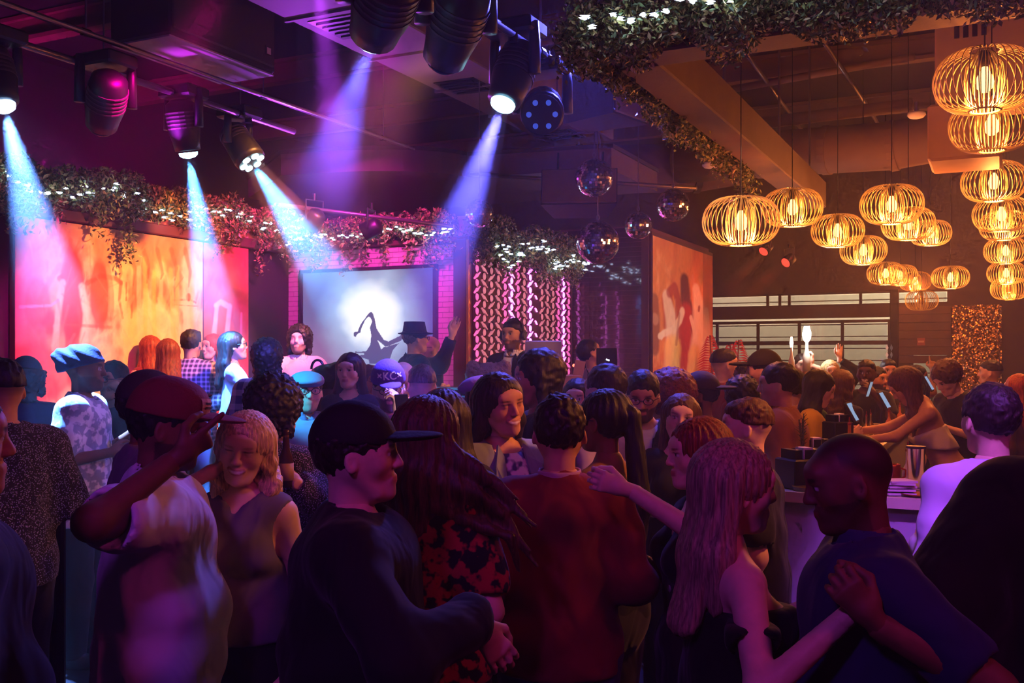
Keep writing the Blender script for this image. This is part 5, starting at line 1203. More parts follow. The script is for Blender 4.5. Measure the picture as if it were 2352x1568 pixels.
# ------------------------------------------------------------------ carved lattice, its backlight put into the emission of the pieces
ro = thing('carved_lattice', R(.02, 2.28, .35), 'carved wooden lattice with glowing pink oval and wave openings', 'lattice'); ro.rotation_euler = (0, 0, -AX)
# local: y along the wall (U), x out of the wall (V), z up
HL = 2.66
mb = MB(); mb.box((.012, 1.24, HL/2), (.024, 2.48, HL)); mb.build('board', mat('lattice_walnut', srgb(96, 46, 44), .55, vary=.3, scale=10), ro)
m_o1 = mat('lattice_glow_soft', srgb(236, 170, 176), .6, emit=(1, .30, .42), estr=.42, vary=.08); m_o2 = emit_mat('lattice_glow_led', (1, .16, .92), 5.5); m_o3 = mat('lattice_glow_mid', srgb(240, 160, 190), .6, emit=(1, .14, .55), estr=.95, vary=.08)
def oval():
    mb = MB(); n = 12; mb.add([(0, .038*math.cos(t), .038*math.sin(t)) for t in [2*math.pi*k/n for k in range(n)]]+[(.012, .030*math.cos(t), .031*math.sin(t)) for t in [2*math.pi*k/n for k in range(n)]], [tuple(range(n, 2*n))]+[(k, (k+1) % n, n+(k+1) % n, n+k) for k in range(n)]); return mb
def wave(s):
    mb = MB(); n = 8; L, Rr = [], []
    for k in range(n+1):
        t = k/n; y = s*(-.068+.136*t); z = -.050+.100*(t*t*(3-2*t)); w = .004+.016*math.sin(math.pi*t)
        L.append((.0, y-s*w*.5, z+w)); Rr.append((.0, y+s*w*.5, z-w))
    m = n+1; vs = L+Rr+[(.012, y, z) for _, y, z in L]+[(.012, y, z) for _, y, z in Rr]
    fs = [(2*m+k, 3*m+k, 3*m+k+1, 2*m+k+1) for k in range(n)]+[(k, k+1, 2*m+k+1, 2*m+k) for k in range(n)]+[(m+k, 3*m+k, 3*m+k+1, m+k+1) for k in range(n)]
    mb.add(vs, fs); return mb
def ring():      # carved rim round each oval opening
    mb = MB(); n = 12; mb.tube([(.01, .050*math.cos(t), .049*math.sin(t)) for t in [2*math.pi*k/n for k in range(n)]], .006, 4, closed=True); return mb
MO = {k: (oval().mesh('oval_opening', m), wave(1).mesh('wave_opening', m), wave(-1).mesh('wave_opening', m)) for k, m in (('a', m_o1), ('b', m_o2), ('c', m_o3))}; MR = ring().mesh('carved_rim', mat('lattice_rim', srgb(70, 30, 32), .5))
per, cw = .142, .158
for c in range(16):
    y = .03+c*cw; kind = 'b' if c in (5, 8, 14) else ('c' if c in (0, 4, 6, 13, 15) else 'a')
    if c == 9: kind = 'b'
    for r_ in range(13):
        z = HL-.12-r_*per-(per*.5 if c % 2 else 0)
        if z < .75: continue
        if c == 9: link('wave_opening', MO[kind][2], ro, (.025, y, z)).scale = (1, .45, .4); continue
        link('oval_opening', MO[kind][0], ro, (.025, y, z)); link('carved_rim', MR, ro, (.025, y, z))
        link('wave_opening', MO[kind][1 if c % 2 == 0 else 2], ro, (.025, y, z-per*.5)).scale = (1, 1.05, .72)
mb = MB(); mb.box((.03, 2.47, HL/2), (.06, .06, HL)); mb.build('end_stile', m_wood, ro)

# ------------------------------------------------------------------ disc jockey booth
m_booth = mat('booth_wood_dark', srgb(64, 34, 34), .45, vary=.3, scale=5)
p = W(1180, 893, 7.9); zb = p.z
ro = thing('dj_booth', (p.x, p.y, .35), 'dark wooden booth counter in front of the disc jockey', 'booth', None, -.12)
mb = MB(); mb.box((.15, .1, (zb-.35)/2), (2.5, .5, zb-.35)); mb.build('front', m_booth, ro); mb = MB(); mb.box((.15, .1, zb-.35-.02), (2.6, .62, .05), None, .01); mb.build('counter_top', m_booth, ro); mb = MB(); mb.tube([(-1.1, -.22, zb-.35-.06), (1.4, -.22, zb-.35-.06)], .012, 8); mb.build('edge_rail', m_steel, ro)
def laptop(label, px, py, Y, w, h, color, rz, tilt, z):
    c = W(px, py, Y); ro = thing('laptop', (c.x, c.y, z), label, 'laptop', None, rz); mb = MB(); mb.box((0, .14, .012), (w, h*.7, .02), None, .006); mb.build('keyboard_base', mat('laptop_'+label[:6], color, .35, .6), ro)
    M = Matrix.Rotation(tilt, 3, 'X'); mb = MB(); mb.box(M @ Vector((0, 0, h/2))+Vector((0, -.10, .03)), (w, .012, h), M, .004); o = mb.build('lid', mat('laptop_'+label[:6], color, .35, .6), ro)
    return ro, M, o
c = W(1246, 822, 7.75); rz_ = laptop('silver laptop seen from behind on the booth', 1246, 822, 7.75, .275, .20, srgb(200, 190, 180), math.pi*0+.02, .12, W(1246, 842, 7.75).z-.03)
mb = MB(); cc = W(1246, 850, 7.75); ro = thing('laptop_stand', (cc.x, cc.y, zb), 'metal laptop stand on the booth', 'stand'); hst = W(1246, 842, 7.75).z-.035-zb
for s_ in (-1, 1): mb.tube([(s_*.12, -.08, 0.01), (s_*.08, .12, hst)], .010, 6); mb.tube([(s_*.12, .25, .01), (s_*.08, .02, hst)], .010, 6)
mb.build('leg', m_steel, ro); mb = MB(); mb.box((0, .1, hst), (.26, .22, .012)); mb.build('tray', m_steel, ro)
ro2, M, lid = laptop('black laptop lid with a small glowing logo on the booth', 1382, 848, 7.7, .17, .26, srgb(30, 26, 28), .35, -.05, W(1382, 880, 7.7).z-.02)
mb = MB(); mb.box(Vector((.0, -.108, .20)), (.03, .004, .012), Matrix.Rotation(.3, 3, 'Y')); mb.build('logo', emit_mat('logo_white', (.8, .85, 1), 1.6), ro2)
# microphone-like gooseneck lamp with red tip
c = W(1345, 872, 7.6); ro = thing('gooseneck_lamp', (c.x, c.y, zb), 'thin gooseneck lamp with glowing red tip on the booth', 'lamp'); e = W(1318, 839, 7.6)-ro.location; e.z = W(1318, 839, 7.6).z-zb
mb = MB(); mb.tube([(0, 0, 0), (.02, 0, e.z*.7), (0, 0, e.z*.95), e], .004, 6); mb.build('neck', m_blackmetal, ro); mb = MB(); mb.lathe([(.004, -.012), (.012, 0), (.004, .012)], e, 10); mb.build('tip', emit_mat('red_tip', (1, .05, .03), 12), ro)
# pale cardboard flap and grey plush cushion on the booth
c = W(1300, 865, 7.5); ro = thing('cardboard_box', (c.x, c.y, zb), 'crumpled tan cardboard box on the booth', 'box', None, .3); mb = MB(); mb.box((0, 0, .06), (.20, .14, .12), None, .01); mb.build('box_body', mat('cardboard', srgb(196, 150, 110), .8, bump=.3, bscale=15), ro); mb = MB(); mb.box((.08, -.06, .16), (.08, .01, .13), Matrix.Rotation(.2, 3, 'Y')); mb.build('flap', mat('cardboard', srgb(196, 150, 110), .8), ro)
c = W(1122, 862, 7.7); ro = thing('plush_cushion', (c.x, c.y, zb), 'shaggy grey plush cushion beside the disc jockey', 'cushion'); f = Field((-.22, -.16, -.05), (.22, .16, .3), .012); f.ball((0, 0, .1), (.18, .10, .11), 0); f.ball((-.12, 0, .17), (.05, .05, .06), .04); f.ball((.12, 0, .17), (.05, .05, .06), .04); f.disp(curls(.008, 110)); v, q = f.surf(); link('cushion_body', np_mesh('cushion_body', v, q, mat('plush_grey', srgb(150, 130, 120), .95, bump=.8, bscale=90)), ro)
mb = MB(); mb.tube([(0, 0, .14), (.1, -.06, .16)], .012, 6); mb.build('seam', mat('plush_grey', srgb(150, 130, 120), .95), ro)

# ------------------------------------------------------------------ bar
m_bartop = mat('bar_top_pale', srgb(222, 204, 180), .3, vary=.12, scale=4); m_barfront = mat('bar_front_white', srgb(190, 180, 200), .35, vary=.06); m_rail = mat('bar_black_rubber', srgb(24, 20, 20), .7)
ZB = 1.20
def bp(px, py, z=ZB): Y = (z-CH)*F/(HZ-py); return Vector((Y*(px-1176)/F, Y, z))
U0, V0 = -3.85, 5.55
bar = thing('bar_counter', R(U0, V0, 0), 'pale topped bar counter with violet front wrapping round the bartenders', 'bar', None, -AX)   # local x -> V, y -> U
def arc(cx, cy, r, a0, a1, n=10): return [(cx+r*math.cos(a0+(a1-a0)*k/n), cy+r*math.sin(a0+(a1-a0)*k/n)) for k in range(n+1)]
def near(z0, z1, o, m, nm): mb = MB(); mb.prism(arc(.325, .325, .325-o, 1.5*math.pi, .5*math.pi)+[(3.2, .65-o), (3.2, o)], z0, z1); return mb.build(nm, m, bar)
near(0, ZB-.05, .07, m_barfront, 'front_panel'); near(ZB-.05, ZB, 0, m_bartop, 'bar_top'); near(.0, .12, .12, m_blackmetal, 'kick_plate')
LA = (5.98-V0, 6.24-V0)
mb = MB(); mb.prism([(LA[0]+.03, .65), (LA[1]-.03, .65), (LA[1]-.03, 8.4), (LA[0]+.03, 8.4)], 0, ZB-.05); mb.build('side_panel', m_barfront, bar); mb = MB(); mb.prism([(LA[0], .65), (LA[1], .65), (LA[1], 8.4), (LA[0], 8.4)], ZB-.05, ZB); mb.build('side_top', m_bartop, bar)
mb = MB(); mb.prism([(LA[1], .65), (3.2, .65), (3.2, 1.2), (LA[1], 1.2)], ZB-.16, ZB-.12); mb.build('inner_ledge', m_steel, bar); mb = MB(); mb.prism([(LA[1]+.02, .7), (3.2, .7), (3.2, 1.15), (LA[1]+.02, 1.15)], 0, ZB-.16); mb.build('ice_well', m_blackmetal, bar)
mb = MB(); mb.box((1.5, .20, ZB+.004), (1.6, .16, .008)); mb.build('rubber_mat', m_rail, bar)
mb = MB(); mb.tube([(x, y, .22) for x, y in arc(.325, .325, .42, math.pi, 1.5*math.pi)]+[(3.2, -.10, .22)], .02, 8); mb.build('foot_rail', m_gold, bar)
def onbar(px, py):
    p = bp(px, py); u, v = uv_of(p); u = max(u, U0+.09)
    if u > U0+.56: v = min(max(v, 6.03), 6.19) if (v < 6.35 or u > -2.65) else v
    z = ZB-.12 if (u > U0+.65 and v > 6.26) else ZB
    q = R(u, v, z); return q
m_blk = mat('plastic_black', srgb(20, 16, 18), .45); m_amber = mat('amber_liquor', srgb(190, 110, 40), .1, vary=.2); m_clear = mat('pale_glass', srgb(220, 200, 170), .08, trans=.6, vary=0)
def caddy(label, p, w, d, h, rz=0):
    ro = thing('bar_caddy', p, label, 'caddy', 'black bar caddies', rz); mb = MB(); mb.box((0, 0, h/2), (w, d, h), None, .008); mb.build('box', m_blk, ro)
    for k in range(3): mb = MB(); mb.box((-w*.3+k*w*.3, 0, h+.02), (w*.2, d*.7, .05)); mb.build('divider', m_blk, ro)
    mb = MB(); mb.box((0, -d*.1, h+.025), (w*.26, d*.4, .06)); mb.build('napkin_stack', mat('napkin_white', srgb(230, 220, 205), .8), ro)
caddy('tall black napkin caddy in front of the bartender', onbar(1886, 1040), .15, .15, .22, .3); caddy('low wide black caddy left of the tall one', onbar(1848, 1075), .22, .16, .13, .3); caddy('black caddy with open cup nearest the dancing man', onbar(1842, 1120), .20, .18, .15, .3)
def bottle(label, p, h, r, m, cap, grp='bottles on the bar'):
    ro = thing('bottle', p, label, 'bottle', grp); mb = MB(); mb.lathe([(r*.9, 0), (r, .01), (r, h*.55), (r*.8, h*.64), (r*.36, h*.74), (r*.33, h*.95), (r*.36, h)], n=12); mb.build('glass', m, ro, True); mb = MB(); mb.lathe([(r*.4, h), (r*.4, h*1.05), (r*.15, h*1.06), (r*.12, h*1.2)], n=8); mb.build('pourer', cap, ro); mb = MB(); mb.lathe([(r*1.01, h*.15), (r*1.01, h*.45)], n=12); mb.build('paper_label', mat('label_cream', srgb(220, 195, 150), .7), ro)
m_cap = mat('cap_red', srgb(150, 40, 30), .4)
bz = lambda px, py, z: bp(px, py, z)
for i, (px, py, h, r, m, lab) in enumerate(((1990, 985, .20, .022, m_gold, 'slim gold bottle left of the bartender'), (2000, 978, .20, .022, m_gold, 'second slim gold bottle left of the bartender'), (2085, 1065, .26, .030, mat('bottle_cream', srgb(230, 205, 160), .4), 'cream squeeze bottle with red tip on the bar'), (2066, 1040, .24, .03, m_amber, 'amber bottle behind the cream squeeze bottle'), (2110, 955, .20, .03, m_amber, 'amber bottle near the far bartender'), (2140, 940, .18, .03, m_clear, 'clear bottle near the far bartender'), (2160, 975, .20, .03, m_amber, 'short amber bottle beside the far bar tray'))):
    bottle(lab, onbar(px, py+30), h, r, m, m_cap)
q = onbar(2104, 1120); ro = thing('cocktail_shaker', q, 'tall steel cocktail shaker catching violet light', 'shaker'); mb = MB(); mb.lathe([(.034, 0), (.036, .01), (.045, .20), (.047, .205), (.044, .205)], n=24); mb.build('tin', mat('steel_mirror', (.85, .82, .85), .15, 1., vary=0), ro, True); mb = MB(); mb.lathe([(.0475, .198), (.0475, .21), (.043, .21)], n=24); mb.build('rim', m_steel, ro)
q = onbar(2050, 1110); ro = thing('mug', q, 'copper red mug on the near bar', 'mug'); mb = MB(); mb.lathe([(.036, 0), (.04, .01), (.04, .10), (.036, .10), (.036, .02)], n=20); mb.build('cup', mat('copper', srgb(190, 70, 40), .3, .7), ro, True); mb = MB(); mb.tube([(.04, 0, .08), (.068, 0, .07), (.066, 0, .035), (.04, 0, .025)], .005, 6); mb.build('handle', mat('copper', srgb(190, 70, 40), .3, .7), ro)
q = onbar(2092, 1145); ro = thing('saucer', q+Vector((0.02, .0, 0)), 'brown saucer behind the shaker', 'saucer'); mb = MB(); mb.lathe([(.03, 0), (.05, .004), (.075, .014), (.074, .016), (.04, .008)], n=22); mb.build('dish', mat('saucer_brown', srgb(150, 60, 34), .4), ro, True); mb = MB(); mb.lathe([(.028, 0), (.03, .004)], n=16); mb.build('foot', m_blk, ro)
q = onbar(2062, 1135); ro = thing('napkin_stack', q, 'crumpled stack of pale napkins on the bar edge', 'napkins')
for k in range(5): mb = MB(); mb.box((rnd.uniform(-.01, .01), rnd.uniform(-.01, .01), .008+.014*k), (.13, .13, .010), Matrix.Rotation(rnd.uniform(-.4, .4), 3, 'Z') @ Matrix.Rotation(rnd.uniform(-.12, .12), 3, 'X')); mb.build('napkin', mat('napkin_lilac', srgb(220, 190, 210), .8), ro)
q = onbar(1815, 1150); ro = thing('glass_ashtray', q+Vector((.0, 0, 0)), 'low glass dish with gold rim beside the dancing man', 'dish'); mb = MB(); mb.lathe([(.06, 0), (.065, .02), (.062, .022), (.05, .008)], n=20); mb.build('dish', m_clear, ro, True); mb = MB(); mb.lathe([(.064, .018), (.067, .022), (.064, .026)], n=20); mb.build('rim', m_gold, ro)
# herb sprig bunch
q = onbar(1800, 1085); ro = thing('herb_bunch', q, 'tall rosemary sprigs in a cup at the bar corner', 'herbs'); mb = MB(); mb.lathe([(.025, 0), (.032, .08)], n=12); mb.build('cup', m_clear, ro, True); r_ = np.random.RandomState(4)
mb = MB()
for k in range(5):
    tip = Vector((r_.randn()*.02, r_.randn()*.02, .26+r_.rand()*.08)); mb.tube([(0, 0, .02), tip], .003, 5)
    for j in range(22):
        b_ = tip*(.3+.7*j/22); e_ = b_+Vector((r_.randn()*.014, r_.randn()*.014, .016)); mb.tube([b_, e_], .002, 3, False)
mb.build('sprig', mat('rosemary', srgb(96, 96, 46), .7), ro)
def tablet(label, px, py, Y, rz):
    c = W(px, py, Y); ro = thing('point_of_sale_screen', (c.x, c.y, ZB), label, 'screen', 'bar order screens', rz); h = c.z-ZB+.02; M = Matrix.Rotation(-.5, 3, 'X'); mb = MB(); mb.tube([(0, .02, 0), (0, 0, h)], .02, 8); mb.build('stand', m_blk, ro); mb = MB(); mb.box((0, 0, h), (.26, .02, .18), M, .006); mb.build('housing', m_blk, ro); mb = MB(); mb.box(Vector((0, 0, h))+M @ Vector((0, -.012, 0)), (.23, .004, .15), M); mb.build('display', emit_mat('pos_display', (.45, .65, 1), .6), ro)
tablet('slanted order screen glowing blue left of the bartender', 1958, 952, 8.0, 1.1); tablet('slanted order screen behind the bartender', 2030, 925, 9.0, 1.1); tablet('far order screen near the curly haired bartender', 2132, 885, 10.2, 1.1)
# low trays and glasses scattered along the long counter
for i, (px, py) in enumerate(((1995, 1010), (2012, 1002), (2005, 952), (2090, 938), (2118, 930), (1975, 960), (2150, 958), (2125, 985))):
    ro = thing('cocktail_glass', onbar(px, py), 'small amber drink glass %s on the long bar' % ('nearest the gold bottles', 'right of the gold bottles', 'below the order screen', 'behind the bartender shoulder', 'beyond the bartender hair', 'under the first order screen', 'beside the far tray', 'in front of the far bartender')[i], 'glass', 'drink glasses on the long bar'); mb = MB(); mb.lathe([(.026, 0), (.03, .01), (.036, .11), (.034, .11), (.028, .015)], n=14); mb.build('tumbler', m_clear, ro, True); mb = MB(); mb.lathe([(.026, .012), (.031, .07)], n=12); mb.build('drink', m_amber, ro, True)
# sequin curtain and signs on the far wall
c0, c1 = v_at(2188, UF), v_at(2300, UF); ro = thing('sequin_panel', R(UF-.04, (c0+c1)/2, .4), 'glittering gold sequin panel on the far right wall', 'panel', None, -AX); r_ = np.random.RandomState(9); n = 7000; w_ = c1-c0
P0 = np.stack([(r_.rand(n)-.5)*w_, -.02-.02*r_.rand(n), r_.rand(n)*2.3], 1); s = .0095; aa = r_.randn(n, 3)*.35; A1 = np.stack([np.ones(n), aa[:, 0]*.6, aa[:, 1]*.3], 1); A2 = np.stack([aa[:, 2]*.3, aa[:, 1]*.8, np.ones(n)], 1)
v = np.stack([P0-A1*s-A2*s, P0+A1*s-A2*s, P0+A1*s+A2*s, P0-A1*s+A2*s], 1); o = link('sequins', np_mesh('sequins', v.reshape(-1, 3), np.arange(n*4).reshape(-1, 4), mat('sequin_gold', srgb(190, 140, 80), .22, .9, vary=.2), False), ro); tag(o, None, None, None, 'stuff')
mb = MB(); mb.box((0, 0, 1.15), (w_, .02, 2.3)); mb.build('backing', mat('sequin_back', srgb(90, 60, 34), .7), ro)
p = R(UF-.03, v_at(2116, UF), 2.12); ro = thing('notice_sign', p, 'small red notice sign on the plank wall', 'sign', None, -AX); mb = MB(); mb.box((0, 0, 0), (.12, .012, .12)); mb.build('plate', mat('sign_red', srgb(150, 70, 60), .5), ro); mb = MB(); mb.box((0, -.008, .0), (.09, .004, .03)); mb.build('print_bar', mat('sign_pale', srgb(200, 160, 140), .5), ro)
# white diamond marks on the door post, their shine put into faint emission
for i, z in enumerate((2.02, 1.90)):
    for s_ in (-1, 1):
        p = R(UF-.05, v_at(2043, UF)+s_*.035, z); mb = MB(); mb.add([(0, 0, .06), (.025, 0, 0), (0, 0, -.06), (-.025, 0, 0), (0, -.008, .05), (.02, -.008, 0), (0, -.008, -.05), (-.02, -.008, 0)], [(4, 7, 6, 5), (0, 1, 5, 4), (1, 2, 6, 5), (2, 3, 7, 6), (3, 0, 4, 7)]); o = mb.build('glowing_mark', mat('mark_white_glow', srgb(230, 225, 220), .4, emit=(1, .95, .9), estr=.15), None, False, p, (0, 0, -AX)); tag(o, 'white diamond mark on the dark door post, %s %s' % ('upper' if i == 0 else 'lower', 'left' if s_ < 0 else 'right'), 'mark', 'diamond marks')
# ------------------------------------------------------------------ the crowd
BLK, NAVY, DEN, LJ = srgb(18, 16, 20), srgb(30, 30, 58), srgb(46, 56, 92), srgb(150, 160, 190)
pl = lambda c, c2=None, p='plain': (p, c, c2)
PF = .35
# --- nearest dancers
person('person cut off by the left edge in a black hooded top', -105, 872, 2.15, 55, skin='tan', build=1.2, hair=('short', 'black'), shirt=pl(BLK), sleeve=1.9, loose=.03, hem=.80, arms=('down', 'down'), bottom=('pants', srgb(150, 120, 110)))
person('man in a white T-shirt and red cap pointing with raised hand', 385, 874, 3.0, 72, skin='brown', build=1.18, hair=('short', 'black'), hat='trucker', hatc=srgb(128, 44, 40), capmark=dict(col=srgb(190, 140, 130), dx=.01), beard=.7, head=(8, -8, 0),
       shirt=pl(srgb(225, 218, 222)), sleeve=.62, loose=.034, hem=.74, arms=(dict(at=(392, 1062, 2.72), pole=(.5, -1.0, -.9), pose='point', curl=.6, hdir=(-.1, .8, .55), roll=40), dict(at='down')), bottom=('pants', srgb(60, 54, 70)))
person('blonde woman in a grey sleeveless top smiling down', 562, 945, 3.3, 186, fem=True, skin='fair', hair=('wavylong', 'blond'), hairlen=.28, head=(-6, -8, -8), smile=True, eyes_closed=True, shirt=pl(srgb(104, 96, 108)), sleeve=0, hem=.97, vneck=.06,
       arms=(dict(at=(455, 1100, 3.25), pole=(.6, -.2, -1)), 'down'), bottom=('pants', BLK), build=1.04)
person('big man in black with a black cap facing right', 822, 922, 2.55, 84, skin='fair', build=1.42, hair=('short', 'dark'), hat='cap', hatc=srgb(20, 16, 18), head=(4, 2, 0), shirt=pl(srgb(20, 18, 22)), sleeve=1.95, loose=.026, hem=.80, headw=1.08,
       arms=(dict(at=(1085, 1420, 2.40), pole=(.8, -.6, -.2), curl=.4, hdir=(-.1, .6, -.8)), 'down'), bottom=('pants', BLK))
person('woman with swinging brown hair in a red floral top', 985, 908, 3.0, 18, fem=True, skin='fair', build=1.12, hair=('swirl', 'brown'), hairlen=.26, head=(14, -4, 0), shirt=('floral', srgb(20, 16, 22), srgb(176, 30, 44)), pscale=1.3, sleeve=.75, loose=.022, hem=.92,
       arms=('bent', 'bent'), bottom=('pants', srgb(24, 22, 34)))
person('dark haired woman with a jewelled headband behind the floral top', 1018, 893, 3.75, 350, fem=True, skin='fair', hair=('long', 'dark'), shirt=pl(srgb(30, 26, 32)), sleeve=1.9, arms=('down', 'bent'),
       extra=lambda ro, s, hc, RH, A, up, RL: (lambda m: m.build('headband', mat('headband_silver', srgb(200, 180, 210), .2, .8), ro))((lambda m: (m.tube([(RH @ V3(.098*math.cos(t), .015, .02+.115*math.sin(t))+hc)*s for t in np.linspace(.2, 2.94, 14)], .005, 6), m)[1])(MB())))
person('man seen from behind in a burgundy sweater with white collar stripe', 1285, 905, 3.3, 2, skin='tan', build=1.16, hair=('short', 'dark'), scalp=.6, shirt=pl(srgb(118, 18, 34)), sleeve=1.93, loose=.018, hem=.84, collar=srgb(178, 130, 140), arms=('bent', 'bent'), bottom=('pants', DEN), neckline=.07)
person('laughing woman in a grey blazer and flowered blouse', 1150, 855, 4.0, 146, fem=True, skin='tan', build=1.12, hair=('long', 'dark'), hairlen=.16, smile=True, eyes_closed=True, head=(0, -2, 8), shirt=('floral', srgb(225, 205, 205), srgb(70, 60, 110)), pscale=.8, sleeve=0, neckline=.085, jacket=('plain', srgb(128, 138, 140)), jopen=.075, lapel=True, arms=('bent', 'bent'), bottom=('pants', BLK))
person('woman with glasses and long black ponytail in a strappy top', 1385, 893, 3.9, 305, fem=True, skin='brown', build=1.12, hair=('ponytail', 'black'), hairlen=.62, glasses=True, shirt=pl(BLK), sleeve=0, offsh=1.29, arms=('front', 'bent'), bottom=('wide', srgb(40, 34, 40)),
       extra=lambda ro, s, hc, RH, A, up, RL: [(lambda m: (m.tube([np.array(p_)*s for p_ in (up(sx*.075, .11, 1.28), up(sx*.085, .07, 1.40), up(sx*.09, .0, 1.455), up(sx*.085, -.075, 1.40), up(sx*.07, -.105, 1.27))], .006, 6), m.build('strap', mat('strap_black', BLK, .7), ro)))(MB()) for sx in (-1, 1)])
person('fair woman in a black off-shoulder top dancing at the right', 1690, 1008, 2.5, 82, fem=True, skin='fair', build=1.02, hair=('long', 'ash'), hairlen=.36, sideback=.05, head=(0, -4, 4), shirt=pl(BLK), sleeve=.5, offsh=1.325, loose=.016, hem=.9,
       arms=(dict(at=(1945, 1415, 2.14), pole=(.7, -.4, -1), curl=.8, hdir=(.1, .75, .65)), dict(at='front')), bottom=('pants', BLK))
person('short haired man in a navy polo shirt holding her hand', 1950, 1000, 2.35, 277, skin='brown', build=1.2, hair=('buzz', 'black'), scalp=.75, beard=.45, head=(0, -14, 0), shirt=pl(srgb(40, 36, 76)), sleeve=.7, loose=.024, hem=.80, collar=srgb(48, 44, 88),
       arms=('front', dict(at=(2022, 1440, 2.10), pole=(-.7, -.6, -1), curl=.9, hdir=(-.1, .65, .75))), bottom=('pants', srgb(26, 24, 36)))
person('person in black cut off by the right edge with loose curls', 2500, 815, 2.5, 8, skin='tan', build=1.42, hair=('curlymed', 'black'), shirt=pl(srgb(14, 12, 16)), sleeve=1.9, loose=.05, hem=.78, arms=('hip', 'hip'))
person('dark curly haired man from behind in a pale lilac blazer', 2272, 880, 3.5, 352, skin='fair', build=1.1, hair=('short', 'dark'), scalp=.7, shirt=pl(srgb(200, 190, 215)), sleeve=0, jacket=('plain', srgb(205, 192, 222)), jopen=0, jloose=.026, arms=('bent', 'bent'), bottom=('pants', srgb(40, 36, 60)))
def buttons(ro, s, hc, RH, A, up, RL):
    for k in range(6):
        m = MB(); p_ = np.array(up(-.02, .125, 1.24-.075*k))*s; m.lathe([(.011, -.003), (.013, 0), (.010, .004)], p_, 10, Matrix.Rotation(math.pi/2, 3, 'X')); m.build('button', mat('button_silver', srgb(210, 190, 200), .25, .7), ro)
    m = MB(); m.tube([(RH @ V3(-.085, -.0, -.045)+hc)*s+V3(0, .018*math.sin(t), .018*math.cos(t)-.01) for t in np.linspace(0, 2*math.pi, 12, endpoint=False)], .002, 5, closed=True); m.build('hoop_earring', m_gold, ro)
person('auburn haired woman in a buttoned black dress reaching left', 1602, 957, 3.3, 262, fem=True, skin='fair', build=1.1, hair=('bob', 'auburn'), sideback=.05, head=(0, -3, 0), shirt=pl(srgb(18, 14, 22)), sleeve=0, vneck=.13, neckline=.09, hem=.82, extra=buttons,
       arms=('front', dict(at=(1452, 1128, 3.0), pole=(-1, -.7, -.6), curl=.7, hdir=(0, 1, .35))), bottom=('wide', srgb(18, 14, 22)))
person('man with faded haircut in a black T-shirt looking left', 1714, 912, 4.1, 285, skin='fair', build=1.15, hair=('fade', 'brown'), scalp=.55, shirt=pl(srgb(24, 18, 22)), sleeve=.7, loose=.028, hem=.80, arms=('down', 'down'), bottom=('pants', BLK))
# --- second row
person('long haired young man in a black T-shirt gazing left', 1232, 806, 4.9, 262, skin='olive', hair=('wavy', 'black'), shirt=pl(srgb(22, 20, 30)), sleeve=.7, loose=.026, arms=('bent', 'bent'), bottom=('pants', BLK), beard=.15)
person('curly haired man in a pale shirt turned away left of varsity jacket', 1388, 836, 5.1, 312, skin='fair', hair=('short', 'dark'), shirt=pl(srgb(190, 170, 180)), sleeve=1.9, loose=.024, arms=('bent', 'down'))
person('dark haired woman half hidden beside the disc jockey laptop', 1326, 868, 6.0, 196, fem=True, skin='fair', hair=('long', 'black'), shirt=pl(BLK), arms=('down', 'down'))
person('man with glasses in a dark varsity jacket looking down', 1476, 853, 5.2, 190, skin='tan', build=1.15, hair=('short', 'black'), beard=.85, glasses=True, head=(0, -16, 0), shirt=pl(srgb(215, 205, 200)), sleeve=0, jacket=('plain', srgb(26, 24, 34)), jopen=.045, arms=('bent', 'bent'), collar=None)
person('woman with long brown hair and red lips looking at the camera', 1563, 903, 4.85, 194, fem=True, skin='fair', hair=('long', 'brown'), hairlen=.46, head=(-6, 2, -6), shirt=pl(srgb(26, 20, 24)), sleeve=1.9, arms=('bent', 'bent'))
person('person with a large reddish afro seen from behind', 1538, 848, 5.9, 355, fem=True, skin='brown', hair=('afro', 'auburn'), shirt=pl(srgb(30, 22, 26)), sleeve=1., arms=('down', 'down'))
person('bearded man in a backwards brown cap and brown sweater', 1606, 853, 6.0, 283, skin='brown', build=1.15, hair=('short', 'black'), hat='backcap', hatc=srgb(48, 34, 28), beard=.9, shirt=pl(srgb(84, 56, 50)), sleeve=1.9, arms=('bent', 'bent'))
person('man with glasses in a red T-shirt beside the dancer painting', 1664, 800, 8.5, 78, skin='fair', hair=('fade', 'dark'), scalp=.5, glasses=True, shirt=pl(srgb(140, 42, 44)), sleeve=.7, loose=.022, arms=('down', 'bent'))
person('man in a black cap with an orange mark above brown jacket', 1752, 803, 7.1, 288, skin='tan', hair=('short', 'black'), hat='cap', hatc=srgb(24, 20, 20), capmark=dict(text='F', size=.05), shirt=pl(BLK), sleeve=1.9, beard=.4, arms=('down', 'bent'))
person('man in a rust brown jacket with high collar leaning on the bar', 1786, 832, 5.9, 292, skin='tan', build=1.18, hair=('short', 'black'), head=(-6, -2, 0), shirt=pl(srgb(60, 36, 24)), sleeve=0, jacket=('plain', srgb(150, 88, 44)), jopen=0, jloose=.04, collar=srgb(140, 80, 40), arms=('bent', 'bent'))
person('person with curly black updo in front of the rust jacket', 1706, 868, 6.2, 24, fem=True, skin='brown', hair=('curly', 'black'), shirt=pl(srgb(26, 20, 24)), sleeve=1.9, arms=('bent', 'down'))
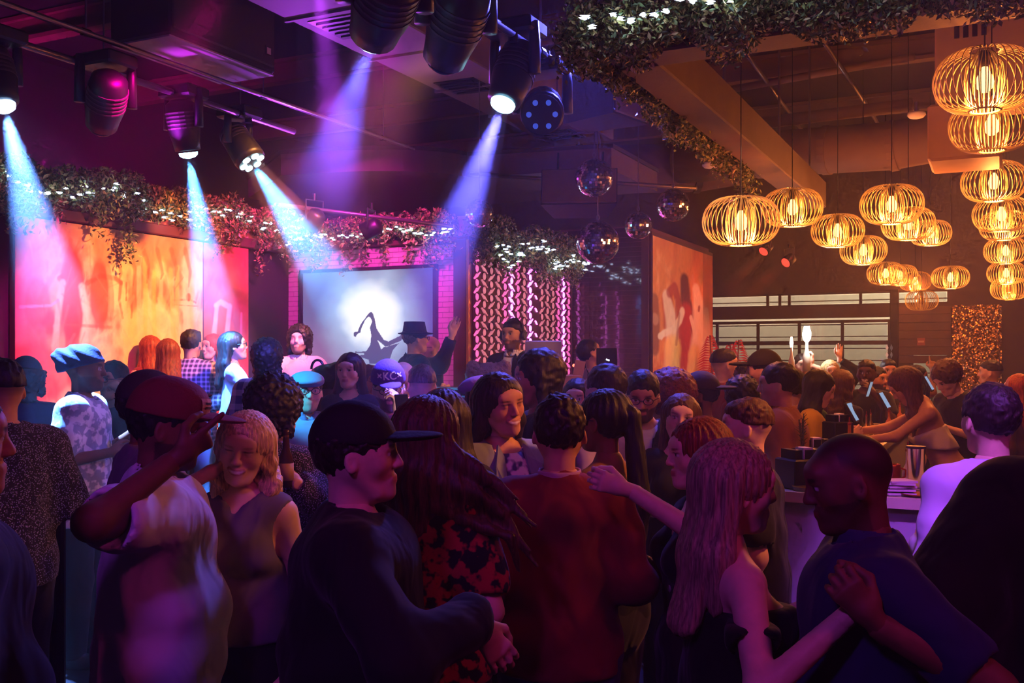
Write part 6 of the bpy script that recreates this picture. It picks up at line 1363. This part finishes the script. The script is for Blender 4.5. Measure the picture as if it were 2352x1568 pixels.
person('person in a shiny red carnival mask by the plumes', 1716, 838, 8.2, 200, fem=True, skin='tan', hair=('curly', 'dark'), shirt=pl(srgb(120, 40, 40)), sleeve=1.9, arms=('down', 'down'),
       extra=lambda ro, s, hc, RH, A, up, RL: (lambda m: (m.add([(RH @ V3(x_*.075, .112-.06*x_*x_, z_)+hc)*s for x_ in (-1, -.5, 0, .5, 1) for z_ in (-.012, .04)], [(2*i, 2*i+1, 2*i+3, 2*i+2) for i in range(4)]), m.build('mask', mat('mask_red', srgb(220, 110, 90), .2), ro)))(MB()))
person('person in a green varsity jacket and dark cap from behind', 1826, 848, 7.5, 18, skin='tan', hair=('short', 'black'), hat='beanie', hatc=srgb(40, 32, 28), shirt=pl(srgb(40, 74, 50)), sleeve=0, jacket=('plain', srgb(44, 84, 54)), jopen=0, arms=('bent', 'bent'))
person('dark haired woman in a mustard top looking down at the bar', 1882, 853, 7.2, 106, fem=True, skin='fair', hair=('long', 'black'), hairlen=.34, head=(0, -22, 0), shirt=pl(srgb(190, 150, 50)), sleeve=.5, vneck=.12, arms=('front', 'front'))
person('woman with long curly brown hair beside the mustard top', 1936, 848, 8.2, 62, fem=True, skin='tan', hair=('wavylong', 'brown'), hairlen=.42, shirt=pl(srgb(34, 26, 24)), sleeve=1.9, arms=('bent', 'bent'))
person('far blonde woman raising an open hand before the glass door', 1907, 826, 11.4, 182, fem=True, skin='fair', hair=('long', 'blond'), shirt=pl(BLK), sleeve=1.9, arms=('down', dict(at=(1928, 826, 11.3), pole=(-1, 0, -.6), hdir=(0, 0, 1), curl=.1, roll=90)))
person('far man holding up a bottle with a dazzling sparkler light', 1842, 812, 11.7, 184, skin='fair', hair=('short', 'dark'), shirt=pl(srgb(50, 40, 40)), sleeve=.7, arms=('down', dict(at=(1862, 838, 11.5), pole=(-1, 0, -.6), pose='grip', hdir=(-.2, 0, 1))))
person('man in a black T-shirt with chain lifting a drink', 1990, 825, 9.5, 208, skin='dark', hair=('fade', 'black'), scalp=.8, smile=True, shirt=pl(srgb(24, 22, 22)), sleeve=.7, arms=('bent', 'drink'))
person('bearded man drinking beside the man with chain', 2016, 842, 10.1, 152, skin='tan', hair=('short', 'black'), beard=.9, shirt=pl(srgb(40, 30, 26)), sleeve=1.9, arms=('drink', 'down'))
person('dark haired man standing tall at the far end of bar', 2041, 824, 10.8, 188, skin='tan', hair=('fade', 'black'), beard=.6, shirt=pl(srgb(44, 34, 30)), sleeve=.7, arms=('down', 'down'))
person('short haired person pointing toward the small square window', 2108, 838, 11.0, 110, skin='brown', hair=('short', 'black'), shirt=pl(srgb(60, 50, 40)), sleeve=.6, arms=(dict(at=(2142, 852, 10.7), pole=(.3, -.2, -1), pose='point'), 'down'))
person('dark haired woman leaning behind the long haired bartender', 2094, 846, 10.0, 240, fem=True, skin='fair', hair=('bob', 'black'), shirt=pl(srgb(50, 40, 34)), arms=('bent', 'down'))
person('woman bartender with long straight hair reaching across the bar', 2080, 852, 7.4, 286, fem=True, skin='tan', hair=('long', 'brown'), hairlen=.50, sideback=.04, lean=(22, 0), head=(0, -18, 0), shirt=pl(srgb(214, 196, 170)), sleeve=0, offsh=1.285, hem=1.12, arms=(dict(at=(1950, 990, 7.5), pole=(.4, -.3, -1), curl=.6), dict(at=(1968, 1012, 7.15), pole=(-.4, -.3, -1), curl=.6)), bottom=('pants', BLK))
person('curly haired bartender in a black T-shirt bending to work', 2176, 838, 8.4, 252, skin='fair', hair=('curly', 'curlbrown'), lean=(14, 0), head=(0, -20, 0), shirt=pl(srgb(22, 20, 22)), sleeve=.7, loose=.026, arms=('front', 'front'))
person('man in a brown jacket in front of the sequin panel', 2274, 826, 10.4, 300, skin='tan', hair=('fade', 'dark'), scalp=.5, shirt=pl(srgb(70, 46, 30)), sleeve=1.9, loose=.03, arms=('bent', 'bent'))
person('woman with long reddish hair at the far right edge', 2336, 858, 8.3, 330, fem=True, skin='fair', hair=('long', 'red'), hairlen=.4, shirt=pl(srgb(90, 34, 36)), sleeve=1.9, arms=('down', 'bent'))
# --- left side
person('man with faded haircut in a glittering dark shirt at left edge', 2, 822, 4.2, 312, skin='tan', build=1.12, hair=('fade', 'black'), scalp=.7, shirt=('spots', srgb(150, 150, 190), srgb(20, 18, 34)), pscale=2.6, sleeve=1.0, loose=.026, arms=('bent', 'bent'))  # sequin glints painted as pale dots in the cloth colour
person('person in a dark knit hat with back turned near the mural', 62, 816, 6.6, 352, skin='dark', hair=('curlymed', 'black'), hat='beanie', hatc=srgb(26, 24, 50), shirt=pl(srgb(40, 36, 70)), sleeve=1.9, arms=('down', 'down'))
person('man in a shiny head wrap and white printed T-shirt', 196, 797, 6.05, 84, skin='brown', hair=('buzz', 'black'), hat='durag', hatc=srgb(34, 36, 80), beard=.5, shirt=('floral', srgb(232, 236, 240), srgb(150, 160, 180)), pscale=.9, sleeve=.8, loose=.034, hem=.78, arms=('bent', 'front'))
person('man with glasses raising a glass behind the head wrap', 258, 828, 6.9, 200, skin='tan', hair=('short', 'black'), glasses=True, shirt=pl(srgb(34, 30, 50)), sleeve=.7, arms=('down', dict(at=(288, 905, 6.7), pole=(-1, 0, -.6), pose='grip')))
person('man in a plain dark cap behind the red cap', 347, 851, 3.75, 58, skin='brown', hair=('short', 'black'), hat='cap', hatc=srgb(50, 26, 40), shirt=pl(srgb(120, 96, 120)), sleeve=.8, loose=.03, arms=('front', 'bent'))
person('red lit woman with long hair and bare shoulder by the mural', 343, 770, 8.9, 310, PF, True, skin='fair', hair=('long', 'red'), hairlen=.34, shirt=pl(srgb(120, 30, 36)), sleeve=0, arms=('down', 'down'))
person('woman with long dark red hair beside the checked shirt', 384, 777, 8.5, 322, PF, True, skin='tan', hair=('long', 'auburn'), hairlen=.4, shirt=pl(srgb(70, 24, 34)), sleeve=1.9, arms=('down', 'down'))
person('man from behind in a checked shirt by the mural', 440, 756, 8.6, 8, PF, False, build=1.2, skin='tan', hair=('quiff', 'dark'), scalp=.5, shirt=('plaid', srgb(64, 40, 84), srgb(196, 160, 200)), sleeve=1.9, loose=.028, hem=.80, arms=('bent', 'bent'), bottom=('pants', LJ))
person('smiling woman with long red hair facing the checked shirt', 487, 766, 9.5, 214, PF, True, skin='fair', hair=('long', 'red'), smile=True, shirt=pl(srgb(150, 60, 60)), sleeve=.5, arms=('down', 'down'))
person('dark haired woman with glasses drinking in white jeans', 537, 760, 8.3, 72, PF, True, skin='fair', hair=('long', 'black'), hairlen=.30, sideback=.05, glasses=True, head=(0, 8, 0), shirt=pl(srgb(176, 150, 190)), sleeve=.4, hem=.98, arms=('drink', 'drink'), bottom=('pants', srgb(220, 222, 230)))
person('person from behind in a wide purple checked flannel', 616, 784, 7.4, 14, .2, False, build=1.15, skin='dark', hair=('curlymed', 'black'), shirt=('plaid', srgb(60, 56, 120), srgb(190, 180, 215)), pscale=.38, sleeve=1.6, loose=.032, hem=.82, arms=('hip', 'bent'))
person('curly haired bearded man in a cream shirt beside the screen', 687, 750, 9.0, 176, PF, False, skin='fair', hair=('curlymed', 'black'), beard=.7, head=(6, 10, 0), eyes_closed=True, shirt=pl(srgb(206, 176, 160)), sleeve=1.9, loose=.034, collar=srgb(210, 186, 170), arms=('bent', 'down'))
person('woman with straight black hair standing below the screen', 803, 809, 6.9, 192, .12, True, skin='fair', hair=('long', 'black'), hairlen=.3, shirt=pl(srgb(24, 24, 44)), sleeve=1.9, vneck=.05, arms=('down', 'down'))
person('curly haired woman resting against the woman in black', 846, 838, 7.3, 140, .1, True, skin='tan', hair=('wavylong', 'brown'), head=(0, -8, -10), eyes_closed=True, shirt=pl(srgb(40, 30, 50)), sleeve=1.9, arms=('down', 'down'))
person('man in a flat cap and glasses lit cyan', 705, 845, 6.0, 158, skin='fair', build=1.15, headw=1.08, hair=('short', 'dark'), hat='flatcap', hatc=srgb(130, 140, 170), glasses=True, beard=.35, shirt=pl(srgb(150, 150, 180)), sleeve=1.9, loose=.03, collar=srgb(110, 110, 150), arms=('down', 'down'))
person('curly haired person in a sequined black jacket holding a beer', 636, 873, 4.3, 28, skin='tan', hair=('curlymed', 'black'), head=(10, -6, 0), shirt=('spots', srgb(170, 140, 190), srgb(16, 14, 20)), pscale=3.0, sleeve=1.9, loose=.026, arms=(dict(at=(680, 1108, 4.05), pole=(.7, -.2, -1), pose='grip', hdir=(-.7, .6, .1)), 'bent'), bottom=('pants', BLK))  # glitter of the jacket is pale dots put into its colour
person('man in a lettered purple cap looking down', 893, 831, 5.6, 172, skin='fair', build=1.1, hair=('short', 'dark'), hat='trucker', hatc=srgb(96, 60, 150), capmark=dict(text='×KC×', size=.054, z=.090), beard=.8, glasses=True, head=(-4, -12, 4), shirt=pl(srgb(130, 96, 160)), sleeve=1.9, loose=.036, arms=('bent', dict(at=(918, 955, 5.35), pole=(-.6, -.2, -1), pose='grip', hdir=(.2, .2, 1))))
person('bald man behind the lettered purple cap', 924, 831, 7.0, 196, skin='fair', hair=('bald', 'grey'), build=1.1, shirt=pl(srgb(44, 34, 60)), sleeve=1.9, arms=('down', 'down'))
person('grey haired man from behind in a lilac collared shirt', 968, 835, 6.1, 338, skin='fair', hair=('fade', 'grey'), scalp=.5, shirt=pl(srgb(150, 110, 190)), sleeve=1.9, loose=.026, collar=srgb(160, 120, 200), arms=('down', 'bent'))
person('man in a black fedora and coat leaning his hand on the post', 955, 740, 8.8, 66, PF, False, skin='fair', hair=('short', 'grey'), scalp=.3, hat='fedora', hatc=srgb(24, 20, 34), glasses=True, shirt=pl(srgb(30, 26, 44)), sleeve=0, jacket=('plain', srgb(28, 26, 50)), jopen=0, jloose=.036, jhem=.7, arms=('bent', dict(at=(1036, 776, 8.95), pole=(-.3, .3, -1), hdir=(0, .35, 1), curl=.15)))
person('older man half hidden behind the fedora', 985, 772, 9.3, 250, PF, False, skin='fair', hair=('buzz', 'grey'), scalp=.5, glasses=True, shirt=('plain', srgb(40, 34, 60)), sleeve=.9, arms=('front', 'down'))
def headphones(ro, s, hc, RH, A, up, RL):
    m = MB(); m.tube([(RH @ V3(.094*math.cos(t), -.01, .015+.125*math.sin(t))+hc)*s for t in np.linspace(0, math.pi, 16)], .008, 6); hp = m.build('headphones', mat('headphone_black', srgb(20, 20, 24), .4), ro)
    for sx in (-1, 1): m = MB(); m.lathe([(.030, -.014), (.040, -.008), (.040, .010), (.028, .018)], (RH @ V3(sx*.098, -.006, .0)+hc)*s, 14, Matrix([list(r_) for r_ in RH]) @ Matrix.Rotation(sx*math.pi/2, 3, 'Y')); m.build('ear_cup', mat('headphone_black', srgb(20, 20, 24), .4), hp)
person('disc jockey in a black suit and white shirt wearing headphones', 1178, 733, 8.5, 212, PF, False, skin='tan', hair=('fade', 'black'), scalp=.8, beard=.8, shirt=pl(srgb(226, 216, 226)), sleeve=0, collar=srgb(230, 220, 230), jacket=('plain', srgb(20, 18, 28)), jopen=.05, lapel=True, arms=('bent', 'bent'), extra=headphones)
person('second disc jockey in a pale T-shirt looking up', 1356, 780, 8.7, 78, PF, False, skin='fair', hair=('short', 'dark'), head=(0, 24, 0), shirt=pl(srgb(210, 170, 190)), sleeve=.8, arms=(dict(at=(1404, 832, 8.45), pole=(.5, -.3, -1), pose='grip'), 'front'))
person('person in a lavender cap behind the laughing woman', 1112, 853, 4.75, 322, fem=True, skin='fair', hair=('long', 'dark'), hat='flatcap', hatc=srgb(180, 150, 215), shirt=pl(srgb(70, 60, 100)), sleeve=1.9, arms=('down', 'down'))
print('T people', time.time()-T0, sum(len(o.data.polygons) for o in bpy.data.objects if o.type == 'MESH'))

# ------------------------------------------------------------------ things held or set down
def beer(label, px, py, Y, m, h=.23, r=.03):
    c = W(px, py, Y); ro = thing('beer_bottle', c, label, 'bottle'); mb = MB(); mb.lathe([(r, 0), (r, h*.5), (r*.5, h*.68), (r*.38, h*.95), (r*.42, h)], n=14); mb.build('glass', m, ro, True); mb = MB(); mb.lathe([(r*1.02, h*.12), (r*1.02, h*.42)], n=22); mb.build('paper_label', mat('label_amber', srgb(150, 110, 70), .7), ro, True); mb = MB(); mb.lathe([(r*.42, h*.72), (r*.41, h*.9)], n=12); mb.build('neck_foil', m_gold, ro)
beer('brown beer bottle held by the person in sequins', 657, 1118, 4.02, mat('brown_glass', srgb(60, 34, 22), .1))
c = W(1853, 833, 11.5); ro = thing('sparkler_bottle', c, 'champagne bottle topped with a dazzling white sparkler', 'bottle'); mb = MB(); mb.lathe([(.045, -.1), (.045, .08), (.018, .16), (.015, .24)], n=14); mb.build('glass', mat('champagne', srgb(200, 190, 170), .2), ro, True); mb = MB(); mb.lathe([(.02, .24), (.045, .28), (.05, .34), (.03, .42)], n=12); mb.build('sparkler', emit_mat('sparkler_white', (.9, .95, 1), 60), ro); point('sparkler_glow', c+Vector((0, -.12, .3)), (.9, .95, 1), 14, .05)
c = W(1818, 838, 11.3); ro = thing('beer_bottle', c, 'slim bottle raised left of the sparkler', 'bottle'); mb = MB(); mb.lathe([(.035, -.1), (.035, .05), (.014, .12), (.013, .2)], n=12); mb.build('glass', mat('champagne', srgb(200, 190, 170), .2), ro, True); mb = MB(); mb.lathe([(.015, .2), (.022, .25), (.01, .32)], n=8); mb.build('sparkler', emit_mat('sparkler_soft', (1, .6, .5), 5), ro)
def phone(label, px, py, Y, rz, tilt, lit):
    ro = thing('phone', W(px, py, Y), label, 'phone', None, rz); ro.rotation_euler = (tilt, 0, rz); mb = MB(); mb.box((0, 0, 0), (.074, .009, .15), None, .004); mb.build('case', mat('phone_case', srgb(30, 28, 32), .3), ro); mb = MB(); mb.box((0, -.006, 0), (.066, .002, .138)); mb.build('display', emit_mat('phone_'+label[:8], *lit), ro)
phone('glowing phone held under the lettered cap', 925, 935, 5.22, 3.5, .5, ((1, .75, .95), 5)); phone('phone held up in front of the man with chain', 1996, 893, 9.15, .9, .3, ((.6, .75, 1), .45))  # first phone is added, its glow stands in for the pink lit hand
# wine glass at the left edge
c = W(118, 1122, 4.5); ro = thing('wine_glass', c, 'large red wine glass near the left edge', 'glass'); mb = MB(); mb.lathe([(.022, .03), (.040, .05), (.050, .09), (.044, .13), (.042, .13), (.047, .09), (.037, .055)], n=18); mb.build('bowl', m_glass, ro, True); mb = MB(); mb.tube([(0, 0, -.06), (0, 0, .035)], .004, 8); mb.build('stem', m_glass, ro); mb = MB(); mb.lathe([(.035, -.064), (.034, -.060), (.006, -.056)], n=16); mb.build('foot', m_glass, ro, True); mb = MB(); mb.lathe([(.02, .04), (.044, .07), (.046, .085)], n=16); mb.build('wine', mat('red_wine', srgb(70, 10, 20), .1), ro, True)
# small high table carrying it
c = W(132, 1150, 4.55); zt = c.z; ro = thing('high_table', (c.x, c.y, 0), 'small pale high table at the left between dancers', 'table'); mb = MB(); mb.lathe([(.19, zt-.03), (.20, zt-.02), (.20, zt), (.19, zt+.004)], n=28); mb.build('table_top', mat('table_pale', srgb(110, 100, 125), .4), ro); mb = MB(); mb.tube([(0, 0, .03), (0, 0, zt-.02)], .035, 12); mb.build('pole', m_blackmetal, ro); mb = MB(); mb.lathe([(.24, 0), (.24, .02), (.05, .04)], n=24); mb.build('base', m_blackmetal, ro)
# black handbag on a ledge below the screen
c = W(755, 895, 7.6); ro = thing('ledge_cabinet', (c.x, c.y, .35), 'low wooden ledge cabinet under the screen', 'cabinet', None, -AX); zt = W(755, 893, 7.6).z-.35; mb = MB(); mb.box((0, 0, zt/2), (.55, .3, zt)); mb.build('carcass', m_wood, ro); mb = MB(); mb.box((0, -.155, zt*.7), (.5, .012, zt*.5)); mb.build('panel', m_trim, ro)
ro = thing('handbag', (c.x, c.y, .35+zt), 'black leather handbag with looped handle on the ledge', 'handbag', None, -.2); f = Field((-.2, -.12, -.02), (.2, .12, .24), .01); f.ball((0, 0, .09), (.16, .08, .10), 0); f.ball((.08, 0, .12), (.08, .06, .09), .04); f.disp(curls(.004, 70)); f.plane((0, 0, -1), 0); v, q = f.surf(); link('bag_body', np_mesh('bag_body', v, q, mat('black_leather', srgb(18, 16, 22), .35)), ro); mb = MB(); mb.tube([(-.09+.05*math.cos(t), 0, .15+.07*math.sin(t)) for t in np.linspace(0, math.pi, 12)], .010, 8); mb.build('handle', mat('black_leather', srgb(18, 16, 22), .35), ro, True)
# red feather plumes beside the dancer painting
for i, (px, py, h) in enumerate(((1648, 880, 1.0), (1680, 890, .95), (1694, 885, 1.1), (1640, 885, .8))):
    c = W(px, py, 13.4); ro = thing('feather_plume', (c.x, c.y, 0), 'tall red feather plume %s beside the dancer painting' % ('leftmost and tallest', 'third from the left', 'rightmost', 'shortest')[i], 'plume', 'red feather plumes'); zt = W(px, 770+10*i, 13.4).z; mb = MB(); sp_ = [Vector((.10*math.sin(t*1.6)*(1 if i % 2 else -1)*t, 0, zt*t)) for t in np.linspace(0, 1, 14)]; mb.tube(sp_, .010, 6); mb.build('stem', mat('plume_stem', srgb(120, 30, 30), .7), ro); mb = MB(); r_ = random.Random(i)
    for k in range(70):
        t = .45+.55*k/70; j = min(12, int(t*13)); b_ = sp_[j].lerp(sp_[j+1], t*13-j); s_ = 1 if k % 2 else -1; L_ = .22*math.sin(math.pi*min(1, (t-.42)/.6))+.03; e_ = b_+Vector((s_*L_, r_.uniform(-.05, .05), -.03-.10*L_)); m_ = b_.lerp(e_, .5)+Vector((0, 0, .03)); mb.add([b_, m_+Vector((0, 0, .014)), e_, m_-Vector((0, 0, .014))], [(0, 1, 2, 3)])
    tag(mb.build('barbs', mat('plume_red', srgb(190, 40, 36), .8), ro), None, None, None, 'stuff'); mb = MB(); mb.lathe([(.10, 0), (.10, .3), (.06, .34)], n=14); mb.build('vase', m_blackmetal, ro)
print('T all', time.time()-T0)
# ------------------------------------------------------------------ thin stage haze filling the room
m_hz = beam_mat('haze_room', .0095)
mb = MB(); rbox(mb, -9.9, 8.9, -2.9, 11.9, .02, 5.0); o = mb.build('room_haze', m_hz); tag(o, 'thin stage haze hanging through the whole room', 'haze', None, 'stuff')
